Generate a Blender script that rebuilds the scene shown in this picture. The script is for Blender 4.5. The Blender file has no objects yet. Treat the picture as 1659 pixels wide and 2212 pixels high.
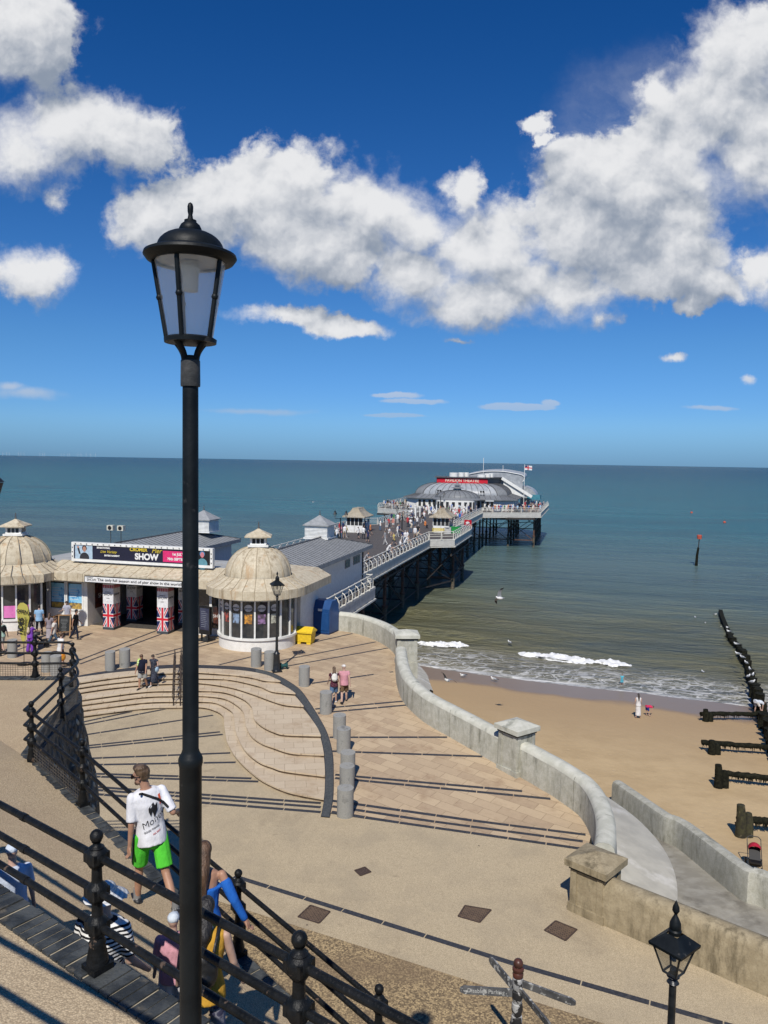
import bpy, bmesh, math, random
from math import sin, cos, pi, radians, atan2, hypot, sqrt
from mathutils import Vector, Matrix
random.seed(7)
S = bpy.context.scene
COL = S.collection
# ---------------------------------------------------------------- camera, sky, sun, exposure
CAMZ, F = 10.6, 1661.0
cd = bpy.data.cameras.new('camera'); cam = bpy.data.objects.new('camera', cd); COL.objects.link(cam)
CM = Matrix.Rotation(pi/2 + radians(-3.77), 3, 'X') @ Matrix.Rotation(radians(.93), 3, 'Z')
cam.matrix_world = Matrix.Translation((0, 0, CAMZ)) @ CM.to_4x4()
cd.sensor_fit = 'VERTICAL'; cd.sensor_height = 36; cd.lens = 36*F/2212
cd.clip_end = 200000; cd.clip_start = .1
S.camera = cam
S.view_settings.view_transform = 'Standard'; S.view_settings.look = 'None'; S.view_settings.gamma = 1
S.view_settings.exposure = 0.20
SUN_EL, SUN_DIR = radians(48), radians(10)      # height of the sun; shadows run away from the camera and 10 degrees to the right
sd = bpy.data.lights.new('sun', 'SUN'); sun = bpy.data.objects.new('sun', sd); COL.objects.link(sun)
sd.energy = 3.9; sd.angle = radians(.5); sd.color = (1, .95, .87)
sv = Vector((sin(SUN_DIR)*cos(SUN_EL), cos(SUN_DIR)*cos(SUN_EL), -sin(SUN_EL)))
sun.rotation_euler = sv.to_track_quat('-Z', 'Y').to_euler()

def ray(px, py): return CM @ Vector(((px-829.5)/F, -(py-1106)/F, -1))
def uv(px, py):
    d = ray(px, py); return d.x/d.y, d.z/d.y

class NT:
    def __init__(s, tree): s.t = tree; s.n = tree.nodes; s.l = tree.links
    def a(s, typ, ins=None, **kw):
        n = s.n.new(typ)
        for k, v in kw.items(): setattr(n, k, v)
        for k, v in (ins or {}).items(): s.set(n.inputs[k], v)
        return n
    def set(s, sock, v):
        if isinstance(v, bpy.types.NodeSocket): s.l.new(v, sock)
        else: sock.default_value = v
    def m(s, op, x, y=0.0, z=None, clamp=False):
        i = {0: x, 1: y}
        if z is not None: i[2] = z
        return s.a('ShaderNodeMath', i, operation=op, use_clamp=clamp).outputs[0]
    def mix(s, f, c1, c2, mode='MIX'):
        n = s.n.new('ShaderNodeMix'); n.data_type = 'RGBA'; n.blend_type = mode
        s.set(n.inputs[0], f); s.set(n.inputs[6], c4(c1)); s.set(n.inputs[7], c4(c2)); return n.outputs[2]
    def noise(s, vec, scale, detail=4, rough=.55, dist=0):
        i = {'Scale': scale, 'Detail': detail, 'Roughness': rough, 'Distortion': dist}
        if vec is not None: i['Vector'] = vec
        return s.a('ShaderNodeTexNoise', i).outputs[0]
    def rng(s, x, a, b, c=0., d=1., smooth=True):
        return s.a('ShaderNodeMapRange', {0: x, 1: a, 2: b, 3: c, 4: d}, interpolation_type='SMOOTHSTEP' if smooth else 'LINEAR').outputs[0]
    def sep(s, v):
        n = s.a('ShaderNodeSeparateXYZ', {0: v}); return n.outputs
    def comb(s, x, y, z=0.0): return s.a('ShaderNodeCombineXYZ', {0: x, 1: y, 2: z}).outputs[0]
    def vm(s, op, a, b=None, c=None):
        i = {0: a}
        if b is not None: i[1] = b
        if c is not None: i[2] = c
        n = s.a('ShaderNodeVectorMath', i, operation=op)
        return n.outputs['Value'] if op in ('LENGTH', 'DOT_PRODUCT', 'DISTANCE') else n.outputs[0]
def c4(c):
    return c if isinstance(c, bpy.types.NodeSocket) else (tuple(c)+(1,))[:4]

# sky with its clouds, both fixed in direction like the real ones
BLOBS = [(700,540,170,70),(1040,640,190,65),(1230,620,170,80),(1480,560,150,70),(420,440,150,105),(325,450,75,75),(560,420,150,105),(660,375,110,85),(640,500,150,95),(790,450,150,100),(890,480,110,85),
 (760,570,80,45),(900,590,120,75),(1000,410,42,62),(1010,540,140,90),(1110,520,120,95),(1000,650,140,65),(1130,600,150,85),
 (1240,490,150,125),(1360,430,150,150),(1310,370,110,75),(1460,330,150,150),(1560,230,150,160),(1610,110,150,95),(1400,180,60,50),(1640,330,110,150),
 (1480,480,110,75),(1560,620,120,48),(1640,590,60,60),(1380,600,130,65),(1320,700,55,28),(1490,660,65,28),(1165,262,50,30),(1190,290,26,30),
 (60,80,110,95),(20,30,110,90),(140,280,210,95),(60,330,130,85),(250,300,130,70),(350,258,80,26),(120,425,45,36),
 (60,590,105,68),(115,570,55,48),(610,690,115,26),(740,708,115,27),(990,738,42,16),(1465,780,48,18),(60,850,80,17),(25,835,40,14),
 (540,888,125,8),(850,853,70,8),(890,866,85,7),(850,896,70,5),(1080,878,55,8),(1140,882,60,7),(1190,872,28,12),(1530,880,60,5),(1620,825,38,22)]
w = bpy.data.worlds.new('World'); S.world = w; w.use_nodes = True
N = NT(w.node_tree); N.n.clear()
sky = N.a('ShaderNodeTexSky', sky_type='NISHITA', sun_disc=False, sun_elevation=SUN_EL, sun_rotation=pi+SUN_DIR,
          altitude=0, air_density=1.0, dust_density=.15, ozone_density=5.0)
tc = N.a('ShaderNodeTexCoord').outputs['Generated']
x, y, z = N.sep(tc)[:3]
ys = N.m('MAXIMUM', y, .06)
u = N.m('DIVIDE', x, ys); v = N.m('DIVIDE', z, ys)
UV = N.comb(u, v)
FAINT = {(1165, 262): .45, (1190, 290): .5, (990, 738): .35, (1465, 780): .45, (350, 258): .45, (120, 425): .35, (1620, 825): .55, (1320, 700): .3, (1490, 660): .25,
         (1400, 180): .25, (1190, 872): .3, (850, 853): .2, (890, 866): .2, (1560, 620): .1, (115, 570): .1}
def warp(p, octaves, amp):
    wv = N.a('ShaderNodeTexNoise', {'Vector': p, 'Scale': 8.0, 'Detail': octaves, 'Roughness': .62}).outputs['Color']
    k_ = N.rng(v, .075, .20, .18, 1)
    return N.vm('MULTIPLY_ADD', N.vm('SUBTRACT', wv, (.5, .5, .5)), N.comb(N.m('MULTIPLY', k_, amp), N.m('MULTIPLY', k_, amp*.75)), p)
def blobs(q):
    acc = None
    for bx, by, rx, ry in BLOBS:
        cu, cv = uv(bx, by); iu, iv = F/rx*.93, F/ry*.93
        L = N.vm('LENGTH', N.vm('MULTIPLY_ADD', q, (iu, iv, 0), (-cu*iu, -cv*iv, 0)))
        if (bx, by) in FAINT: L = N.m('ADD', L, FAINT[(bx, by)])
        acc = L if acc is None else N.a('ShaderNodeMath', {0: acc, 1: L, 2: .34}, operation='SMOOTH_MIN').outputs[0]
    return N.m('SUBTRACT', 1.0, acc)
q1 = warp(UV, 7, .13); q2 = warp(N.vm('ADD', UV, (-.012, .050, 0)), 2, .10)
ba1, ba2 = blobs(q1), blobs(q2)
qw = warp(UV, 5, .045)
nz1 = N.noise(qw, 12, 10, .60)
d1 = N.m('ADD', ba1, N.m('MULTIPLY', N.m('SUBTRACT', nz1, .5), 1.75))
front = N.rng(y, .05, .2)
low = N.rng(v, .03, .16)                       # small flat clouds near the horizon stay thin
softness = N.rng(N.noise(UV, 4.2, 3, .5), .36, .62, .26, .95)
alpha = N.m('DIVIDE', N.m('ADD', N.m('ADD', d1, .08), N.m('MULTIPLY', N.m('SUBTRACT', N.noise(qw, 34, 5, .6), .5), .34)), softness, clamp=True)
alpha = N.m('MULTIPLY', N.m('MULTIPLY', N.rng(alpha, 0, 1), N.m('MULTIPLY_ADD', low, .64, .34)), front)
vl = N.vm('LENGTH', N.vm('MULTIPLY_ADD', q1, (F/330, F/290, 0), (-uv(1480, 330)[0]*F/330, -uv(1480, 330)[1]*F/290, 0)))   # thin veil at the upper right
veil = N.m('MULTIPLY', N.m('MULTIPLY', N.rng(vl, .25, 1.0, 1, 0), N.rng(N.noise(q1, 6, 7, .6), .36, .66)), .62)
alpha = N.m('SUBTRACT', 1.0, N.m('MULTIPLY', N.m('SUBTRACT', 1.0, alpha), N.m('SUBTRACT', 1.0, N.m('MULTIPLY', veil, front))))
m1_, m2_ = N.noise(qw, 12, 4, .58), N.noise(N.vm('ADD', qw, (-.006, .016, 0)), 12, 4, .58)
f1_, f2_ = N.noise(qw, 30, 6, .6), N.noise(N.vm('ADD', qw, (-.0025, .006, 0)), 30, 6, .6)
lit = N.m('ADD', N.m('MULTIPLY', N.m('SUBTRACT', ba1, ba2), .95), N.m('MULTIPLY', N.m('SUBTRACT', m1_, m2_), 2.5))
lit = N.m('ADD', lit, N.m('MULTIPLY', N.m('SUBTRACT', f1_, f2_), .9))
lit = N.m('ADD', lit, N.m('MULTIPLY', N.m('SUBTRACT', N.noise(UV, 4.5, 4, .5), .5), 1.6))
shade = N.rng(lit, -.90, .86)
ccol = N.mix(shade, (.32, .38, .48), (.98, .985, 1.0))
ccol = N.mix(N.m('MULTIPLY', N.m('SUBTRACT', 1.0, low), .8), ccol, (.36, .46, .62))
hs = N.a('ShaderNodeHueSaturation', {'Color': sky.outputs[0], 'Saturation': 1.22, 'Value': .74})
tint = N.mix(N.rng(v, .16, .66), N.mix(N.rng(v, .05, .17), N.mix(N.rng(v, -.005, .06), (.25, .52, 1.12), (.44, .72, 1.18)), (.55, .80, 1.08)), (.22, .62, .95))
scol = N.mix(1.0, hs.outputs[0], tint, 'MULTIPLY')
b1 = N.a('ShaderNodeBackground', {'Color': scol, 'Strength': .10})
b2 = N.a('ShaderNodeBackground', {'Color': ccol, 'Strength': .73})
mx = N.a('ShaderNodeMixShader', {0: alpha, 1: b1.outputs[0], 2: b2.outputs[0]})
out = N.a('ShaderNodeOutputWorld'); N.l.new(mx.outputs[0], out.inputs[0])
w.cycles.sampling_method = 'MANUAL'; w.cycles.sample_map_resolution = 512
S.cycles.max_bounces = 5; S.cycles.diffuse_bounces = 2; S.cycles.glossy_bounces = 3; S.cycles.transparent_max_bounces = 10
S.cycles.use_denoising = True; S.cycles.caustics_reflective = False; S.cycles.caustics_refractive = False

# ---------------------------------------------------------------- materials
MATS = {}
def mat(name, c1, c2=None, scale=6., rough=.7, bump=0., bscale=None, lo=.35, hi=.65, spec=.4, metal=0., c3=None, s3=1.5, l3=.58, h3=.7, detail=6, stretch=None, coords='pos'):
    """two-tone noise, an optional third tone in patches, bump"""
    if name in MATS: return MATS[name]
    m = bpy.data.materials.new(name); m.use_nodes = True; n = NT(m.node_tree)
    bs = m.node_tree.nodes['Principled BSDF']
    vec = n.a('ShaderNodeNewGeometry').outputs['Position'] if coords == 'pos' else n.a('ShaderNodeTexCoord').outputs['Object']
    if stretch: vec = n.vm('MULTIPLY', vec, stretch)
    col = c4(c1)
    if c2 is not None: col = n.mix(n.rng(n.noise(vec, scale, detail), lo, hi), c1, c2)
    if c3 is not None: col = n.mix(n.rng(n.noise(vec, s3, 5, .6), l3, h3), col, c3)
    n.set(bs.inputs['Base Color'], col); bs.inputs['Roughness'].default_value = rough
    bs.inputs['Specular IOR Level'].default_value = spec; bs.inputs['Metallic'].default_value = metal
    if bump:
        b = n.a('ShaderNodeBump', {'Strength': bump, 'Distance': .02, 'Height': n.noise(vec, bscale or scale*3, 4)})
        n.l.new(b.outputs[0], bs.inputs['Normal'])
    MATS[name] = m; return m
def simple(c, rough=.6, name=None): return mat(name or 'paint_%03d_%03d_%03d' % tuple(int(k*255) for k in c[:3]), c, tuple(k*.82 for k in c[:3]), 7, rough)

def tiles(name, ca, cb, mortar, bw, bh, msize=.012, rot=0., stain=(.2, .15, .1), stf=.5, rough=.75, off=.5, speck=0, squash=1):
    m = bpy.data.materials.new(name); m.use_nodes = True; n = NT(m.node_tree); bs = m.node_tree.nodes['Principled BSDF']
    p = n.a('ShaderNodeNewGeometry').outputs['Position']
    vr = n.a('ShaderNodeVectorRotate', {'Vector': p, 'Angle': rot}, rotation_type='Z_AXIS').outputs[0]
    br = n.a('ShaderNodeTexBrick', {'Vector': vr, 'Color1': c4(ca), 'Color2': c4(cb), 'Mortar': c4(mortar), 'Scale': 1.0, 'Mortar Size': msize,
            'Brick Width': bw, 'Row Height': bh, 'Bias': 0.0, 'Mortar Smooth': .3}, offset=off, squash=squash)
    col = n.mix(n.rng(n.noise(p, 1.1, 6, .65), .5, .72, 0, stf), br.outputs[0], stain)
    col = n.mix(n.rng(n.noise(p, 5, 5, .6), .35, .7, 0, .35), col, ca)
    col = n.mix(n.rng(n.noise(p, 60, 3), .4, .7, 0, .18), col, (.05, .04, .03))
    n.set(bs.inputs['Base Color'], col); bs.inputs['Roughness'].default_value = rough; bs.inputs['Specular IOR Level'].default_value = .3
    b = n.a('ShaderNodeBump', {'Strength': .35, 'Distance': .01, 'Height': n.m('ADD', br.outputs[1], n.m('MULTIPLY', n.noise(p, 40, 4), -.6))}, invert=True)
    n.l.new(b.outputs[0], bs.inputs['Normal']); MATS[name] = m; return m

def aggregate(name, light, dark, sc, patch, amt=.5, rough=.85, stains=False):
    m = bpy.data.materials.new(name); m.use_nodes = True; n = NT(m.node_tree); bs = m.node_tree.nodes['Principled BSDF']
    p = n.a('ShaderNodeNewGeometry').outputs['Position']
    vo = n.a('ShaderNodeTexVoronoi', {'Vector': p, 'Scale': sc})
    g = n.sep(vo.outputs['Color'])[0]
    col = n.mix(n.rng(g, .15, .85, smooth=False), dark, light)
    col = n.mix(n.rng(n.noise(p, .8, 6, .65), .42, .7, 0, amt), col, patch)
    col = n.mix(n.rng(n.noise(p, 3.5, 5, .7), .55, .75, 0, .45), col, dark)
    if stains:      # old damp patches, drips and trodden-in gum
        col = n.mix(n.rng(n.noise(n.vm('MULTIPLY', p, (1, .6, 1)), .35, 7, .72), .52, .66, 0, .38), col, (.27, .215, .145))
        col = n.mix(n.rng(n.noise(p, 1.7, 6, .7), .62, .72, 0, .4), col, (.21, .165, .11))
        sp_ = n.a('ShaderNodeTexVoronoi', {'Vector': p, 'Scale': 1.3}); col = n.mix(n.m('MULTIPLY', n.rng(sp_.outputs['Distance'], .025, .05, 1, 0), n.rng(n.sep(sp_.outputs['Color'])[0], .6, .7)), col, (.12, .095, .07))
    col = n.mix(n.rng(vo.outputs['Distance'], .3, .75, 0, .35), col, tuple(k*.35 for k in dark))
    n.set(bs.inputs['Base Color'], col); bs.inputs['Roughness'].default_value = rough; bs.inputs['Specular IOR Level'].default_value = .25
    b = n.a('ShaderNodeBump', {'Strength': .5, 'Distance': .008, 'Height': vo.outputs['Distance']}, invert=True)
    n.l.new(b.outputs[0], bs.inputs['Normal']); MATS[name] = m; return m

def streaky(name, base, light, dark, amt=.7, sx=3.0, rough=.85, low=.46, high=.66, c4_=None):
    """weathered surface with stains running down it"""
    m = bpy.data.materials.new(name); m.use_nodes = True; n = NT(m.node_tree); bs = m.node_tree.nodes['Principled BSDF']
    p = n.a('ShaderNodeNewGeometry').outputs['Position']
    q = n.vm('MULTIPLY', p, (sx, sx, .35))
    col = n.mix(n.rng(n.noise(p, 4, 6, .65), .35, .65), base, light)
    col = n.mix(n.m('MULTIPLY', n.rng(n.noise(q, 1.6, 8, .68), low, high), n.rng(n.noise(p, .45, 3), .38, .6, .25, amt)), col, dark)
    if c4_: col = n.mix(n.rng(n.noise(q, .9, 6, .6), .56, .7, 0, .75), col, c4_)
    col = n.mix(n.rng(n.noise(p, 22, 4, .6), .45, .75, 0, .3), col, dark)
    n.set(bs.inputs['Base Color'], col); bs.inputs['Roughness'].default_value = rough; bs.inputs['Specular IOR Level'].default_value = .25
    b = n.a('ShaderNodeBump', {'Strength': .3, 'Distance': .02, 'Height': n.noise(p, 25, 5)}); n.l.new(b.outputs[0], bs.inputs['Normal'])
    MATS[name] = m; return m

IRON = mat('black_iron', (.011, .013, .015), (.022, .024, .026), 9, .34, .12, 60, c3=(.05, .03, .02), s3=6, l3=.66, h3=.76, spec=.5)
IRONOLD = mat('peeling_black_iron', (.005, .0058, .0062), (.011, .0115, .012), 14, .46, .35, 40, c3=(.10, .07, .052), s3=11, l3=.645, h3=.69, spec=.22)
TAN = aggregate('tan_resin_gravel', (.58, .475, .315), (.46, .37, .24), 55, (.42, .345, .235), .7, stains=True)
TANC = aggregate('tan_path_gravel', (.58, .455, .29), (.44, .335, .21), 70, (.43, .32, .205), .55)
NEARG = aggregate('near_path_gravel', (.58, .46, .30), (.42, .325, .21), 75, (.40, .31, .20), .5)
BROWNAG = aggregate('brown_road_aggregate', (.50, .37, .20), (.17, .125, .075), 26, (.24, .17, .10), .8)
PAVE = tiles('sandstone_paving', (.54, .415, .27), (.40, .295, .195), (.25, .18, .11), .92, .46, .010, radians(35), (.33, .225, .14), .8)
STEPST = tiles('step_stone', (.61, .505, .365), (.52, .415, .29), (.32, .24, .16), .75, .6, .010, radians(-8), (.40, .29, .185), .75)
SLATE = mat('slate_strip', (.030, .032, .038), (.05, .052, .06), 12, .6, .2, 60, c3=(.10, .09, .075), s3=3, l3=.62, h3=.75)
COPING = mat('slate_coping', (.024, .027, .028), (.075, .08, .078), 5, .6, .5, 40, c3=(.12, .105, .08), s3=4, l3=.6, h3=.72)
MORTAR = mat('mortar', (.46, .40, .29), (.34, .29, .20), 20, .9)
CONC = streaky('stained_concrete', (.40, .39, .32), (.50, .49, .42), (.12, .12, .09), .85, 1.7, .85, .47, .72)
CONCTOP = mat('wall_top_concrete', (.47, .465, .39), (.58, .57, .49), 3, .85, .3, 30, c3=(.30, .30, .25), s3=1.6)
CONCBR = streaky('old_brown_concrete', (.30, .245, .155), (.38, .315, .205), (.10, .082, .05), .85, 1.6)
RAMPC = mat('ramp_concrete', (.27, .25, .205), (.34, .32, .27), 2, .85, .25, 30, c3=(.18, .165, .135), s3=.9, l3=.5, h3=.7)
GRAN = mat('grey_granite', (.22, .22, .205), (.34, .335, .31), 70, .75, .1, 90, c3=(.17, .17, .16), s3=2.5)
WHITE = mat('white_paint', (.80, .80, .77), (.70, .70, .66), 3, .55, c3=(.58, .54, .46), s3=1.3, l3=.6, h3=.8)
WHITEW = streaky('white_render', (.72, .71, .67), (.80, .79, .75), (.42, .38, .30), .5, 2.5, .7, .55, .8)
OFFW = mat('aged_white_rail', (.74, .72, .66), (.62, .59, .50), 5, .5, c3=(.42, .30, .17), s3=2.3, l3=.64, h3=.75)
LEAD = streaky('cream_sheet_roof', (.51, .44, .315), (.62, .55, .41), (.25, .185, .11), .9, 2.6, .6, .46, .68, (.46, .30, .16))
GREYROOF = streaky('grey_sheet_roof', (.27, .285, .29), (.35, .36, .365), (.17, .17, .17), .5, 1.5, .5)
DKROOF = mat('dark_roof', (.07, .075, .08), (.10, .105, .11), 4, .6)
SEAMM = mat('roof_seam', (.05, .055, .06), (.09, .09, .095), 5, .6)
SEAML = mat('cream_seam', (.42, .35, .24), (.34, .28, .19), 5, .6)
GLASSD = mat('window_glass', (.022, .026, .03), (.05, .052, .052), 2, .08, spec=.7, c3=(.12, .11, .09), s3=1.8, l3=.6, h3=.8)
WOODDECK = tiles('deck_boards', (.125, .112, .105), (.10, .09, .085), (.03, .028, .026), 40., .16, .02, radians(-14)*-1, (.09, .08, .075), .5, .8)
RUST = mat('rusty_steel', (.06, .042, .034), (.14, .07, .045), 2.5, .8, .4, 14, c3=(.17, .07, .035), s3=.9, l3=.6, h3=.78)
DARKST = mat('dark_steel', (.024, .022, .022), (.05, .042, .036), 3, .75)
BARN = mat('barnacled_steel', (.15, .125, .09), (.08, .065, .045), 6, .9, .6, 20)
TIMB = mat('weedy_timber', (.007, .0075, .005), (.018, .018, .011), 7, .9, 1.0, 9, c3=(.045, .042, .02), s3=3.5, l3=.62, h3=.75, spec=.12)
TIMBG = mat('green_timber', (.045, .043, .018), (.022, .020, .012), 6, .85, .9, 14, c3=(.14, .12, .07), s3=4)
SKIN = mat('skin', (.50, .33, .255), (.45, .285, .215), 9, .5, spec=.35)
SKINT = mat('tanned_skin', (.42, .235, .155), (.36, .195, .125), 9, .5, spec=.35)
RED = simple((.60, .012, .03), .5, 'red_paint'); BLACK = simple((.012, .012, .013), .5, 'black_plastic')
NAVY = simple((.012, .013, .035), .6, 'navy_board'); YEL = simple((.80, .55, .03), .5, 'yellow_plastic'); PINK = simple((.72, .03, .17), .6, 'pink_board')
LETW = simple((.82, .82, .80), .6, 'white_lettering'); LETY = simple((.75, .58, .05), .6, 'yellow_lettering'); LETK = simple((.015, .015, .018), .6, 'black_lettering')

# ---------------------------------------------------------------- mesh building
class MB:
    def __init__(s): s.v = []; s.f = []; s.mi = []; s.cur = 0
    def add(s, vs, fs):
        o = len(s.v); s.v += [tuple(v) for v in vs]
        for f in fs: s.f.append([i+o for i in f]); s.mi.append(s.cur)
        return s
    def box(s, x0, x1, y0, y1, z0, z1):
        return s.add([(x0,y0,z0),(x1,y0,z0),(x1,y1,z0),(x0,y1,z0),(x0,y0,z1),(x1,y0,z1),(x1,y1,z1),(x0,y1,z1)],
                     [(0,3,2,1),(4,5,6,7),(0,1,5,4),(1,2,6,5),(2,3,7,6),(3,0,4,7)])
    def bar(s, a, b, w, h=None, up=(0, 0, 1)):
        a, b = Vector(a), Vector(b); h = h or w; d = (b-a).normalized(); u = Vector(up)
        r = d.cross(u)
        if r.length < 1e-4: r = d.cross(Vector((0, 1, 0)))
        r.normalize(); u = r.cross(d).normalized(); r *= w/2; u *= h/2
        return s.add([a-r-u, a+r-u, a+r+u, a-r+u, b-r-u, b+r-u, b+r+u, b-r+u], [(0,1,2,3),(7,6,5,4),(4,5,1,0),(5,6,2,1),(6,7,3,2),(7,4,0,3)])
    def tube(s, pts, r, n=8, cap=True):
        pts = [Vector(p) for p in pts]; rs = r if isinstance(r, (list, tuple)) else [r]*len(pts)
        o = len(s.v); prev = None
        for i, p in enumerate(pts):
            d = (pts[min(i+1, len(pts)-1)]-pts[max(i-1, 0)])
            if d.length < 1e-9: d = Vector((0, 0, 1))
            d.normalize()
            if prev is None: a = d.cross(Vector((0, 0, 1)) if abs(d.z) < .9 else Vector((0, 1, 0)))
            else: a = prev - d*prev.dot(d)
            a.normalize(); prev = a; b = d.cross(a)
            for k in range(n):
                t = 2*pi*k/n; s.v.append(tuple(p+(a*cos(t)+b*sin(t))*rs[i]))
        for i in range(len(pts)-1):
            for k in range(n): s.f.append([o+i*n+k, o+i*n+(k+1) % n, o+(i+1)*n+(k+1) % n, o+(i+1)*n+k]); s.mi.append(s.cur)
        if cap:
            s.f.append([o+k for k in range(n)][::-1]); s.mi.append(s.cur)
            s.f.append([o+(len(pts)-1)*n+k for k in range(n)]); s.mi.append(s.cur)
        return s
    def lathe(s, prof, n=24, c=(0, 0, 0), a0=0., a1=2*pi, cap=True):
        o = len(s.v); full = abs(a1-a0-2*pi) < 1e-6; m = n if full else n+1
        for r, z in prof:
            for k in range(m):
                t = a0+(a1-a0)*k/n; s.v.append((c[0]+r*cos(t), c[1]+r*sin(t), c[2]+z))
        for i in range(len(prof)-1):
            for k in range(n):
                k2 = (k+1) % m; s.f.append([o+i*m+k, o+i*m+k2, o+(i+1)*m+k2, o+(i+1)*m+k]); s.mi.append(s.cur)
        if cap and full:
            s.f.append([o+k for k in range(m)][::-1]); s.mi.append(s.cur)
            s.f.append([o+(len(prof)-1)*m+k for k in range(m)]); s.mi.append(s.cur)
        return s
    def ball(s, c, r, n=14, sz=(1, 1, 1)):
        pr = [(max(1e-4, sin(pi*i/(n//2))*1.0), -cos(pi*i/(n//2))) for i in range(n//2+1)]
        o = len(s.v); s.lathe(pr, n)
        for i in range(o, len(s.v)):
            v = s.v[i]; s.v[i] = (c[0]+v[0]*r*sz[0], c[1]+v[1]*r*sz[1], c[2]+v[2]*r*sz[2])
        return s
    def prism(s, poly, z0, z1):
        """poly = [(x, y)]; z0, z1 numbers or functions of x, y"""
        f0 = z0 if callable(z0) else (lambda x, y: z0); f1 = z1 if callable(z1) else (lambda x, y: z1)
        n = len(poly); o = len(s.v)
        s.v += [(x, y, f0(x, y)) for x, y in poly] + [(x, y, f1(x, y)) for x, y in poly]
        s.f.append([o+i for i in range(n)][::-1]); s.f.append([o+n+i for i in range(n)]); s.mi += [s.cur]*2
        for i in range(n):
            j = (i+1) % n; s.f.append([o+i, o+j, o+n+j, o+n+i]); s.mi.append(s.cur)
        return s
    def sweep(s, path, prof, closed=False, up=False):
        """prof = [(offset to the left of the path, height)], path = [(x, y, z)]"""
        n = len(prof); o = len(s.v); P_ = [Vector(p) for p in path]
        for i, p in enumerate(P_):
            d = P_[min(i+1, len(P_)-1)]-P_[max(i-1, 0)]; d.z = 0; d.normalize(); l = Vector((-d.y, d.x, 0))
            for a, h in prof: s.v.append(tuple(p+l*a+Vector((0, 0, h))))
        for i in range(len(P_)-1):
            for k in range(n if closed else n-1):
                k2 = (k+1) % n; s.f.append([o+i*n+k, o+(i+1)*n+k, o+(i+1)*n+k2, o+i*n+k2]); s.mi.append(s.cur)
        if closed:
            s.f.append([o+k for k in range(n)]); s.f.append([o+(len(P_)-1)*n+k for k in range(n)][::-1]); s.mi += [s.cur]*2
        return s
    def build(s, name, mats, parent=None, smooth=None, fix=True):
        me = bpy.data.meshes.new(name); me.from_pydata(s.v, [], s.f)
        mats = mats if isinstance(mats, (list, tuple)) else [mats]
        for m in mats: me.materials.append(m)
        me.polygons.foreach_set('material_index', s.mi)
        if fix:
            bm = bmesh.new(); bm.from_mesh(me); bmesh.ops.recalc_face_normals(bm, faces=bm.faces); bm.to_mesh(me); bm.free()
        if smooth: me.shade_smooth(); me.set_sharp_from_angle(angle=radians(smooth))
        me.update()
        o = bpy.data.objects.new(name, me); COL.objects.link(o)
        if parent: o.parent = parent
        return o
def tag(o, label=None, cat=None, group=None, kind=None):
    if label: o['label'] = label
    if cat: o['category'] = cat
    if group: o['group'] = group
    if kind: o['kind'] = kind
    return o
def thing(name, label, cat, loc=(0, 0, 0), rz=0., group=None):
    o = bpy.data.objects.new(name, None); COL.objects.link(o); o.location = loc; o.rotation_euler = (0, 0, rz); o.empty_display_size = .3
    return tag(o, label, cat, group)
def dup(root, loc, rz=0., label=None, group=None, scale=None):
    r = root.copy(); COL.objects.link(r); r.location = loc; r.rotation_euler = (0, 0, rz)
    if scale: r.scale = (scale,)*3
    if label: r['label'] = label
    if group: r['group'] = group
    for ch in list(root.children):
        c = ch.copy(); COL.objects.link(c); c.parent = r
        for g in list(ch.children):
            d = g.copy(); COL.objects.link(d); d.parent = c
    return r
def text(txt, size, m, parent, loc, rot=(pi/2, 0, 0), align='CENTER', name='lettering', bold=0., shear=0., wide=1., parent_name=None):
    c = bpy.data.curves.new('t', 'FONT'); c.body = txt; c.size = size; c.align_x = align; c.align_y = 'CENTER'; c.extrude = .004; c.offset = bold; c.shear = shear
    o = bpy.data.objects.new('t', c); COL.objects.link(o)
    me = bpy.data.meshes.new_from_object(o.evaluated_get(bpy.context.evaluated_depsgraph_get()))
    bpy.data.objects.remove(o); bpy.data.curves.remove(c)
    me.materials.clear(); me.materials.append(m); me.name = name
    o = bpy.data.objects.new(name, me); COL.objects.link(o); o.parent = parent; o.location = loc; o.rotation_euler = rot; o.scale = (wide, 1, 1)
    return o
# ---------------------------------------------------------------- where things stand
def at(px, py, z=0.):
    """point of the level z seen at this pixel of the survey photograph"""
    d = ray(px, py); t = (z-CAMZ)/d.z; return Vector((d.x*t, d.y*t, z))
def zp(y): return max(-1., min(0., -(38.0-y)/13.8))          # plaza falls from the pier to the promenade
def plaza(px, py):
    z_ = 0.
    for i in range(40):
        p = at(px, py, z_); z_ = .5*z_+.5*zp(p.y)
    return Vector((p.x, p.y, zp(p.y)))
SEA = -7.8
def zb(y): return max(-12., -5.0-(y-32)*.0933)
def beach(px, py):
    z_ = -6.
    for i in range(60):
        p = at(px, py, z_); z_ = .5*z_+.5*zb(p.y)
    return Vector((p.x, p.y, zb(p.y)))
TH = radians(14); PO = Vector((-14.9, 46.7, 0))
def L(t, s, z=0.): return Vector((PO.x+t*cos(TH)+s*sin(TH), PO.y-t*sin(TH)+s*cos(TH), z))
def loc_ts(p): d = p-PO; return d.x*cos(TH)-d.y*sin(TH), d.x*sin(TH)+d.y*cos(TH)
def smoothpath(pts, n=6):
    P_ = [Vector(p) for p in pts]; out = []
    for i in range(len(P_)-1):
        p0 = P_[max(i-1, 0)]; p1 = P_[i]; p2 = P_[i+1]; p3 = P_[min(i+2, len(P_)-1)]
        for k in range(n):
            t = k/n; out.append(.5*((2*p1)+(p2-p0)*t+(2*p0-5*p1+4*p2-p3)*t*t+(3*p1-p0-3*p2+p3)*t**3))
    out.append(P_[-1]); return out
def struct(o): return tag(o, kind='structure')
from mathutils import geometry, noise as mnoise
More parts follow.
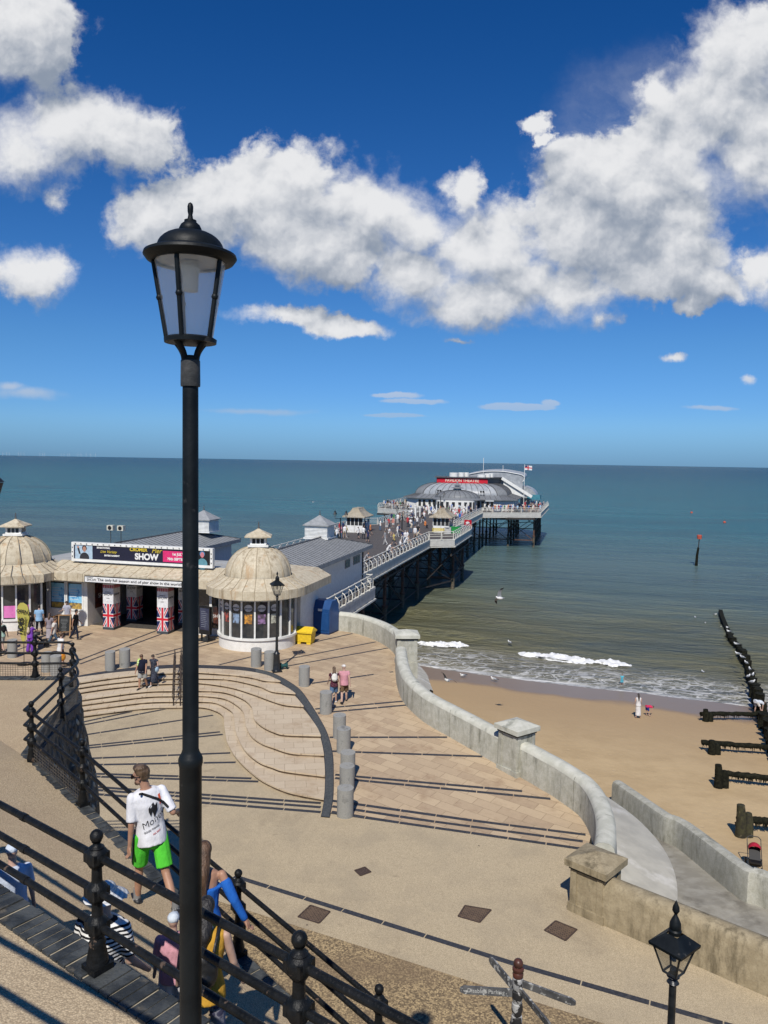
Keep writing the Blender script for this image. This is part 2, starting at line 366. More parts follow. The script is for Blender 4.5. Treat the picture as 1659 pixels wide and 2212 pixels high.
# ---------------------------------------------------------------- setting: sea, beach, promenade, plaza
KB = .088
def zb(x, y): return max(-14., -5.0-(y+.42*x-38)*KB)
def beach(px, py):
    z_ = -6.
    for i in range(60):
        p = at(px, py, z_); z_ = .5*z_+.5*zb(p.x, p.y)
    return Vector((p.x, p.y, zb(p.x, p.y)))
def fn(x, y, s=1.): return sin(x*.9*s+1.3*sin(y*.7*s))*.5+sin(y*1.3*s+x*.4*s+1.7)*.3+sin(x*2.3*s-y*1.9*s)*.2
def sea_material():
    m = bpy.data.materials.new('sea_water'); m.use_nodes = True; n = NT(m.node_tree); n.n.clear()
    p = n.a('ShaderNodeNewGeometry').outputs['Position']; X, Y, Z = n.sep(p)[:3]
    q = n.m('MULTIPLY_ADD', X, .42, Y)
    big = n.noise(n.vm('MULTIPLY', p, (.022, .05, 1)), 1.0, 5, .6)
    qn = n.m('ADD', q, n.m('MULTIPLY', n.m('SUBTRACT', big, .5), 60.))
    col = n.mix(n.rng(q, 70, 84), (.25, .225, .15), (.165, .155, .075))
    col = n.mix(n.rng(qn, 80, 135), col, (.115, .160, .130))
    col = n.mix(n.rng(qn, 120, 290), col, (.048, .160, .165))
    col = n.mix(n.rng(n.m('LOGARITHM', q, 10), 2.45, 3.6), col, (.011, .072, .110))
    col = n.mix(n.m('MULTIPLY', n.rng(big, .5, .68), .4), col, (.06, .075, .07))
    # wave texture, stretched along the crests
    pr = n.a('ShaderNodeVectorRotate', {'Vector': p, 'Angle': radians(15)}, rotation_type='Z_AXIS').outputs[0]
    h = n.m('ADD', n.noise(n.vm('MULTIPLY', pr, (.7, 1.5, 1)), .62, 7, .66), n.m('MULTIPLY', n.noise(n.vm('MULTIPLY', pr, (.35, 1.2, 1)), .16, 4, .6), 2.2))
    h2 = n.noise(n.vm('MULTIPLY', pr, (.3, 1.0, 1)), .030, 7, .7)
    h = n.m('ADD', h, n.m('MULTIPLY', h2, 5.0))
    bump = n.a('ShaderNodeBump', {'Strength': 1.0, 'Distance': .9, 'Height': h}).outputs[0]
    # wind patches, lighter and darker
    col = n.mix(n.m('MULTIPLY', n.rng(n.noise(n.vm('MULTIPLY', pr, (.25, 1.6, 1)), .05, 8, .72), .42, .62), .38), col, n.mix(.5, col, (.0, .02, .03)))
    col = n.mix(n.m('MULTIPLY', n.rng(n.noise(n.vm('MULTIPLY', pr, (.4, 2.2, 1)), .22, 7, .7), .53, .70), .26), col, n.mix(.5, col, (.15, .20, .20)))
    # foam lace between the breakers and the sand
    pd = n.vm('ADD', p, n.vm('MULTIPLY', n.a('ShaderNodeTexNoise', {'Vector': p, 'Scale': .9, 'Detail': 4}).outputs['Color'], (1.6, 1.6, 0)))
    ed = n.a('ShaderNodeTexVoronoi', {'Vector': n.vm('MULTIPLY', pd, (.8, 1.25, 1)), 'Scale': .62}, feature='DISTANCE_TO_EDGE').outputs['Distance']
    ed2 = n.a('ShaderNodeTexVoronoi', {'Vector': n.vm('MULTIPLY', pd, (.8, 1.4, 1)), 'Scale': 1.5}, feature='DISTANCE_TO_EDGE').outputs['Distance']
    zone = n.m('MULTIPLY', n.rng(q, 69, 70.5), n.rng(n.m('ADD', q, n.m('MULTIPLY', big, 6.)), 77.5, 83.5, 1, 0))
    pat = n.rng(n.noise(p, .22, 4, .6), .30, .50)
    lace = n.m('MULTIPLY', n.m('MAXIMUM', n.rng(ed, .015, .09, 1, 0), n.m('MULTIPLY', n.rng(ed2, .0, .10, 1, 0), .75)), n.m('MULTIPLY', zone, n.m('MULTIPLY_ADD', pat, .62, .12)))
    qe = n.m('ADD', q, n.m('MULTIPLY', n.noise(p, .5, 5, .65), 2.2))
    edge = n.m('MULTIPLY', n.rng(qe, 70.2, 70.9), n.rng(qe, 71.2, 72.3, 1, 0))
    ontop = n.rng(n.m('SUBTRACT', Z, n.m('MULTIPLY', n.noise(p, 1.3, 4), .35)), SEA+.22, SEA+.40)
    brk = n.m('MULTIPLY', n.m('MULTIPLY', ontop, n.rng(q, 74.5, 76)), n.rng(q, 87, 89, 1, 0))
    foam = n.m('MAXIMUM', lace, n.m('MULTIPLY', edge, n.rng(n.noise(p, 1.1, 5), .35, .55, .25, .95)), clamp=True)
    col = n.mix(foam, col, (.72, .72, .70))
    dif = n.a('ShaderNodeBsdfDiffuse', {'Color': col, 'Normal': bump})
    glo = n.a('ShaderNodeBsdfGlossy', {'Color': (1, 1, 1, 1), 'Roughness': .22, 'Normal': bump})
    fr = n.a('ShaderNodeFresnel', {'IOR': 1.33, 'Normal': bump}).outputs[0]
    fac = n.m('MULTIPLY', n.m('MINIMUM', n.m('MULTIPLY', fr, .85), n.rng(q, 75, 170, .17, .27)), n.m('SUBTRACT', 1.0, n.m('MULTIPLY', foam, .9)))
    mxs = n.a('ShaderNodeMixShader', {0: fac, 1: dif.outputs[0], 2: glo.outputs[0]})
    o = n.a('ShaderNodeOutputMaterial'); n.l.new(mxs.outputs[0], o.inputs[0]); return m
SEAM = sea_material()
def ridge(q, q0, w_front, w_back, h):   # front = landward
    d = q-q0; return h*math.exp(-(d/(w_back if d > 0 else w_front))**2)
sea = MB()
x0, x1, y0, y1, st = -46., 90., 44., 140., .6
nx = int((x1-x0)/st)+1; ny = int((y1-y0)/st)+1
for j in range(ny):
    for i in range(nx):
        x, y = x0+i*st, y0+j*st; q = y+.42*x
        fade = min(1, min(x-x0, x1-x, y1-y)/8.)
        wob = 1.6*sin(x*.11+.6)+.8*sin(x*.27)
        a1 = .55+.45*sin(x*.16+1.0); a2 = .6+.4*sin(x*.09+2.2)
        zz = ridge(q, 83.0+wob*.5, .9, 2.2, .5*a1)+ridge(q, 92.5+wob, 1.3, 2.6, .75*a2)+ridge(q, 104+wob*1.4, 2.2, 3, .22)+ridge(q, 118-wob, 3, 4, .2)
        zz += .05*fn(x*.8, y*1.1)*min(1, max(0, (q-71)/8))
        sea.v.append((x, y, SEA+zz*max(0, fade)))
for j in range(ny-1):
    for i in range(nx-1): sea.f.append([j*nx+i, j*nx+i+1, (j+1)*nx+i+1, (j+1)*nx+i]); sea.mi.append(0)
xe, ye = x0+(nx-1)*st, y0+(ny-1)*st; Bg = 90000.
sea.add([(-Bg, y0, SEA), (x0, y0, SEA), (x0, ye, SEA), (xe, ye, SEA), (xe, y0, SEA), (Bg, y0, SEA), (Bg, ye, SEA), (-Bg, ye, SEA), (-Bg, Bg, SEA), (Bg, Bg, SEA)],
        [(0, 1, 2, 7), (4, 5, 6, 3), (7, 2, 3, 6, 9, 8)])
struct(sea.build('sea', SEAM, smooth=60))
# breaking crests: lumpy white ridges
FOAM = mat('white_foam', (.86, .86, .84), (.70, .71, .70), 2.2, .8, .9, 6)
def breaker(name, pts, lab):
    path = smoothpath([at(px, py, SEA+.25) for px, py in pts], 44); b = MB(); n = 13; m = len(path)
    for i, p in enumerate(path):
        e = min(1, min(i, m-1-i)/28.)**.6; d = (path[min(i+1, m-1)]-path[max(i-1, 0)]); d.z = 0; d.normalize(); l = Vector((-d.y, d.x, 0))
        for k in range(n):
            a = pi*k/(n-1); nv_ = mnoise.fractal(Vector((p.x*1.1, p.y*1.1+k*.25, k*.55)), 1.0, 2.1, 5); nv2 = mnoise.noise(Vector((p.x*.45, 3.3, 0))); rr = max(.1, .60+.45*nv_+.45*nv2)*e+.02
            b.v.append((p.x+l.x*cos(a)*rr*1.35, p.y+l.y*cos(a)*rr*1.35, SEA-.05+.33*sin(a)*rr*(1+.5*nv_)))
    for i in range(m-1):
        for k in range(n-1): b.f.append([i*n+k, i*n+k+1, (i+1)*n+k+1, (i+1)*n+k]); b.mi.append(0)
    tag(b.build(name, FOAM, smooth=60), lab, 'wave', 'breaking waves off the beach')
breaker('breaking_wave', [(893, 1383), (930, 1386), (970, 1389), (1016, 1391)], 'short white breaker nearest the pier')
breaker('breaking_wave', [(1117, 1405), (1180, 1414), (1250, 1422), (1310, 1427), (1367, 1432)], 'long white breaker in the middle of the beach')

def sand_material():
    m = bpy.data.materials.new('wet_and_dry_sand'); m.use_nodes = True; n = NT(m.node_tree); bs = m.node_tree.nodes['Principled BSDF']
    p = n.a('ShaderNodeNewGeometry').outputs['Position']; X, Y, Z = n.sep(p)[:3]; q = n.m('MULTIPLY_ADD', X, .42, Y)
    qn = n.m('ADD', q, n.m('MULTIPLY', n.m('SUBTRACT', n.noise(p, .12, 4), .5), 7))
    wet = n.rng(qn, 63.2, 65.2)
    damp = n.rng(qn, 44, 62)
    col = n.mix(n.rng(n.noise(p, .5, 6, .65), .35, .7), (.54, .395, .215), (.46, .33, .175))
    col = n.mix(damp, col, (.41, .285, .155))
    dots = n.a('ShaderNodeTexVoronoi', {'Vector': p, 'Scale': 1.5}).outputs['Distance']
    foot = n.m('MULTIPLY', n.rng(dots, .10, .2, 1, 0), n.m('MULTIPLY', n.rng(n.noise(p, .3, 3), .48, .6), n.m('SUBTRACT', 1.0, damp)))
    col = n.mix(n.m('MULTIPLY', foot, .45), col, (.56, .42, .25))
    col = n.mix(wet, col, (.235, .165, .115))
    n.set(bs.inputs['Base Color'], col); n.set(bs.inputs['Roughness'], n.m('MULTIPLY_ADD', wet, -.55, .9)); bs.inputs['Specular IOR Level'].default_value = .4
    hgt = n.m('ADD', n.m('MULTIPLY', n.noise(p, 2.2, 6, .65), 1.0), n.m('MULTIPLY', foot, -.5))
    b = n.a('ShaderNodeBump', {'Distance': .08, 'Height': hgt}); n.set(b.inputs['Strength'], n.m('MULTIPLY_ADD', wet, -.55, .6)); n.l.new(b.outputs[0], bs.inputs['Normal'])
    return m
SAND = sand_material()
bm_ = MB(); st = 1.0; nx, ny = 150, 110
for j in range(ny):
    for i in range(nx):
        x, y = -45+i*st, 12+j*st; bm_.v.append((x, y, zb(x, y)+.05*fn(x*.35, y*.3)+.02*fn(x*1.2, y)))
for j in range(ny-1):
    for i in range(nx-1): bm_.f.append([j*nx+i, j*nx+i+1, (j+1)*nx+i+1, (j+1)*nx+i]); bm_.mi.append(0)
struct(bm_.build('beach_sand', SAND, smooth=60))

# promenade level (z = -1), reaching west behind the building and east along the wall
prom_pts = [(-60, -10), (40, -10), (40, -6), (6.1, 19.0), (6.45, 20.5), (6.4, 22.5), (4.9, 27.5), (1.0, 34.), (0.9, 41), (-3, 47.6), (-60, 62)]
struct(MB().prism(prom_pts, -6.5, -1.0).build('promenade', TAN))
# brown road surface in the foreground, laid 4 mm above the promenade
a, b_ = at(523, 1963, -1), at(1302.6, 2211, -1); d = (b_-a).normalized(); nrm = Vector((d.y, -d.x, 0))
p0, p1 = a-d*9, b_+d*22
struct(MB().prism([(p0.x, p0.y), (p1.x, p1.y), (p1.x+nrm.x*16, p1.y+nrm.y*16), (p0.x+nrm.x*16, p0.y+nrm.y*16)], -1.02, -.996).build('road', BROWNAG))

# curves of the stair, from the foot of the flint wall to the slate band
bb = lambda x, y: (438.9+x*.2976, 1371.5+y*.2976)
BAND_IN = [(120, 1479), (150, 1472), (200, 1462.5), (250, 1454.5), (300, 1448.5), (350, 1444.5), (400, 1442), (439, 1443.5), (480, 1445), (530, 1449), (570, 1458), (594, 1469), (632, 1495), (654, 1524), (673, 1553), (690, 1586), (699, 1629), (702, 1675), (700, 1725), (693, 1765)]
BAND_OUT = [(120, 1471), (150, 1464), (200, 1454.5), (250, 1447), (300, 1441), (350, 1437.5), (400, 1435.5), (439, 1437), (480, 1438.5), (530, 1441.5), (575, 1450), (605, 1461.5), (645, 1487), (668, 1516), (690, 1551), (708, 1586), (719, 1629), (721, 1675), (720, 1725), (712, 1767)]
lefts = [(120, 1482), (170, 1474), (236, 1464), (319, 1455)], [(120, 1492), (170, 1484), (236, 1474.5), (319, 1466.5)], [(120, 1503), (170, 1494.7), (236, 1485), (319, 1477)], [(120, 1520), (170, 1511.3), (236, 1502), (319, 1492)], [(120, 1531), (170, 1522), (236, 1513), (319, 1503)], [(120, 1543), (170, 1534), (236, 1525), (319, 1515)], [(120, 1556), (170, 1546.8), (236, 1537.7), (319, 1528)]
rights = [[(0,270),(300,295),(440,325),(525,332)], [(0,310),(200,320),(400,365),(500,405),(655,422)], [(0,345),(200,375),(350,420),(500,475),(600,503),(726,514)],
 [(0,400),(150,410),(280,455),(345,510),(362,560),(372,610),(430,660),(510,698),(600,720),(850,728)], [(0,437),(150,455),(250,510),(292,560),(305,615),(312,665),(350,730),(420,780),(500,810),(650,855),(885,868)],
 [(0,478),(100,490),(200,545),(222,590),(228,640),(243,720),(300,830),(400,915),(500,955),(600,985),(892,1022)], [(0,520),(100,550),(147,590),(152,640),(158,690),(180,790),(250,900),(380,1020),(500,1090),(650,1145),(885,1190)]]
R7 = 1/7.
stairs = MB()
inner = smoothpath([plaza(*p) for p in BAND_IN], 4)
outer = smoothpath([plaza(*p) for p in BAND_OUT], 4)
for i in range(7):
    z = -i*R7
    edge_ = smoothpath([at(px, py, z) for px, py in list(lefts[i])+[(396, rights[i][0][1]*.2976+1371.5)]]+[at(*bb(x, y), z) for x, y in rights[i]], 5)
    edge_.append(edge_[-1]+(edge_[-1]-edge_[-2]).normalized()*1.5)
    e2_, k, X_ = edge_, len(inner)-2, None          # cut the step edge where it meets the band
    for a_ in range(len(edge_)//2, len(edge_)-1):
        for b__ in range(len(inner)//2, len(inner)-1):
            h_ = geometry.intersect_line_line_2d(edge_[a_].xy, edge_[a_+1].xy, inner[b__].xy, inner[b__+1].xy)
            if h_ and X_ is None: e2_ = edge_[:a_+1]; k = b__; X_ = h_
    if X_ is None: X_ = inner[k+1].xy
    line = [Vector((p.x, p.y, 0)) for p in e2_]+[Vector((X_[0], X_[1], 0))]
    back = [(p.x, p.y) for p in reversed(inner[:k+1])]
    def shifted(off):
        r_ = []
        for j, p in enumerate(line):
            d = line[min(j+1, len(line)-1)]-line[max(j-1, 0)]; d.normalize(); r_.append((p.x+d.y*off, p.y-d.x*off))
        return r_
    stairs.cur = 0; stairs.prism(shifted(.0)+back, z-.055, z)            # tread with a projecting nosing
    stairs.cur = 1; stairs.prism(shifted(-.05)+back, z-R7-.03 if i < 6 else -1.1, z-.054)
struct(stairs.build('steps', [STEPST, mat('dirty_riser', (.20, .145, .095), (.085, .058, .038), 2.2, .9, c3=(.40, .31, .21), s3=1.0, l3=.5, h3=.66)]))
# the plaza: falls gently from the pier to the promenade
wall_px = [[(708, 1366), (724.7, 1363), (745, 1364.5), (767.9, 1368.6), (790, 1375.5), (812.5, 1384.4), (832, 1395), (848, 1408), (856, 1420)],
           [(853.5, 1446), (855.5, 1470), (859.5, 1489), (864, 1503), (870, 1514.5), (885, 1533), (908.6, 1554.7), (932, 1570.5), (962, 1587.4), (1000, 1609), (1042.5, 1633.6), (1082, 1657)],
           [(1118, 1676.5), (1141, 1689), (1167.5, 1705), (1190, 1718), (1212, 1733), (1233, 1748), (1251, 1763), (1265, 1783), (1274.6, 1804.7), (1281, 1826), (1284.5, 1850), (1284, 1880), (1280, 1910)]]
walls = [smoothpath([plaza(*p) for p in w_], 4) for w_ in wall_px]
edge_line = [p for w_ in walls for p in w_ if p.y > 23.4]
near_edge = [plaza(1269, 1837), plaza(1000, 1795), plaza(712, 1756)]
poly = [(p.x+.12, p.y+.1) for p in edge_line] + [(p.x, p.y) for p in near_edge] + [(p.x, p.y) for p in reversed(outer[:-3])] + [(-19.5, 34.5), (-60, 45), (-60, 58), tuple(L(-10, 5)[:2]), tuple(L(9.5, 5)[:2])]
def gridded(poly, zf, lift, step=1.0):
    """polygon cut into strips along y so that it follows the slope"""
    bm = bmesh.new(); bm.faces.new([bm.verts.new((x, y, 0)) for x, y in poly]); bmesh.ops.triangulate(bm, faces=bm.faces[:])
    for yv in [24.2, 38.0]:
        bmesh.ops.bisect_plane(bm, geom=bm.verts[:]+bm.edges[:]+bm.faces[:], plane_co=(0, yv, 0), plane_no=(0, 1, 0))
    m = MB(); bm.verts.index_update()
    m.v = [(v.co.x, v.co.y, zf(v.co.y)+lift) for v in bm.verts]; m.f = [[v.index for v in f.verts] for f in bm.faces]; m.mi = [0]*len(m.f); bm.free(); return m
struct(gridded(poly, zp, .004).build('plaza_paving', PAVE))
# slate band along the head of the steps
bd = MB(); n_ = len(inner)
for i in range(n_): bd.v += [(inner[i].x, inner[i].y, inner[i].z-.25), (inner[i].x, inner[i].y, inner[i].z+.012), (outer[i].x, outer[i].y, outer[i].z+.016), (outer[i].x, outer[i].y, outer[i].z-.25)]
for i in range(n_-1):
    for k in range(3): bd.f.append([i*4+k, i*4+k+1, i*4+k+5, i*4+k+4]); bd.mi.append(0)
struct(bd.build('slate_band', SLATE))
rb = MB()
for f in (.18, .34, .5, .66, .82):
    pth = [inner[i].lerp(outer[i], f)+Vector((0, 0, .016)) for i in range(int(n_*.5), n_)]
    rb.sweep(pth, [(-.03, 0), (-.02, .012), (.02, .012), (.03, 0)])
struct(rb.build('band_ribs', mat('rib_slate', (.055, .062, .066), (.09, .095, .095), 12, .6)))
# dark slate strips let into the ground (laid as pieces about a metre long)
stripm = MB()
def strip(p, q, w=.13, lift=.008, zf=None, gap=.03):
    d = (q-p); Ln = d.length; n = max(1, int(Ln/1.15)); d.normalize(); nv = Vector((-d.y, d.x, 0)).normalized()*w/2
    for i in range(n):
        a = p+d*(Ln*i/n+gap/2); b = p+d*(Ln*(i+1)/n-gap/2); v = []
        for k in (a-nv, b-nv, b+nv, a+nv): v.append((k.x, k.y, (zf(k.y) if zf else k.z)+lift))
        v += [(x, y, z-.03) for x, y, z in v]
        stripm.add(v, [(0, 1, 2, 3), (0, 4, 5, 1), (1, 5, 6, 2), (2, 6, 7, 3), (3, 7, 4, 0)])
for (x0, y0), (x1, y1) in [((678.6,1387.4),(762,1368.6)), ((604,1427.5),(812.6,1386.5)), ((619,1439.4),(838,1400)), ((672.7,1476.6),(850,1451.3)), ((680,1532),(870.5,1515)), ((686,1541),(878,1523.3)),
   ((711,1593),(966.6,1592.8)), ((717,1623),(1042.5,1634.4)), ((723,1673.6),(1128.8,1709.4)), ((723,1681),(1190,1726)), ((717,1730),(1266,1803.6)), ((717,1742),(1260,1818)), ((715.7,1754),(1264,1834.8)),
   ((167,1428),(342,1361)), ((172,1435),(351,1369)), ((336,1415),(473,1378.6)), ((340,1421),(473,1386)), ((473,1436.5),(622,1399))]:
    strip(plaza(x0, y0), plaza(x1, y1), .145, .009, zp)
for (x0, y0), (x1, y1) in [((150,1566),(285.7,1537)), ((150,1572),(369,1529.5)), ((150,1592.6),(461,1545)), ((150,1615),(476,1581)), ((150,1620),(482,1586.5)), ((150,1640),(498.4,1626.5)), ((150,1653),(510,1646.8)),
   ((150,1670),(544,1681.6)), ((150,1676),(559,1688.4)), ((150,1696),(694,1735)), ((150,1702),(694,1744)), ((150,1711),(694,1754.5)), ((505,1892.5),(1117,2084)), ((1117,2084),(1563,2212)), ((1563,2212),(1700,2250))]:
    strip(at(x0, y0, -1), at(x1, y1, -1), .16, .005)
struct(stripm.build('slate_strips', SLATE))
# iron covers in the ground
COVER = tiles('iron_cover', (.20, .135, .085), (.15, .10, .065), (.035, .025, .02), .10, .05, .010, radians(20), (.10, .07, .05), .5, .6)
DCOV = mat('dark_drain', (.05, .033, .026), (.09, .06, .045), 20, .7, .4, 80)
def cover(px, m, lab, z=-1.):
    c = [at(x, y, z) for x, y in px]; b = MB(); b.prism([(p.x, p.y) for p in c], z-.05, z+.007)
    o = tag(b.build('manhole_cover', m), lab, 'manhole cover', 'iron covers in the promenade')
    f = MB()
    for i in range(4): f.bar(c[i]+Vector((0, 0, .004)), c[(i+1) % 4]+Vector((0, 0, .004)), .04, .02)
    f.build('cover_frame', DCOV, o)
b4 = lambda x, y: (493.7+x*.3307, 1645.8+y*.3307)
c1p = lambda x, y: (1042.4+x*.3717, 1645.8+y*.3717)
cover([b4(825, 710), b4(862, 745), b4(930, 720), b4(890, 688)], DCOV, 'small dark iron cover alone in the open tan ground')
cover([b4(455, 1013), b4(592, 1055), b4(663, 980), b4(535, 938)], COVER, 'square brown patterned cover touching the dark slate strip')
cover([b4(1500, 1010), b4(1640, 1050), b4(1715, 968), b4(1545, 940)], COVER, 'square brown cover with a dark damp patch behind it')
cover([c1p(360, 980), c1p(482, 1040), c1p(548, 975), c1p(425, 925)], COVER, 'square brown patterned cover nearest the cream wall pillar')

# sea wall with its pillars
def wprof(h, out, low, w=.56): return [(0, -.3), (0, h-.16), (.03, h-.06), (.11, h+.02), (w/2, h+.05), (w-.11, h+.02), (w-.03, h-.06), (w, h-.16), (w+out, low)]
sw = thing('sea_wall', 'curving grey concrete sea wall with rounded top and square pillars', 'wall', (0, 0, 0))
for i, (w_, h) in enumerate(zip(walls, (1.12, 1.15, 1.18))):
    m = MB(); m.sweep(w_, wprof(h, .45, -4.5)); m.cur = 1
    m.sweep(w_, [(-.005, h-.15), (.025, h-.055), (.107, h+.026), (.28, h+.056), (.453, h+.026), (.535, h-.055), (.565, h-.15)])
    for en in (w_[0], w_[-1]):
        pr_ = wprof(h, .45, -4.5); e_ = 0 if en is w_[0] else -1; d = (w_[1]-w_[0]) if e_ == 0 else (w_[-1]-w_[-2]); d.z = 0; d.normalize(); l = Vector((-d.y, d.x, 0)); m.add([en+l*a+Vector((0, 0, hh)) for a, hh in pr_], [tuple(range(len(pr_)))])
    so_ = m.build('wall_section', [CONC, CONCTOP], sw, smooth=40); acc = 0; jm = MB()
    for ja, jb in zip(w_, w_[1:]):
        acc += (jb-ja).length
        if acc > 2.7:
            acc = 0; d = (jb-ja).normalized(); jm.sweep([jb-d*.011, jb+d*.011], [(a-.006 if a < .1 else a+(.006 if a > .4 else 0), hh+.006) for a, hh in wprof(h, .45, -4.5)])
    jm.build('wall_joint', mat('wall_joint', (.17, .165, .13), (.27, .265, .22), 4, .9), so_)
def pillar(c, rz, w, zb_, h, m, parent, mcap):
    b = MB(); hw = w/2; b.box(-hw-.06, hw+.06, -hw-.06, hw+.06, -.6, .22); b.box(-hw, hw, -hw, hw, .22, h)
    for sx, sy in ((1, 0), (-1, 0), (0, 1), (0, -1)):      # raised margins round sunk panels
        for k in (-1, 1):
            if sx: b.box(*sorted((sx*hw, sx*(hw+.03))), *sorted((k*hw, k*(hw-.16))), .22, h)
            else: b.box(*sorted((k*hw, k*(hw-.16))), *sorted((sy*hw, sy*(hw+.03))), .22, h)
    o = b.build('pillar', m, parent); o.location = c; o.rotation_euler = (0, 0, rz)
    cp = MB(); e = hw+.14
    cp.add([(-e, -e, h), (e, -e, h), (e, e, h), (-e, e, h), (-e, -e, h+.17), (e, -e, h+.17), (e, e, h+.17), (-e, e, h+.17)], [(0, 3, 2, 1), (0, 1, 5, 4), (1, 2, 6, 5), (2, 3, 7, 6), (3, 0, 4, 7)])
    f = e-.13; cp.add([(-e, -e, h+.17), (e, -e, h+.17), (e, e, h+.17), (-e, e, h+.17), (-f, -f, h+.22), (f, -f, h+.22), (f, f, h+.22), (-f, f, h+.22), (0, 0, h+.37)],
                      [(0, 1, 5, 4), (1, 2, 6, 5), (2, 3, 7, 6), (3, 0, 4, 7), (4, 5, 8), (5, 6, 8), (6, 7, 8), (7, 4, 8)])
    cp.build('pillar_cap', mcap, o)
    bandm = MB(); bandm.box(-hw-.05, hw+.05, -hw-.05, hw+.05, h-.09, h-.003); bandm.build('neck_band', mat('dark_neck', (.05, .05, .04), (.09, .085, .07), 8, .9), o)  # dark band round the shaft directly below the cap
c = plaza(868, 1436); pillar((c.x+.22, c.y+.1, c.z), radians(4), 1.0, c.z, 1.5, CONC, sw, CONCTOP)
a, b_ = plaza(1078, 1656), plaza(1121.4, 1679.7); d = (b_-a); md = (a+b_)/2; nv = Vector((-d.y, d.x, 0)).normalized()
pillar((md.x+nv.x*.36, md.y+nv.y*.36, md.z-.05), atan2(d.y, d.x), .92, 0, 1.60, CONC, sw, CONCTOP)
a, b_ = at(1232, 1966, -1), at(1299, 1997, -1); d = (b_-a); md = (a+b_)/2; nv = Vector((-d.y, d.x, 0)).normalized()
P3 = Vector((md.x+nv.x*.46, md.y+nv.y*.46, -1))
pw = thing('promenade_wall', 'straight brown concrete parapet with a rounded top and capped end pillar', 'wall')
pillar(P3, atan2(d.y, d.x), .90, 0, 1.22, CONCBR, pw, CONCBR)
ws, we = at(1299, 1997, -1), at(1507, 2088, -1); d = (we-ws).normalized()
pth = [ws-d*.1+d*t for t in (0, 4, 8, 14, 22, 34)]
m = MB(); m.sweep(pth, [(0, -.3), (0, .92), (.04, 1.03), (.13, 1.11), (.27, 1.14), (.42, 1.11), (.52, 1.0), (.55, .9), (.75, -4.5)]); m.build('parapet', CONCBR, pw, smooth=40)
# white apron outside the wall, ramp to the beach and its outer wall
ap = [c1p(*q) for q in [(640, 130), (700, 180), (800, 248), (900, 325), (985, 410), (1050, 495), (1100, 590), (1128, 690), (1133, 800), (1120, 930)]]
apo = smoothpath([at(x, y, -2.3) for x, y in ap], 3)
inn = [min((p+Vector((.5, .35, 0)) for p in walls[2]), key=lambda k: (k-q).length) for q in apo]
m = MB(); n_ = len(apo)
for i in range(n_):
    o_ = apo[i]; k = inn[i]; m.v += [(k.x, k.y, -1.55+.0), (o_.x-.12, o_.y-.05, -2.26), (o_.x, o_.y, -2.34), (o_.x+.25, o_.y+.15, -6.)]
for i in range(n_-1):
    for k in range(3): m.f.append([i*4+k, i*4+k+1, i*4+k+5, i*4+k+4]); m.mi.append(0)
struct(m.build('wall_apron', mat('pale_concrete', (.50, .47, .39), (.42, .395, .33), 1.5, .85, .2, 30, c3=(.60, .57, .50), s3=.8, l3=.52, h3=.66), smooth=40))
ap2 = [beach(795.5+x*.2976, 1316.6+y*.2976) for x, y in [(318, 415), (360, 440), (400, 480), (428, 520), (442, 565), (470, 640)]]
m = MB(); ap2 = smoothpath(ap2, 4); k2 = [min((p+Vector((.5, .35, 0)) for p in walls[1]), key=lambda k: (k-q).length) for q in ap2]
for o_, k in zip(ap2, k2): m.v += [(k.x, k.y, -3.), (o_.x-.2, o_.y, o_.z+.62), (o_.x, o_.y, o_.z+.5), (o_.x, o_.y, o_.z-1)]
for i in range(len(ap2)-1):
    for k in range(3): m.f.append([i*4+k, i*4+k+1, i*4+k+5, i*4+k+4]); m.mi.append(0)
struct(m.build('wall_apron', MATS['pale_concrete'], smooth=40))
def zr(y): return -2.6-(y-19.)*.155            # ramp falls to the sand
def ramp(px, py):
    z_ = -3.
    for i in range(60):
        p = at(px, py, z_); z_ = .5*z_+.5*zr(p.y)
    return Vector((p.x, p.y, zr(p.y)))
rw = smoothpath([ramp(*c1p(*q)) for q in [(960, 400), (1045, 462), (1130, 500), (1300, 640), (1495, 800), (1590, 833), (1700, 880)]], 3)
rw = [rw[0]+(rw[0]-rw[1]).normalized()*4.0]+rw+[rw[-1]+(rw[-1]-rw[-2]).normalized()*8]
m = MB(); m.sweep(rw, [(-9, 0), (-4, 0), (-.0, 0)]); struct(m.build('ramp', RAMPC))
m = MB(); m.sweep(rw, [(0, -.3), (0, .86), (.05, 1.0), (.18, 1.07), (.34, 1.07), (.47, 1.0), (.52, .86), (.7, -4)])
o = tag(m.build('ramp_wall', CONC, smooth=40), 'low grey outer wall beside the ramp down to the sand', 'wall')
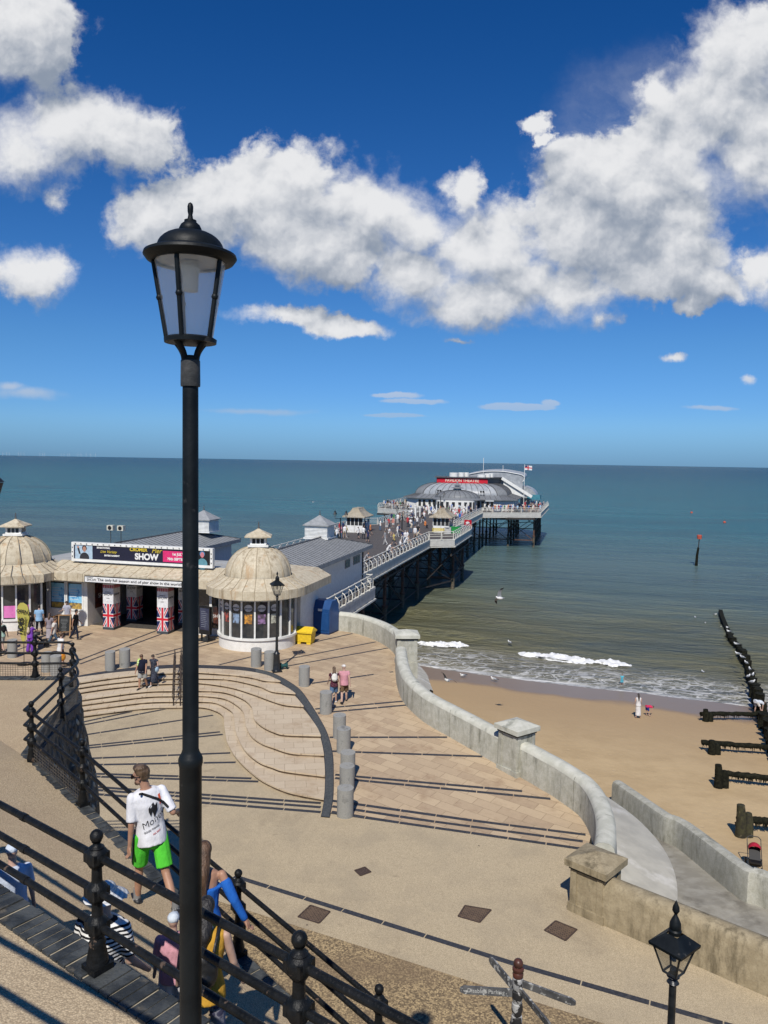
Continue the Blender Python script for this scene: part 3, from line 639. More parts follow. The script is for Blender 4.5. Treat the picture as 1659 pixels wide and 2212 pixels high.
# ---------------------------------------------------------------- pier buildings at the plaza
front = thing('pier_entrance_building', 'low white pier entrance building with two cream domed corner pavilions and signs', 'building', PO, -TH)
FZ0, FZ1, RZ = 2.98, 3.46, 4.0
def seam_lines(mb, pts_lo, pts_hi, r=.022):
    for a, b in zip(pts_lo, pts_hi): mb.tube([Vector(a)+Vector((0, 0, .012)), Vector(b)+Vector((0, 0, .012))], r, 5)
def cupola(parent, c, half, zb_, hwall, hroof, mroof, mwall, louvre=True, name='cupola'):
    b = MB(); b.box(-half-.12, half+.12, -half-.12, half+.12, 0, .12); b.box(-half, half, -half, half, .12, hwall); 
    if louvre:
        k = int((hwall-.2)/.11)
        for i in range(k):
            z = .16+i*.11; b.box(-half-.035, half+.035, -half-.035, half+.035, z, z+.05)
    else:
        for sx in (-1, 1):
            for q in (-.5, 0, .5): pass
    o = b.build(name, mwall, parent); o.location = (c[0], c[1], zb_); o.rotation_euler = (0, 0, 0)
    if not louvre:
        for q in (-.52, .0, .52):
            for sgn in (-1, 1):
                MB().box(q*half-half*.2, q*half+half*.2, *sorted((sgn*half, sgn*(half+.012))), .2, hwall-.08).build('window', GLASSD, o); MB().box(*sorted((sgn*half, sgn*(half+.012))), q*half-half*.2, q*half+half*.2, .2, hwall-.08).build('window', GLASSD, o)
    e = half*(1.18 if louvre else 1.62); r = MB(); z = hwall
    r.add([(-e, -e, z), (e, -e, z), (e, e, z), (-e, e, z), (-e, -e, z+.07), (e, -e, z+.07), (e, e, z+.07), (-e, e, z+.07), (-e*.28, -e*.28, z+hroof*.72), (e*.28, -e*.28, z+hroof*.72), (e*.28, e*.28, z+hroof*.72), (-e*.28, e*.28, z+hroof*.72), (0, 0, z+hroof)],
          [(0, 3, 2, 1), (0, 1, 5, 4), (1, 2, 6, 5), (2, 3, 7, 6), (3, 0, 4, 7), (4, 5, 9, 8), (5, 6, 10, 9), (6, 7, 11, 10), (7, 4, 8, 11), (8, 9, 12), (9, 10, 12), (10, 11, 12), (11, 8, 12)])
    r.build('cupola_roof', mroof, o)
    f = MB(); f.tube([(0, 0, z+hroof-.05), (0, 0, z+hroof+.36)], [.05, .03], 8); f.ball((0, 0, z+hroof+.02), .07, 8); f.build('finial', DKROOF, o)
    return o
def dome_pavilion(tc_, n, ribs, a_wall=None):
    s0 = -.8
    R = 2.92; rd = 1.88
    off = pi/n
    k = 1/cos(pi/n) if n < 20 else 1
    b = MB(); b.lathe([(R*k, FZ0), (R*k, FZ1)], n, (tc_, s0, 0), off, off+2*pi, cap=False)
    b.lathe([(R*k, FZ1), (R*k*.80, FZ1+.30), ((rd+.06)*k, RZ)], n, (tc_, s0, 0), off, off+2*pi, cap=False)
    o = b.build('canopy', LEAD, front, smooth=20 if n > 20 else None)
    sm = MB()
    for i in range(ribs*2):
        a = 2*pi*i/(ribs*2)+off
        sm.tube([(tc_+cos(a)*r, s0+sin(a)*r, z+.012) for r, z in ((R*k, FZ1), (R*k*.8, FZ1+.30), ((rd+.06)*k, RZ))], .02, 5)
        sm.tube([(tc_+cos(a)*(R*k+.004), s0+sin(a)*(R*k+.004), z) for z in (FZ0, FZ1)], .014, 5)
    sm.build('canopy_seam', SEAML, o)
    sf = MB(); sf.lathe([(R*k-.03, FZ0+.02), (1.9, FZ0+.02)], n, (tc_, s0, 0), off, off+2*pi, cap=False); sf.build('soffit', WHITEW, o)
    prof = [(rd*k*cos(t)**.86 if t < pi/2-.01 else .001, RZ-.02+1.66*sin(t)) for t in [pi/2*j/12 for j in range(12)]]+[(.45, RZ+1.66)]
    prof = [p for p in prof if p[0] > .40]+[(.40, RZ+1.645)]
    d = MB(); d.lathe(prof, n, (tc_, s0, 0), off, off+2*pi); o = d.build('dome', LEAD, front, smooth=20 if n > 20 else None)
    sm = MB()
    for i in range(ribs):
        a = 2*pi*i/ribs+off; sm.tube([(tc_+cos(a)*(r+.01), s0+sin(a)*(r+.01), z) for r, z in prof], .028, 5)
    sm.build('dome_rib', SEAML, o)
    cup = cupola(front, (tc_, s0), .46, RZ+1.62, .55, .50, LEAD, WHITE, False, 'dome_lantern'); cup.rotation_euler = (0, 0, radians(20))
def pavilion_walls(tc_, a0, a1, nw, wm, sill_z, posters):
    """curved window front: white plinth, sill, posts, glass"""
    s0, r = -.8, 2.22
    A = lambda a, rr, z: (tc_+sin(a)*rr, s0-cos(a)*rr, z)
    pl = MB(); N_ = 40
    def ring(mb, r0, r1, z0, z1, aa=a0, bb_=a1, n=N_):
        o = len(mb.v)
        for i in range(n+1):
            a = aa+(bb_-aa)*i/n; mb.v += [A(a, r0, z0), A(a, r1, z0), A(a, r1, z1), A(a, r0, z1)]
        for i in range(n):
            for k in range(4): mb.f.append([o+i*4+k, o+(i+1)*4+k, o+(i+1)*4+(k+1) % 4, o+i*4+(k+1) % 4]); mb.mi.append(mb.cur)
        mb.f.append([o, o+1, o+2, o+3]); mb.f.append([o+n*4+3, o+n*4+2, o+n*4+1, o+n*4]); mb.mi += [mb.cur]*2
    ring(pl, r-.25, r, -.1, sill_z); pl.build('plinth_wall', WHITEW, front, smooth=40)
    sl = MB(); ring(sl, r-.25, r+.09, sill_z, sill_z+.12); ring(sl, r-.2, r+.03, FZ0-.18, FZ0+.02); sl.build('window_sill', WHITE, front, smooth=40)
    w = (a1-a0)/nw
    for i in range(nw):
        fr = MB(); a = a0+w*i
        ring(fr, r-.12, r+.03, sill_z+.12, FZ0-.18, a-.5*.09/r, a+.5*.09/r, 2); 
        if i == nw-1: ring(fr, r-.12, r+.03, sill_z+.12, FZ0-.18, a+w-.5*.09/r, a+w+.5*.09/r, 2)
        f = fr.build('window', WHITE, front)
        g = MB(); ring(g, r-.1, r-.06, sill_z+.12, FZ0-.18, a+.02, a+w-.02, 3); g.build('pane', GLASSD, f)
        posters(i, a+w/2, A, r, f, w)
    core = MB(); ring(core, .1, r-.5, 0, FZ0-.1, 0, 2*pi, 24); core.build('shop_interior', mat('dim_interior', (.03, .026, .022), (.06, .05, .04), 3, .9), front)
dome_pavilion(8.16, 28, 14); dome_pavilion(-8.16, 8, 16)
def on_arc(mb, A, a, r, wdt, z0, z1):
    h = wdt/2/r; mb.add([A(a-h, r, z0), A(a, r+.004, z0), A(a+h, r, z0), A(a+h, r, z1), A(a, r+.004, z1), A(a-h, r, z1)], [(0, 1, 4, 5), (1, 2, 3, 4)])
GIFTC = [(.25,.3,.45), (.12,.10,.12), (.45,.08,.06), (.25,.35,.5), (.75,.35,.05), (.3,.18,.35), (.5,.5,.4)]
def gift_posters(i, a, A, r, f, w):
    if i in (0, 7, 8): return
    b = MB(); N_ = 14; cz = 2.42
    b.v.append(A(a, r-.045, cz))
    for k in range(N_+1): t = 2*pi*k/N_; b.v.append(A(a+.23*cos(t)/r, r-.045, cz+.20*sin(t)))
    for k in range(N_): b.f.append([0, k+1, k+2]); b.mi.append(0)
    b.build('shop_sign', simple((.62, .60, .58), .6, 'oval_sign_grey'), f)
    p = A(a, r-.035, cz-.03); tx = text('GIFT SHOP', .085, LETK, f, p, (pi/2, 0, a), bold=.002)
    q = MB(); on_arc(q, A, a, r-.04, .42, 1.55, 2.08); q.build('poster', mat('gift_poster_%d' % i, GIFTC[i % 7], (.05, .04, .04), 5, .5, coords='pos'), f)
    q = MB(); rr = random.Random(i)
    for k in range(7):
        da = rr.uniform(-.2, .2); z0 = .80; hh = rr.uniform(.1, .38); q.box(0, 0, 0, 0, 0, 0)
        c = A(a+da/r, r-.32, z0); q.lathe([(.045, 0), (.06, hh*.3), (.03, hh*.6), (.05, hh*.85), (.001, hh)], 7, c)
    q.build('gifts', mat('gift_goods', (.5, .45, .38), (.12, .2, .28), 9, .6, c3=(.6, .1, .08), s3=6, l3=.55, h3=.6), f)
pavilion_walls(8.16, radians(-78), radians(96), 9, None, .62, gift_posters)
PINKP = mat('pink_poster', (.72, .22, .50), (.62, .16, .42), 2.5, .5, c3=(.75, .45, .12), s3=2.2, l3=.66, h3=.72)
BLUEP = mat('blue_poster', (.22, .52, .74), (.32, .62, .82), 2.0, .5, c3=(.08, .30, .58), s3=3.0, l3=.57, h3=.60)
def shop_posters(i, a, A, r, f, w):
    b = MB()
    if i in (1, 4, 5): on_arc(b, A, a, r-.04, w*r*.86, .82, 1.55 if i != 1 else 1.75); b.build('poster', PINKP, f)
    if i == 1:
        q = MB(); on_arc(q, A, a, r-.035, .3, 1.95, 2.3); q.build('notice', LETW, f)
pavilion_walls(-8.16, radians(-60), radians(78), 7, None, .62, shop_posters)
# straight front between the pavilions
b = MB(); b.add([(-6, -1.05, FZ0), (6, -1.05, FZ0), (6, -1.05, FZ1), (-6, -1.05, FZ1)], [(0, 1, 2, 3)])
b.add([(-6, -1.05, FZ1), (6, -1.05, FZ1), (6, .75, RZ), (-6, .75, RZ)], [(0, 1, 2, 3)]); b.add([(-6, -1.02, FZ0+.01), (6, -1.02, FZ0+.01), (6, 6, FZ0+.01), (-6, 6, FZ0+.01)], [(0, 1, 2, 3)])
o = b.build('canopy', LEAD, front)
sm = MB()
for k in range(11):
    t = -5.4+k*1.08; sm.tube([(t, -1.06, FZ0), (t, -1.06, FZ1), (t, .75, RZ+.01)], .022, 5)
sm.build('canopy_seam', SEAML, o)
b = MB(); b.box(-8, 8.2, .76, 4.2, RZ-.25, RZ-.04); b.build('flat_roof', mat('pale_flat_roof', (.42, .42, .40), (.34, .34, .32), 1.2, .6, c3=(.45, .30, .16), s3=.8, l3=.6, h3=.72), front)
# right return: eave running back along the wall
b = MB(); b.add([(11.08, -.8, FZ0), (11.08, 3.8, FZ0), (11.08, 3.8, FZ1), (11.08, -.8, FZ1), (10.2, -.8, RZ-.1), (10.2, 3.8, RZ-.1), (8, -.8, RZ), (8, 3.8, RZ), (8.2, 3.8, FZ0), (8.2, -.8, FZ0)],
                [(0, 1, 2, 3), (3, 2, 5, 4), (4, 5, 7, 6), (1, 8, 7, 5, 2), (0, 9, 8, 1)])
o = b.build('canopy', LEAD, front)
b = MB(); b.box(8.2, 10.38, .2, 3.5, -.4, FZ0); b.build('side_wall', WHITEW, front)
# walls, hatches and posters of the front
def panel(mb, t0, t1, z0, z1, s): return mb.add([(t0, s, z0), (t1, s, z0), (t1, s, z1), (t0, s, z1)], [(0, 1, 2, 3)])
b = MB(); b.box(-6.6, -3.62, -.05, .2, -.1, .95); b.box(-6.6, -3.62, -.05, .2, 2.72, FZ0); b.box(-3.95, -3.62, -.05, .2, .95, 2.72); b.box(-3.85, -3.62, .2, 5.6, -.1, FZ0); b.box(-6.6, -6.35, -.05, .2, .95, 2.72)
b.build('front_wall', WHITEW, front)
for t0, t1 in ((-6.35, -5.2), (-5.1, -3.95)):
    f = MB(); f.box(t0-.04, t0+.05, -.09, .0, .95, 2.72); f.box(t1-.05, t1+.04, -.09, .0, .95, 2.72); f.box(t0, t1, -.10, .05, .93, 1.03); fo = f.build('serving_hatch', WHITE, front)
    g = MB(); panel(g, t0+.05, t1-.05, 1.03, 2.72, .0); g.build('pane', GLASSD, fo)
    p = MB(); panel(p, t0+.12, t1-.1, 1.42, 2.62, -.02); p.build('poster', BLUEP, fo)
    p = MB(); panel(p, t0+.12, t1-.1, 1.05, 1.40, -.02); p.build('display', mat('food_display', (.65, .42, .08), (.10, .09, .08), 5, .5), fo)
    p = MB()
    for k in range(5): panel(p, t0+.2, t1-.35-.1*(k % 3), 1.62+k*.17, 1.66+k*.17, -.025)
    p.build('poster_lines', simple((.62, .72, .80), .6, 'pale_print'), fo)
SHOWP = mat('dark_show_poster', (.03, .018, .018), (.16, .05, .03), 3.2, .45, c3=(.30, .16, .12), s3=3, l3=.6, h3=.68)
b = MB(); b.add([(-3.6, .7, 1.0), (-3.6, 2.6, 1.0), (-3.6, 2.6, 2.7), (-3.6, .7, 2.7)], [(0, 1, 2, 3)]); po = b.build('show_poster', SHOWP, front)
text('SHOW', .42, LETW, po, (-3.58, 1.65, 1.75), (pi/2, 0, pi/2))
b = MB(); b.box(3.62, 6.6, -.05, .2, -.1, .45); b.box(3.62, 6.6, -.05, .2, 2.75, FZ0); b.box(3.62, 3.85, -.05, 5.6, -.1, FZ0); b.build('front_wall', WHITEW, front)
for t0, t1, mm in ((3.9, 4.75, mat('teal_poster', (.05, .22, .30), (.02, .05, .08), 3, .5, c3=(.15, .5, .7), s3=2, l3=.55, h3=.62)), (4.85, 5.8, SHOWP)):
    f = MB(); f.box(t0-.05, t0+.03, -.1, .02, .45, 2.75); f.box(t1-.03, t1+.05, -.1, .02, .45, 2.75); fo = f.build('display_window', WHITE, front)
    g = MB(); panel(g, t0+.03, t1-.03, .45, 2.75, .0); g.build('pane', GLASSD, fo)
    g = MB(); panel(g, t0+.1, t1-.08, .65, 1.75, -.02); g.build('poster', mm, fo)
    if t0 > 4: text('SHOW', .26, LETW, fo, ((t0+t1)/2, -.03, 1.2), (pi/2, 0, 0))
# shaded way through, closed by an added dark wall that stands for the shade
b = MB(); b.box(-3.62, 3.62, 6.0, 6.2, -.05, FZ0); b.build('passage_shade_wall', mat('passage_shade', (.02, .018, .017), (.05, .045, .04), 2, .5), front)
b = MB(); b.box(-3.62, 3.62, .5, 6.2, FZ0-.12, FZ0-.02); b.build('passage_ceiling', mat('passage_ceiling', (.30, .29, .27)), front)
b = MB(); b.box(-3.62, 3.62, .4, 6.2, -.1, .012); b.build('passage_floor', mat('passage_floor_shade', (.05, .045, .04), (.08, .07, .06), 6, .9), front)  # floor coloured dark to carry the shade inside the passage
# flag-wrapped posts of the entrance
JB, JW, JR = simple((.015, .02, .10), .6, 'flag_blue'), simple((.78, .78, .78), .6, 'flag_white'), simple((.62, .02, .04), .6, 'flag_red')
def jack(mb, P0, ux, uz, wd, ht, nrm):
    """a flag standing on its end on one face of a post"""
    P0, ux, uz, nrm = map(Vector, (P0, ux, uz, nrm))
    def quad(pts, mi, e): mb.cur = mi; mb.add([P0+ux*a*wd+uz*c*ht+nrm*e for a, c in pts], [tuple(range(len(pts)))])
    quad([(0, 0), (1, 0), (1, 1), (0, 1)], 0, .002)
    k, j = .15, .085
    for (w_, mi, e) in ((1, 1, .004), (.42, 2, .006)):
        quad([(0, 0), (k*w_, 0), (1, 1-j*w_), (1, 1), (1-k*w_, 1), (0, j*w_)], mi, e); quad([(1, 0), (1, j*w_), (k*w_, 1), (0, 1), (0, 1-j*w_), (1-k*w_, 0)], mi, e+.001)
    for w_, mi, e in ((.17, 1, .009), (.10, 2, .012)):
        quad([(.5-w_, 0), (.5+w_, 0), (.5+w_, 1), (.5-w_, 1)], mi, e); quad([(0, .5-w_*.5), (1, .5-w_*.5), (1, .5+w_*.5), (0, .5+w_*.5)], mi, e+.001)
labs = {(-1.75, -.1): 'front', (1.75, -.1): 'front'}
for t, s in ((-1.85, -.15), (1.85, -.15), (-1.85, 2.4), (1.85, 2.4), (-.9, 4.6), (1.6, 4.6)):
    h = .36; b = MB(); b.box(t-h, t+h, s-h, s+h, .12, 2.85); po = b.build('entrance_post', JW, front)
    b = MB(); b.box(t-h-.015, t+h+.015, s-h-.015, s+h+.015, -.02, .16); b.build('post_base', simple((.06, .07, .08)), po)
    b = MB(); jack(b, (t-h, s-h, .18), (1, 0, 0), (0, 0, 1), 2*h, 1.42, (0, -1, 0)); jack(b, (t+h, s-h, .18), (0, 1, 0), (0, 0, 1), 2*h, 1.42, (1, 0, 0)); b.build('flag_wrap', [JB, JW, JR], po, fix=False)
    b = MB()
    for k in range(6):
        x = t-h+.06+k*.12
        b.add([(x-.05, s-h-.01, 2.78), (x+.05, s-h-.01, 2.78), (x+.04, s-h-.01, 2.58), (x-.04, s-h-.01, 2.58)], [(0, 1, 2, 3)]); y = s-h+.06+k*.12
        b.add([(t+h+.01, y-.05, 2.78), (t+h+.01, y+.05, 2.78), (t+h+.01, y+.04, 2.58), (t+h+.01, y-.04, 2.58)], [(0, 1, 2, 3)])
    b.build('bunting', simple((.45, .06, .08), .6, 'bunting_red'), po)
    text('SHOW', .20, LETK, po, (t, s-h-.012, 2.18)); text('SHOW', .18, LETK, po, (t+h+.012, s, 2.18), (pi/2, 0, pi/2)); text('CROMER Pier', .07, LETK, po, (t, s-h-.012, 2.33)); text('TICKETS', .06, simple((.3, .3, .3)), po, (t, s-h-.012, 1.95))
# big show sign on the roof
SW0, SW1, SZ0, SZ1, SS = -4.95, 4.75, 4.02, 5.22, .25
b = MB(); b.box(SW0, SW1, SS, SS+.28, SZ0, SZ0+.16); b.box(SW0, SW1, SS, SS+.28, SZ1-.16, SZ1); b.box(SW0, SW0+.16, SS, SS+.28, SZ0+.16, SZ1-.16); b.box(SW1-.16, SW1, SS, SS+.28, SZ0+.16, SZ1-.16)
for k in range(4): t = SW0+.6+k*2.6; b.bar((t, SS+.28, SZ1-.2), (t, SS+1.3, RZ), .06)
sg = b.build('roof_sign', WHITE, front)
b = MB(); b.box(SW0+.16, SW1-.16, SS+.06, SS+.2, SZ0+.16, SZ1-.16); b.build('sign_board', NAVY, sg)
b = MB()
for k in range(24): b.ball((SW0+.3+k*.4, SS-.03, SZ1-.08), .035, 6)
for k in range(3):
    b.ball((SW0+.08, SS-.03, SZ0+.32+k*.28), .035, 6); b.ball((SW1-.08, SS-.03, SZ0+.32+k*.28), .035, 6)
b.build('sign_bulb', simple((.03, .03, .03), .3, 'unlit_bulb'), sg)
yf = SS+.05
def lt(s_, size, m, t, z, **k): return text(s_, size, m, sg, (t, yf-.004, z), (pi/2, 0, 0), **k)
lt('CROMER', .30, LETY, -.25, 4.92, wide=1.0, bold=.008); lt('Pier', .42, LETY, .98, 4.90, shear=.35); lt('SHOW', .52, LETW, .3, 4.49, bold=.022)
lt('SENSATIONAL', .145, LETW, -2.7, 4.93, bold=.006); lt('Live Variety', .24, LETY, -2.35, 4.70, shear=.35); lt('ENTERTAINMENT', .135, LETW, -2.1, 4.46, bold=.006)
b = MB(); panel(b, 1.42, 3.6, SZ0+.24, SZ1-.28, yf-.004); b.build('date_panel', PINK, sg)
text('1st JULY -', .22, LETW, sg, (2.5, yf-.012, 4.75), bold=.008); text('30th SEPTEMBER', .22, LETW, sg, (2.5, yf-.012, 4.45), bold=.008)
# two performers shown on the board (flat print)
def print_figure(t, skin_c, coat, bg, hair):
    b = MB(); panel(b, t-.62, t+.62, SZ0+.17, SZ1-.17, yf-.002); o = b.build('printed_picture', bg, sg)
    b = MB(); 
    def disc(x, z, rx, rz, e, mi, n=18, a0=0, a1=2*pi):
        b.cur = mi; b.add([(x+rx*cos(a0+(a1-a0)*k/n), yf-e, z+rz*sin(a0+(a1-a0)*k/n)) for k in range(n)], [tuple(range(n))])
    disc(t+.05, 4.25, .34, .34, .006, 0); disc(t+.05, 4.86, .17, .18, .007, 2); disc(t+.05, 4.80, .12, .17, .009, 1)
    b.cur = 0; b.add([(t-.2, yf-.008, 4.45), (t-.34, yf-.008, 4.5), (t-.46, yf-.008, 4.86), (t-.34, yf-.008, 4.9)], [(0, 1, 2, 3)])
    disc(t-.4, 4.92, .07, .07, .010, 1); b.build('printed_performer', [coat, skin_c, hair], o, fix=False)
print_figure(-4.1, simple((.45, .24, .17)), simple((.03, .03, .035)), simple((.42, .55, .66)), simple((.04, .02, .02)))
print_figure(4.0, simple((.62, .22, .25)), simple((.12, .30, .36)), simple((.012, .012, .014)), simple((.08, .22, .40)))
# long white strip sign on the eave
b = MB(); b.box(-3.0, 3.55, -1.22, -1.09, 2.99, 3.39); so = b.build('eave_sign', BLACK, front)
b = MB(); b.box(-2.96, 3.51, -1.235, -1.20, 3.03, 3.35); b.build('sign_face', LETW, so)
text('SHOW', .21, LETK, so, (-2.5, -1.24, 3.16)); text('CROMER Pier', .075, LETK, so, (-2.6, -1.24, 3.30)); text('The only full season end of pier show in the world!', .222, LETK, so, (.72, -1.24, 3.19), bold=.003, wide=1.22)
# loudspeakers on the roof
for k, t in enumerate((-5.3, -4.5)):
    r = thing('loudspeaker', ('left' if k == 0 else 'right')+' one of two cream horn loudspeakers above the roof sign', 'loudspeaker', L(t, 5.0, RZ-.05), -TH, 'loudspeakers on the roof')
    MB().tube([(0, 0, 0), (0, 0, 1.75)], .025, 6).build('pole', DARKST, r)
    MB().box(-.23, .23, -.12, .2, 1.6, 1.95).build('speaker_box', simple((.62, .60, .50)), r)
    MB().lathe([(.02, 0), (.14, .012)], 16).build('speaker_horn', BLACK, r).location = (0, -.13, 1.78); r.children[-1].rotation_euler = (pi/2, 0, 0)
# rear halls with hipped grey roofs either side of the deck
for sgn, lab in ((1, 'white hall with grey hipped roof behind the right dome'), (-1, 'white hall with grey hipped roof behind the long roof sign')):
    h = thing('rear_hall', lab, 'building', PO, -TH)
    ti, to = sorted((sgn*3.9, sgn*8.3)); b = MB(); b.box(ti, to, 4.21, 21.2, -.4, 3.15); b.build('wall', WHITEW, h)
    e0, e1 = sgn*3.3, sgn*8.95; s0, s1 = 3.75, 21.9; rt = sgn*6.1; zr0, zr1 = 3.15, 4.25
    b = MB(); b.add([(e0, s0, zr0), (e1, s0, zr0), (e1, s1, zr0), (e0, s1, zr0), (e0, s0, zr0+.3), (e1, s0, zr0+.3), (e1, s1, zr0+.3), (e0, s1, zr0+.3), (rt, s0+3, zr1+.2), (rt, s1-4.5, zr1+.2)],
                    [(0, 1, 5, 4), (1, 2, 6, 5), (2, 3, 7, 6), (3, 0, 4, 7), (4, 5, 8), (5, 6, 9, 8), (6, 7, 9), (7, 4, 8, 9), (0, 3, 2, 1)])
    ro = b.build('roof', GREYROOF, h)
    sm = MB()
    for k in range(34):
        s = s0+.3+k*.52
        f = min(1, max(0, (s-s0)/3.)) if s < s0+3 else min(1, max(0, (s1-s)/4.5))
        if s > s1: continue
        for e in (e0, e1): sm.tube([(e, s, zr0+.31), (e+(rt-e)*f, s, zr0+.31+(zr1-.1-zr0)*f)], .028, 4)
    sm.tube([(rt, s0+3, zr1+.21), (rt, s1-4.5, zr1+.21)], .07, 6)
    for e in (e0, e1): sm.tube([(rt, s1-4.5, zr1+.21), (e, s1, zr0+.31)], .05, 6); sm.tube([(rt, s0+3, zr1+.21), (e, s0, zr0+.31)], .05, 6)
    sm.build('roof_seam', SEAMM, ro)
    cupola(h, (rt-.4, 17.3) if sgn > 0 else (-5.2, 18.5), .92, zr1+.05, 1.05, .85, GREYROOF, WHITE)
    if sgn > 0:
        for s_, n_ in ((15.9, 2), (18.2, 3)):
            f = MB(); f.box(8.28, 8.34, s_-.05, s_+n_*.62+.05, 2.1, 2.78); fo = f.build('window', simple((.30, .29, .27)), h)
            for k in range(n_): MB().box(8.33, 8.35, s_+k*.62+.05, s_+k*.62+.53, 2.17, 2.7).build('pane', GLASSD, fo)
        MB().tube([(8.36, 20.9, 3.1), (8.36, 20.9, -.3)], .05, 8).build('drainpipe', BLACK, h)
        MB().tube([(8.36, 4.7, 3.1), (8.36, 4.7, -.1)], .05, 8).build('drainpipe', BLACK, h)
        MB().box(8.28, 8.33, 3.9, 4.3, 0, 2.6).build('side_door', simple((.18, .17, .15)), h)
        MB().box(8.28, 8.35, 4.85, 5.4, 0, 2.7).build('pilaster', WHITE, h)
# ---------------------------------------------------------------- the pier
pier = thing('pier', 'long white edged pier deck on rusty iron piles reaching out to sea', 'pier', PO, -TH)
FASC = mat('pier_fascia', (.66, .65, .60), (.52, .51, .46), 1.4, .6, c3=(.36, .26, .16), s3=1.1, l3=.62, h3=.78)
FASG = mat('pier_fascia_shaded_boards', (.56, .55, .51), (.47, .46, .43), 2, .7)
RW = 6.5
bast = [(RW, 61.5), (9.6, 63.3), (9.6, 81), (RW, 83)]
head = [(RW, 122.5), (18.4, 128.6), (18.9, 161), (12, 170), (-12, 170), (-18.9, 161), (-17.9, 127.8), (-RW, 120.8)]
outline = [(RW, 3.5), (RW, 61.5)]+bast[1:]+head+[(-RW, 83), (-9.6, 81), (-9.6, 63.3), (-RW, 61.5), (-RW, 3.5)]
MB().prism(outline, -.25, 0).build('deck', WOODDECK, pier)
MB().prism([(8.25, 4.6), (9.45, 4.6), (9.45, 20.6), (8.25, 20.6)], -.3, -.02).build('side_gallery', WOODDECK, pier)
def edging(path, name='fascia'):
    b = MB()
    for (x0, y0), (x1, y1) in zip(path, path[1:]):
        d = Vector((x1-x0, y1-y0, 0)).normalized(); n = Vector((d.y, -d.x, 0))
        b.cur = 0; a, c = Vector((x0, y0, 0))+n*.06, Vector((x1, y1, 0))+n*.06
        b.bar(a+Vector((0, 0, -.06)), c+Vector((0, 0, -.06)), .16, .2)
        b.bar(a+n*.06+Vector((0, 0, -1.02)), c+n*.06+Vector((0, 0, -1.02)), .2, .14)
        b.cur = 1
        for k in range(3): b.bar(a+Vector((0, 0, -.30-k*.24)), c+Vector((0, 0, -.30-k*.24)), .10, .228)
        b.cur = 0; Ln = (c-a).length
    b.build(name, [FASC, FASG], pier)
right_edge = [(RW, 21.8), (RW, 61.5)]+bast[1:]+[(RW, 122.5), (18.4, 128.6), (18.9, 161), (12, 170)]
left_edge = [(-12, 170), (-18.9, 161), (-17.9, 127.8), (-RW, 120.8), (-RW, 83), (-9.6, 81), (-9.6, 63.3), (-RW, 61.5), (-RW, 22)]
edging(right_edge); edging(left_edge); edging([(9.45, 4.8), (9.45, 20.6), (8.3, 20.6)])
# railing: two rails, uprights with curved brackets outside
def stanchion():
    b = MB(); b.bar((0, 0, 0), (0, 0, 1.08), .085, .06); b.ball((0, 0, 1.1), .05, 6)
    b.tube([(0, 0, .92), (.20, 0, .80), (.34, 0, .48), (.30, 0, .1), (.16, 0, -.05)], .042, 6)
    b.box(-.1, .3, -.07, .07, -.02, .05); return b
st0 = stanchion().build('stanchion', OFFW); COL.objects.unlink(st0); STM = st0.data; bpy.data.objects.remove(st0)
nst = [0]
def railing(path, ctr, step=1.75, rails=(1.06, .74, .42), limit=100, mm=OFFW):
    b = MB()
    for (x0, y0), (x1, y1) in zip(path, path[1:]):
        for h in rails: b.tube([(x0, y0, h), (x1, y1, h)], .035 if h < 1 else .045, 6)
    ro = b.build('railing', mm, pier); ex = MB()
    for (x0, y0), (x1, y1) in zip(path, path[1:]):
        d = Vector((x1-x0, y1-y0, 0)); Ln = d.length; d.normalize(); n = max(1, round(Ln/step)); ang = atan2(-d.x, d.y)
        for k in range(n):
            px, py = x0+d.x*(k+.0)*Ln/n, y0+d.y*(k+.0)*Ln/n
            o = bpy.data.objects.new('stanchion', STM); COL.objects.link(o); o.parent = ro; o.location = (px, py, 0); o.rotation_euler = (0, 0, ang)
railing([(p[0]-.12, p[1]) for p in [(8.35+1.1, 4.9), (9.45, 20.4)]]+[(8.4, 20.4)], 0, 1.8)
railing([(6.35, 21.9), (6.35, 61.4)], 0); railing([(6.4, 61.4), (9.5, 63.4), (9.5, 80.9), (6.5, 83)], 0, 1.6); railing([(6.4, 83), (6.4, 122.6)], 0)
railing([(6.4, 122.6), (18.3, 128.7), (18.8, 160.9)], 0, 2.4, (1.06, .7, .36)); 
railing([(-18.8, 160.9), (-17.8, 127.9), (-6.4, 120.9)], 0, 2.4, (1.06, .7, .36)); railing([(-6.4, 120.9), (-6.4, 83)], 0); railing([(-6.4, 83), (-9.5, 80.9), (-9.5, 63.4), (-6.4, 61.4)], 0, 1.7)
railing([(-6.4, 61.4), (-6.4, 22)], 0, 2.2)
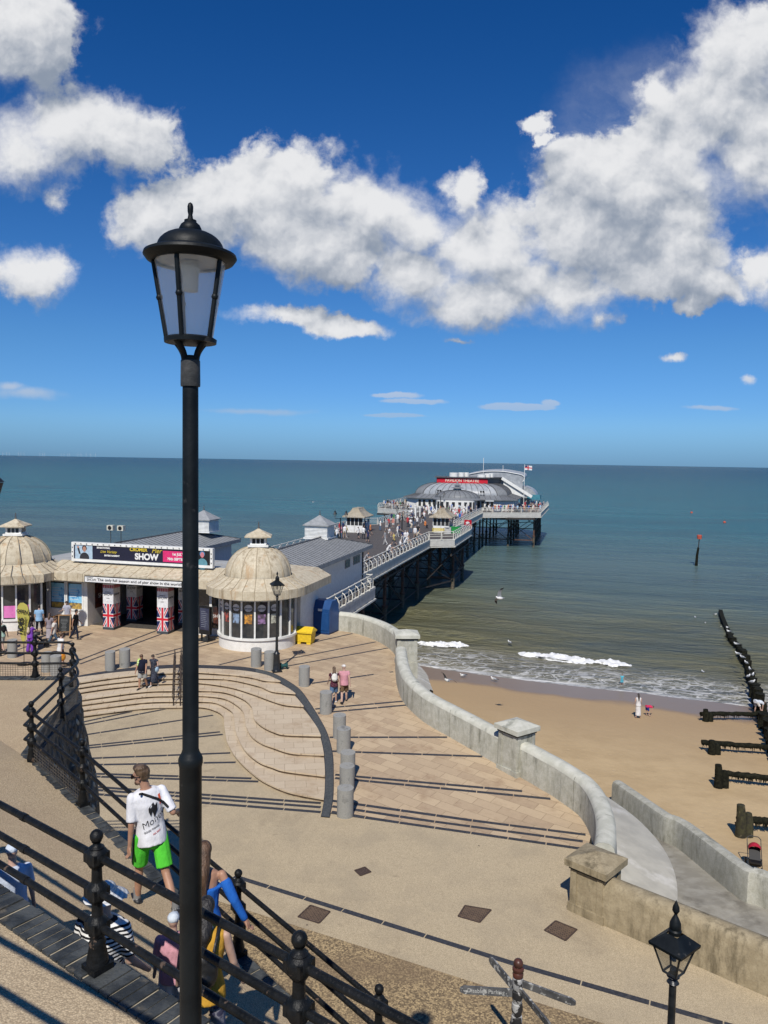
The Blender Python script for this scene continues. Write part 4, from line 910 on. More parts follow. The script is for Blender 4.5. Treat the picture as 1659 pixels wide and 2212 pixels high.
# piles and bracing
def pile(t, s, r=.24, rusty=True):
    b = MB(); b.tube([(t, s, -1.0), (t, s, -5.4)], r*.8, 10); b.cur = 1; b.tube([(t, s, -5.4), (t, s, -9.4)], r*1.1, 10); b.cur = 0
    b.tube([(t, s, -5.25), (t, s, -5.55)], r*1.45, 10); b.tube([(t, s, -1.0), (t, s, -1.3)], r*1.3, 10)
    b.build('pile', [RUST if rusty else DARKST, BARN], pier)
def xbrace(a, b_, z0, z1, m=DARKST, w=.09):
    b = MB(); b.bar((*a, z0), (*b_, z1), w); b.bar((*a, z1), (*b_, z0), w); b.bar((*a, z0), (*b_, z0), w*1.6); b.build('cross_brace', m, pier)
def girder(t, s0, s1, z0=-1.05, z1=-2.3):
    b = MB(); b.bar((t, s0, z0), (t, s1, z0), .2); b.bar((t, s0, z1), (t, s1, z1), .2); n = max(2, int((s1-s0)/1.3))
    for k in range(n):
        a = s0+(s1-s0)*k/n; c = s0+(s1-s0)*(k+1)/n; b.bar((t, a, z0), (t, c, z1), .09); b.bar((t, a, z1), (t, c, z0), .09)
    b.build('lattice_girder', DARKST, pier)
WS = mat('weathered_white_steel', (.34, .34, .32), (.22, .215, .20), 2, .7, c3=(.16, .08, .05), s3=2, l3=.55, h3=.7)
bents = [7, 15, 23, 31, 40, 49, 58, 67.5, 77, 87, 97, 107, 117]
prev = None
for s in bents:
    ts = (-5.6, -1.9, 1.9, 5.6) if s > 22 else (-7.6, -2.6, 2.6, 7.6)
    if 60 < s < 82: ts = (-8.9, -5.4, 0, 5.4, 8.9)
    for t in ts: pile(t, s)
    for a, b_ in zip(ts, ts[1:]): xbrace((a, s), (b_, s), -6.2, -2.2)
    b = MB(); b.bar((ts[0]-.6, s, -1.15), (ts[-1]+.6, s, -1.15), .25, .3); b.build('cross_beam', DARKST, pier)
    if prev:
        for t in (ts[-1], ts[0]):
            p_ = min(prev[1], key=lambda k: abs(k-t)); xbrace((p_, prev[0]), (t, s), -6.4, -2.4, DARKST, .08)
    prev = (s, ts)
girder(5.6, 7, 120); girder(-5.6, 7, 120); girder(1.9, 7, 120); girder(9.2, 63.5, 81)
xbrace((8.9, 67.5), (8.9, 77), -2.3, -1.1, WS, .16); xbrace((5.4, 67.5), (8.9, 67.5), -6, -2.2, RUST, .14); xbrace((8.9, 67.5), (8.9, 77), -5.6, -2.3, RUST, .12)
hp = [(t, s) for s in (125, 130.5, 138, 146, 154, 161) for t in (-17, -11.4, -5.7, 0, 5.7, 11.4, 17) if not (s < 128 and abs(t) > 9)]
for t, s in hp: pile(t, s, .22)
for s in (130.5, 161):
    for a in (-17, -11.4, -5.7, 0, 5.7, 11.4): xbrace((a, s), (a+5.6, s), -6.3, -2.2, RUST if s < 140 else DARKST, .13)
for s0, s1 in ((130.5, 138), (138, 146), (146, 154), (154, 161)):
    for t in (17, 11.4): xbrace((t, s0), (t, s1), -6.3, -2.2, DARKST, .12); xbrace((t, s0), (t, s1), -4.2, -1.4, DARKST, .10)
b = MB(); b.bar((6.6, 122.9, -1.5), (17.2, 128.5, -1.5), .2); b.bar((8, 126, -2.6), (17, 130.4, -2.2), .16); b.bar((17.3, 128.6, -1.6), (17.8, 160, -1.6), .2); b.build('edge_beam', WS, pier)
b = MB()
for s in (125, 130.5, 138, 146, 154, 161): b.bar((-17.4, s, -1.2), (17.4, s, -1.2), .3, .35)
for t in (-17, -11.4, -5.7, 0, 5.7, 11.4, 17): b.bar((t, 129, -1.25), (t, 162, -1.25), .3, .35)
b.build('head_beams', DARKST, pier)
# ---------------------------------------------------------------- theatre at the pier head
th = thing('theatre', 'grey domed pier theatre with a red name board at the far end of the pier', 'theatre', L(0, 131.5), -TH)
GR2 = streaky('theatre_grey_roof', (.17, .18, .19), (.22, .23, .24), (.10, .105, .11), .5, 1.0, .45, .5, .72)
GRL = mat('theatre_light_roof', (.36, .38, .40), (.28, .30, .32), 1.2, .4, c3=(.42, .44, .45), s3=.5)
# local: x across, y to the back; front wall of the hall at y=0
b = MB(); b.prism([(-12.3, 1.2), (-9.5, -.4), (9.5, -.4), (12.3, 1.2), (12.3, 15), (10, 22), (-10, 22), (-12.3, 15)], 0, 2.35); b.build('wall', WHITEW, th)
wn = []
for t in (-8.9, -7.9, -6.6, -5.6, -4.7, 4.6, 5.5, 6.6, 7.6):
    f = MB(); f.box(t-.4, t+.4, -.47, -.38, .35, 2.1); fo = f.build('window', WHITE, th); MB().box(t-.3, t+.3, -.49, -.46, .5, 2.0).build('pane', GLASSD, fo)
ev = [(-13.1, 1.0), (-9.9, -1.2), (9.9, -1.2), (13.1, 1.0), (13.1, 15.5)]; tp = [(-10.7, 2.4), (-9.0, 1.4), (9.0, 1.4), (10.7, 2.4), (10.7, 15)]
b = MB()
for i in range(4):
    b.add([(*ev[i], 2.3), (*ev[i+1], 2.3), (*ev[i+1], 2.5), (*ev[i], 2.5)], [(0, 1, 2, 3)]); b.add([(*ev[i], 2.5), (*ev[i+1], 2.5), (*tp[i+1], 3.3), (*tp[i], 3.3)], [(0, 1, 2, 3)])
b.add([(-13.1, 15.5, 2.3), (-13.1, 1, 2.3), (-13.1, 1, 2.5), (-13.1, 15.5, 2.5)], [(0, 1, 2, 3)]); b.add([(-13.1, 15.5, 2.5), (-13.1, 1, 2.5), (-10.7, 2.4, 3.3), (-10.7, 15, 3.3)], [(0, 1, 2, 3)])
lr = b.build('lower_roof', GR2, th)
sm = MB()
for i in range(4):
    n = 9 if i != 1 else 16
    for k in range(n+1):
        f = k/n; a = Vector((*ev[i], 2.51)).lerp(Vector((*ev[i+1], 2.51)), f); c = Vector((*tp[i], 3.31)).lerp(Vector((*tp[i+1], 3.31)), f); sm.tube([a, c], .045, 4)
sm.build('roof_seam', SEAMM, lr)
# great barrel roof: front and sides rise in a quarter curve to the red name board
W0, W1, D0, D1 = 10.7, 5.9, 1.4, 4.9      # base and top half-width, base and top front depth
NB = 10; b = MB(); rings = []
for j in range(NB+1):
    a = pi/2*j/NB; f = 1-cos(a); h = 3.1+2.75*sin(a)
    rings.append((W0+(W1-W0)*f, D0+(D1-D0)*f, h))
for hw, dp, h in rings: b.v += [(-hw, 16, h), (-hw, dp+1.6*(hw-W1)/(W0-W1), h), (-hw*.80, dp, h), (hw*.80, dp, h), (hw, dp+1.6*(hw-W1)/(W0-W1), h), (hw, 16, h)]
for j in range(NB):
    for k in range(5): b.f.append([j*6+k, j*6+k+1, j*6+k+7, j*6+k+6]); b.mi.append(1 if k == 2 else 0)
ba = b.build('barrel_roof', [GR2, GRL], th, smooth=35)
sm = MB()
for k in range(13): 
    f = -.8+1.6*k/12; sm.tube([(hw*f, dp-.02, h+.02) for hw, dp, h in rings], .05, 4)
for sgn in (-1, 1):
    for k in range(9):
        f = k/8
        pts = []
        for hw, dp, h in rings:
            y0 = dp+1.6*(hw-W1)/(W0-W1); pts.append((sgn*(hw+.02), y0+(16-y0)*f, h+.02))
        sm.tube(pts, .06, 4)
    sm.tube([(sgn*hw*.8, dp-.03, h+.03) for hw, dp, h in rings], .09, 5)
sm.build('roof_rib', SEAMM, ba)
b = MB(); b.prism([(-W1-.05, 4.6), (W1+.05, 4.6), (W1+2.0, 15), (-W1-2.0, 15)], 5.8, 7.05); bx = b.build('roof_box', mat('box_grey', (.12, .12, .13), (.09, .09, .09)), th)
b = MB(); b.box(-W1-.02, W1+.02, 4.5, 4.58, 5.85, 6.95); sb = b.build('name_board', RED, th)
text('PAVILION THEATRE', .88, simple((.80, .72, .58), .6, 'cream_lettering'), sb, (0, 4.47, 6.40), (pi/2, 0, 0), bold=.012, wide=1.02)
b = MB()
for k in range(3): b.add([(W1+.10+k*.6, 5+k*3.2, 5.95), (W1+.10+(k+.85)*.6, 5+(k+.85)*3.2, 5.95), (W1+.10+(k+.85)*.6, 5+(k+.85)*3.2, 6.9), (W1+.10+k*.6, 5+k*3.2, 6.9)], [(0, 1, 2, 3)])
b.build('side_panel', RED, bx)
b = MB(); b.prism([(-W1-.5, 4.1), (W1+.5, 4.1), (W1+2.4, 15.4), (-W1-2.4, 15.4)], 7.05, 7.22); b.build('flat_roof', DKROOF, th)
for (x, y, r, h) in ((-2.6, 8.5, 1.05, .95), (-1.1, 10.6, .75, 1.0), (0.0, 11.8, .6, 1.0), (4.0, 8.5, 1.05, .62), (5.3, 9.8, .7, .85), (6.0, 11, .6, .9)):
    MB().lathe([(r, 0), (r, h*.94), (r*.9, h)], 18, (x, y, 7.22)).build('roof_vent', WHITE, th, smooth=40)
# long curved roof behind, white raking arm, side vault
b = MB(); prof = [(-1.5, 7.2), (0, 7.75), (4, 8.5), (8.2, 8.6), (11.2, 8.2), (13.0, 7.8), (13.6, 7.1), (13.2, 6.2)]
for x, z in smoothpath([(p[0], 0, p[1]) for p in prof], 5) and [(v.x, v.z) for v in smoothpath([(p[0], 0, p[1]) for p in prof], 5)]: b.v += [(x, 15.5, z), (x, 25, z+.5)]
for i in range(len(b.v)//2-1): b.f.append([2*i, 2*i+1, 2*i+3, 2*i+2]); b.mi.append(0)
cr = b.build('curved_roof', GRL, th, smooth=50)
sm = MB(); sp = [(v.x, v.z) for v in smoothpath([(p[0], 0, p[1]) for p in prof], 5)]; sm.tube([(x, 15.45, z) for x, z in sp], .10, 6); sm.build('roof_edge', WHITE, cr)
b = MB(); b.add([(x, 15.6, z) for x, z in sp]+[(13.2, 15.6, 4), (-1.5, 15.6, 4)], [tuple(range(len(sp)+2))]); b.build('gable', GRL, th)
b = MB(); b.prism([(0, 15.7), (12.6, 15.7), (12.6, 24), (0, 24)], 4, 7.5); b.build('stage_block', GRL, th)
b = MB(); b.bar((8.2, 14.6, 7.0), (15.4, 16, 2.6), .5, .7); b.add([(8.6, 14.9, 6.5), (14.9, 16.2, 2.6), (8.6, 14.9, 2.6)], [(0, 1, 2)]); b.build('raking_arm', WHITE, th)
b = MB()
for k in range(11):
    a = pi/2*k/10; b.v += [(12.5+4.0*sin(a), 18, 2.2+2.9*cos(a)), (12.5+4.0*sin(a), 27, 2.2+2.9*cos(a))]
for i in range(10): b.f.append([2*i, 2*i+1, 2*i+3, 2*i+2]); b.mi.append(0)
b.add([(12.5, 18.01, 2.2)]+[(12.5+4*sin(pi/2*k/10), 18.01, 2.2+2.9*cos(pi/2*k/10)) for k in range(11)], [tuple(range(12))])
b.build('side_vault', GRL, th, smooth=40)
b = MB(); b.box(12.4, 14.6, 19.5, 26, 0, 2.3); b.build('side_block', WHITEW, th)
b = MB(); b.box(14.2, 17.2, 17.2, 17.3, 1.9, 3.1); b.box(17.2, 17.3, 17.2, 24, 1.9, 3.1); b.build('glass_screen', mat('teal_screen', (.05, .20, .26), (.08, .26, .32), 2, .3), th)
# round entrance hall in front
b = MB(); pl = [(4.3*cos(pi+pi*k/10), -4.6+3.0*sin(pi+pi*k/10)) for k in range(11)]+[(4.3, -.4), (-4.3, -.4)]
b.prism(pl, 0, 2.3); b.build('entrance_wall', WHITEW, th)
for k in range(1, 10):
    a = pi+pi*k/10; c, s_ = cos(a), sin(a); f = MB(); p = Vector((4.34*c, -4.6+3.04*s_, 0)); tx = Vector((-4.34*s_, 3.04*c, 0)).normalized()
    f.bar(p+tx*-.42+Vector((0, 0, 1.2)), p+tx*.42+Vector((0, 0, 1.2)), .06, 1.75); fo = f.build('window', WHITE, th)
    q = p+Vector((tx.y, -tx.x, 0))*.05; MB().bar(q+tx*-.32+Vector((0, 0, 1.25)), q+tx*.32+Vector((0, 0, 1.25)), .03, 1.5).build('pane', GLASSD if k not in (5,) else BLACK, fo)
b = MB(); NR = 9
for j in range(NR+1):
    a = pi/2*j/NR; f = cos(a); h = 2.75+1.75*sin(a)
    for k in range(25): t = pi*2*k/24; b.v.append((5.0*f*cos(t), -2.6+3.9*f*sin(t), h))
for j in range(NR):
    for k in range(24): b.f.append([j*25+k, j*25+k+1, (j+1)*25+k+1, (j+1)*25+k]); b.mi.append(0)
ed = b.build('entrance_dome', GR2, th, smooth=35)
sm = MB()
for k in range(24): sm.tube([(5.02*cos(pi/2*j/NR)*cos(pi*k/12), -2.6+3.92*cos(pi/2*j/NR)*sin(pi*k/12), 2.77+1.75*sin(pi/2*j/NR)) for j in range(NR)], .04, 4)
sm.build('dome_rib', SEAMM, ed)
b = MB(); b.lathe([(5.5, 2.3), (5.5, 2.45), (4.95, 2.8)], 24); o = b.build('dome_eave', GR2, th); o.location = (0, -2.6, 0); o.scale = (1, .80, 1)
b = MB(); b.lathe([(1.5, 4.2), (.9, 4.5), (.85, 4.85)], 12, (0, -2.6, 0)); b.lathe([(1.55, 4.85), (1.5, 4.92), (.5, 5.25), (.48, 5.5), (.85, 5.52), (.3, 5.85), (.02, 6.5)], 12, (0, -2.6, 0)); b.build('lantern', GR2, th)
b = MB(); b.lathe([(.92, 4.5), (.92, 4.62)], 12, (0, -2.6, 0)); b.lathe([(.56, 5.3), (.56, 5.5)], 12, (0, -2.6, 0)); b.build('lantern_window', WHITE, th)
for t in (-4.6, 5.2): 
    b = MB(); b.box(t-.45, t-.05, .2, .45, 3.9, 4.3); b.box(t+.1, t+.5, .2, .45, 3.9, 4.3); b.tube([(t-.25, .5, 3.9), (t-.25, .5, 3.2)], .05, 6); b.tube([(t+.3, .5, 3.9), (t+.3, .5, 3.2)], .05, 6); b.build('floodlight', BLACK, th)
b = MB(); b.box(6.2, 8.1, -1.5, -1.4, 2.0, 2.4); b.build('notice_board', simple((.45, .47, .48)), th)
# masts and flag
for x, y, h, r in ((4.0, 12, 4.6, .06), (8.3, 16, 2.9, .06)): MB().tube([(x, y, 7), (x, y, 7.2+h)], r, 6).build('mast', WHITE, th)
fl = thing('flagpole', 'white flagpole with a white and red cross flag beside the theatre', 'flagpole', L(13.6, 146), -TH)
MB().tube([(0, 0, 0), (0, 0, 10.4)], .07, 8).build('pole', WHITE, fl)
def flagmesh(x0, x1, z0, z1, m, dy=0):
    b = MB()
    for i in range(9):
        f = i/8; xx = x0+(x1-x0)*f; w = .18*sin(xx*3.2); d = -.25*xx*xx*.12
        b.v += [(xx, w+dy, z0+d), (xx, w+dy, z1+d)]
    for i in range(8): b.f.append([2*i, 2*i+1, 2*i+3, 2*i+2]); b.mi.append(0)
    return b.build('flag', m, fl, smooth=80, fix=False)
flagmesh(.05, 1.75, 9.1, 10.15, LETW); flagmesh(.05, 1.75, 9.52, 9.74, JR, -.02); flagmesh(.68, .94, 9.1, 10.15, JR, -.025); flagmesh(.05, 1.75, 9.52, 9.74, JR, .02); flagmesh(.08, .62, 9.78, 10.13, JB, -.03)

# shelters on the deck
def shelter(loc, rz, lab):
    r = thing('shelter', lab, 'shelter', loc, rz, 'wooden shelters on the pier deck')
    w, d = 1.25, 1.9; b = MB(); b.box(-w, w, -d, -d+.08, 0, 1.05); b.box(-w, -w+.08, -d, d, 0, 1.05); b.box(-.04, .04, -d, d, 0, 1.05); b.box(w-.08, w, d-.9, d, 0, 1.05); b.box(-w, w, d-.08, d, 0, 1.05)
    b.build('panel', WHITE, r)
    f = MB()
    for k in range(5): x = -w+.04+k*(2*w-.08)/4; f.bar((x, -d+.04, 1.0), (x, -d+.04, 2.3), .09); f.bar((x, d-.04, 1.0), (x, d-.04, 2.3), .09)
    for k in range(7): y = -d+.04+k*(2*d-.08)/6; f.bar((-w+.04, y, 1.0), (-w+.04, y, 2.3), .08); 
    for y in (-d+.04, -d*.4, d*.4, d-.04): f.bar((w-.04, y, 0), (w-.04, y, 2.3), .09)
    f.box(-w, w, -d, d, 2.2, 2.3); f.build('frame', WHITE, r)
    g = MB(); g.box(-w+.1, w-.1, -d+.03, -d+.05, 1.08, 2.15); g.box(-w+.03, -w+.05, -d+.1, d-.1, 1.08, 2.15); g.box(-.01, .01, -d+.1, d-.1, 1.05, 2.15); g.build('pane', GLASSD, r)
    e, ed = w+.5, d+.55; rr = MB(); lev = [(1, 2.25), (1, 2.36), (.72, 2.62), (.42, 3.05), (.27, 3.45), (.24, 3.62)]
    for q, z in lev:
        ex, ey = e*q, (ed-(e-e*q)*.75 if q < 1 else ed); rr.v += [(-ex, -ey, z), (ex, -ey, z), (ex, ey, z), (-ex, ey, z)]
    for i in range(len(lev)-1):
        for k in range(4): rr.f.append([i*4+k, i*4+(k+1) % 4, (i+1)*4+(k+1) % 4, (i+1)*4+k]); rr.mi.append(0)
    i = len(lev)-1; rr.f.append([i*4+k for k in range(4)]); rr.mi.append(0); rr.f.append([3, 2, 1, 0]); rr.mi.append(0)
    ro = rr.build('roof', streaky('stained_shelter_roof', (.36, .32, .25), (.44, .40, .32), (.15, .12, .08), .9, 1.5, .8, .42, .66) if 'stained_shelter_roof' not in MATS else MATS['stained_shelter_roof'], r)
    s = MB()
    for k in range(8):
        f_ = (k+.5)/8*2-1
        s.tube([(e*q*f_, -(ed-(e-e*q)*.75 if q < 1 else ed)-.01, z+.02) for q, z in lev[1:]], .03, 4)
        s.tube([(-e*q-.01, (ed-(e-e*q)*.75)*f_, z+.02) for q, z in lev[1:]], .03, 4)
    for k in range(4):
        sx, sy = ((-1, -1), (1, -1), (1, 1), (-1, 1))[k]; s.tube([(sx*e*q, sy*(ed-(e-e*q)*.75 if q < 1 else ed), z+.02) for q, z in lev[1:]], .035, 4)
    s.build('roof_seam', SEAML, ro)
    b = MB(); b.box(-w+.1, -.1, -d+.1, d-.1, .4, .46); b.box(.1, w*.6, -d+.1, d-.1, .4, .46); b.build('bench', OFFW, r)
shelter(L(-5.9, 69.2), -TH, 'white glazed shelter with pagoda roof on the far left deck edge')
shelter(L(6.2, 74.2), -TH, 'white glazed shelter with brown stained pagoda roof on the right deck edge')
# things beside the right shelter
b = MB(); b.box(-.75, .75, -.4, .4, .12, .95); b.box(-.8, .8, -.45, .45, .95, 1.06); o = tag(b.build('storage_bin', simple((.02, .30, .06), .5, 'green_plastic')), 'green storage box beside the right pier shelter', 'storage box'); o.location = L(8.6, 71.5); o.rotation_euler = (0, 0, -TH)
b = MB(); b.box(-.5, .5, -.35, .35, .1, 1.0); b.lathe([(.5, 0), (.5, .05)], 12, (0, 0, 1.0)); o = tag(b.build('storage_bin', simple((.5, .5, .48), .5, 'grey_plastic')), 'pale grey storage box beside the green one', 'storage box'); o.location = L(7.6, 70.2); o.rotation_euler = (0, 0, -TH)
b = MB(); b.box(-.7, .7, -.03, .03, .6, 1.5); b.bar((-.6, 0, 0), (-.6, 0, 1.5), .06); b.bar((.6, 0, 0), (.6, 0, 1.5), .06); o = tag(b.build('red_sign', RED), 'red notice with a white oval on the right pier bastion', 'sign'); o.location = L(9.2, 80); o.rotation_euler = (0, 0, -TH-.5)
e_ = MB(); e_.v = [(0, -.04, 1.05)]+[(.4*cos(2*pi*k/16), -.04, 1.05+.2*sin(2*pi*k/16)) for k in range(17)]; e_.f = [[0, k+1, k+2] for k in range(16)]; e_.mi = [0]*16; e_.build('oval', LETW, o)
def pbench(t, s, rz, lab, m=None, gl='benches on the pier deck'):
    r = thing('bench', lab, 'bench', L(t, s), -TH+rz, gl); m = m or mat('bench_wood', (.20, .15, .10), (.14, .10, .07), 6)
    b = MB(); b.box(-.9, .9, -.25, .2, .42, .47); b.build('seat', m, r); b = MB()
    for k in range(3): b.box(-.9, .9, .2+.03*k, .24+.03*k, .55+k*.14, .65+k*.14)
    b.build('backrest', m, r); b = MB()
    for x in (-.75, .75): b.bar((x, -.2, 0), (x, -.2, .43), .06); b.bar((x, .2, 0), (x, .28, .95), .06)
    b.build('leg', BLACK, r); return r
yb = simple((.62, .48, .06), .6, 'yellow_bench_paint')
pbench(6.3, 69.3, 0, 'yellow wooden bench before the right pier shelter', yb, None)
for k, s in enumerate((26, 32, 39, 46, 88, 96)): pbench(5.7, s, -pi/2, '%s bench along the right pier railing, counting from the hall' % ('first', 'second', 'third', 'fourth', 'fifth', 'sixth')[k])
# white windbreak frames before the theatre
wb = thing('windbreak', 'white post and panel windbreak across the deck before the theatre', 'windbreak', PO, -TH)
for t, s in ((-5.2, 100), (-3.4, 100), (-3.4, 104), (-1.6, 112), (1.6, 112), (2.6, 113.5), (3.4, 111), (4.4, 110), (-5.2, 108), (-2.4, 112), (-3.2, 112), (3.0, 116), (4.0, 116)): MB().box(t-.09, t+.09, s-.09, s+.09, 0, 2.0).build('post', WHITE, wb)
b = MB(); b.box(-5.2, -3.4, 99.97, 100.03, .1, .3); b.box(-5.2, -3.4, 99.97, 100.03, 1.9, 2.0); b.box(-3.2, -1.6, 111.98, 112.03, .2, 1.0); b.box(1.6, 4.4, 111.98, 112.03, .2, .9); b.build('panel', WHITE, wb)
wbp = MB(); wbp.bar((-6.2, 104, 1.3), (-4.6, 101, 1.1), .5, .08); wbp.build('barrier_arm', WHITE, wb)
# hidden boats' covers / crates along the left deck edge behind the hall
for k, (t, s, ln) in enumerate(((-6.0, 52, 4.0), (-6.0, 57, 2.6))):
    b = MB(); b.box(-.5, .5, -ln/2, ln/2, 0, .9); b.box(-.6, .6, -ln/2-.1, ln/2+.1, .9, 1.02); o = tag(b.build('covered_crate', simple((.02, .10, .05), .6, 'dark_green_cover')), ('long' if k == 0 else 'short')+' dark green covered crate on the left deck edge', 'crate', 'green crates on the left deck edge'); o.location = L(t, s); o.rotation_euler = (0, 0, -TH)
# beach groyne, marker, buoys
gp = [beach(1700, 1700), beach(1652, 1575), beach(1610, 1470), at(1578, 1382, SEA), at(1562, 1345, SEA), at(1556, 1325, SEA)]
gp = [Vector((p.x, p.y, 0)) for p in gp]
gro = thing('groyne', 'black weed covered timber groyne running down the beach into the sea', 'groyne')
tot = sum((b_-a).length for a, b_ in zip(gp, gp[1:])); rg = random.Random(3); dist = 0; GP = smoothpath(gp, 12); acc = 0; last = GP[0]; npile = 0
for i in range(1, len(GP)):
    acc += (GP[i]-last).length; last = GP[i]
    if acc > .85:
        acc = 0; p = GP[i]; q = p.y+.42*p.x; g = zb(p.x, p.y); top = min(-6.2, -7.45+(96-q)*.042) if q > 60 else zb(p.x, p.y)+1.0
        h = rg.uniform(-.25, .3); b = MB(); n = 8; r = rg.uniform(.24, .40)
        lv = [(r*rg.uniform(.85, 1.15), z) for z in (g-.5, g+.4, (g+top)/2, top+h-.15, top+h)]
        o_ = len(b.v); b.lathe(lv, n); 
        for k in range(len(b.v)): v = b.v[k]; b.v[k] = (v[0]*rg.uniform(.8, 1.2), v[1]*rg.uniform(.8, 1.2), v[2])
        ob = b.build('pile', TIMB, gro, smooth=40); ob.location = (p.x, p.y, 0); npile += 1
bw = MB()
for a, b_ in zip(GP, GP[1:]):
    for k in range(3):
        z0 = -7.5-k*.42; bw.bar((a.x, a.y, max(z0, zb(a.x, a.y)-.2)), (b_.x, b_.y, max(z0, zb(b_.x, b_.y)-.2)), .45, .38)
bw.build('planking', TIMB, gro)
def brace(px0, py0, px1, py1, postpx, lab, green=False, hpost=.85):
    r = thing('groyne_brace', lab, 'timber brace', (0, 0, 0), 0, 'timber braces lying on the sand')
    a, c = beach(px0, py0), beach(px1, py1); d = (c-a).normalized(); m = MB(); rgm = random.Random(int(px0)); pts = []; n = 22
    for i in range(n+1): p = a.lerp(c, i/n); pts.append(p+Vector((rgm.uniform(-.02, .02), rgm.uniform(-.02, .02), .50+rgm.uniform(-.025, .025))))
    m.tube(pts, [.16*rgm.uniform(.86, 1.12) for _ in pts], 8)
    for i in range(60):
        p = a.lerp(c, rgm.random()); L_ = rgm.uniform(.06, .24); o_ = p+Vector((rgm.uniform(-.2, .2), -.13, .42)); m.tube([o_, o_+Vector((rgm.uniform(-.05, .05), -.03, -L_))], [.03, .006], 4)
    m.build('beam', TIMB, r, smooth=50)
    p = beach(*postpx); m = MB(); m.tube([p+Vector((0, 0, -.4)), p+Vector((.02, 0, hpost*.5)), p+Vector((-.03, .02, hpost))], [.24, .21, .16], 9)
    q = p+Vector((.35, .1, 0)); m.tube([q+Vector((0, 0, -.4)), q+Vector((.0, 0, hpost*.45)), q+Vector((.03, 0, hpost*.72))], [.25, .23, .12], 8)
    m.build('post', TIMBG if green else TIMB, r, smooth=50)
brace(1513, 1557, 1662, 1557, (1524, 1558), 'farthest weedy timber brace lying on the sand by the water')
brace(1515, 1621, 1690, 1634, (1537, 1630), 'weedy timber brace second from the water on the sand')
brace(1545, 1688, 1700, 1706, (1551, 1702), 'weedy timber brace third from the water, with a stout dark post', False, 1.2)
brace(1592, 1793, 1700, 1800, (1599, 1806), 'nearest timber brace on the sand with a green topped post', True, 1.35)
mk = thing('sea_marker', 'leaning dark post with a red basket top standing in the sea', 'marker post', at(1503.5, 1222, SEA))
MB().tube([(0, 0, -1), (.12, 0, 2.0), (.3, 0, 3.4)], [.3, .24, .2], 8).build('post', TIMB, mk); MB().tube([(.3, 0, 3.4), (.4, 0, 5.2)], .09, 6).build('pole', DARKST, mk)
b = MB(); b.lathe([(.40, 5.0), (.45, 5.6), (.42, 5.75)], 10, (.4, 0, 0)); b.build('basket', simple((.52, .10, .06)), mk)
for px, py, lb in ((1494, 1108, 'farther'), (1565, 1129, 'nearer')):
    r = thing('buoy', lb+' red can buoy floating on the open sea', 'buoy', at(px, py, SEA), 0, 'red buoys at sea'); MB().lathe([(.3, -.3), (.75, 0), (.75, .5), (.3, .8), (.02, .9)], 12).build('float', simple((.62, .10, .05)), r); MB().tube([(0, 0, .8), (0, 0, 2.9)], .06, 5).build('staff', DARKST, r); r.scale = (.6,)*3
# wind turbines on the horizon
tm = thing('wind_turbine', 'tiny white wind turbine on the horizon at far left', 'wind turbine', (0, 0, 0), 0, 'offshore wind farm on the horizon')
b = MB(); b.tube([(0, 0, 0), (0, 0, 82)], [2.6, 1.8], 6); b.build('tower', simple((.6, .65, .7), .6, 'turbine_white'), tm)
b = MB()
for k in range(3): a = k*2*pi/3+.4; b.bar((0, -2, 82), (45*sin(a), -2, 82+45*cos(a)), 3.0, 1.2)
b.build('blades', MATS['turbine_white'], tm)
rg = random.Random(5)
for k, px in enumerate((6, 14, 20, 40, 45, 52, 86, 92, 96, 132, 138, 146, 150, 168, 175, 186, 196, 206)):
    D_ = 20000.; d = ray(px, 985); p = (d.x/d.y*D_, D_, SEA)
    if k == 0: tm.location = p
    else: dup(tm, p, rg.uniform(-.3, .3), 'tiny white wind turbine on the horizon at far left')
# ---------------------------------------------------------------- upper paths, flint wall and iron railings in the foreground
b5 = lambda x, y: (x*420/1498/1.8228, 2580/1.8228+y*420/1498/1.8228)
b3 = lambda x, y: (x*.3307, 1645.8+y*.3307)
PC, PE = at(*b5(450, 1490), 5.6), at(*b3(1555, 1262), 5.0)
dce = (PE-PC); dce.z = 0; dce.normalize()
def zpath(x, y): return 5.6-.11*max(0, (x-PC.x)*dce.x+(y-PC.y)*dce.y)-.02*max(0, y-PC.y)+.31*max(0, (x-PC.x)*dce.y-(y-PC.y)*dce.x)
def onpath(px, py):
    z_ = 5.3
    for i in range(50): p = at(px, py, z_); z_ = .5*z_+.5*zpath(p.x, p.y)
    return Vector((p.x, p.y, zpath(p.x, p.y)))
PA, PB_, PD, P2 = onpath(*b5(1025, 450)), onpath(*b5(858, 890)), onpath(*b5(1165, 2110)), onpath(*b5(495, 315))
PE = onpath(*b3(1555, 1262)); PC = onpath(*b5(450, 1490))
q = at(819, 2135, 5.70); PF = Vector((q.x, q.y, zpath(q.x, q.y))); PG = PF+(PF-PE)*1.4; PG.z = zpath(PG.x, PG.y)
PL = P2+Vector((-2.2, -.15, 0)); PL2 = PL+Vector((-3, -.9, 0)); PL3 = PL2+Vector((-8, -2, 0))
outer_pts = [PL3, PL2, PL, P2, P2.lerp(PA, .55)+Vector((.12, .42, 0)), PA, PA.lerp(PB_, .5)+Vector((.22, .05, 0)), PB_]
op = smoothpath(outer_pts, 4); op2 = smoothpath([PD, PE, PF, PG, PG+(PG-PF)], 3)
edge0 = op + [PB_.lerp(PC, .5), PC.lerp(PB_, .12), PC.lerp(PD, .12)+Vector((0, 0, 0)), PC.lerp(PD, .5)] + op2
edge0 = [Vector((p.x, p.y, zpath(p.x, p.y))) for p in edge0]
N1, N2 = Vector((-1.93, 5.1, 7.05)), Vector((-.42, 4.0, 7.05)); nd = (N2-N1).normalized(); nn = Vector((nd.y, -nd.x, 0))   # nn points back to the camera
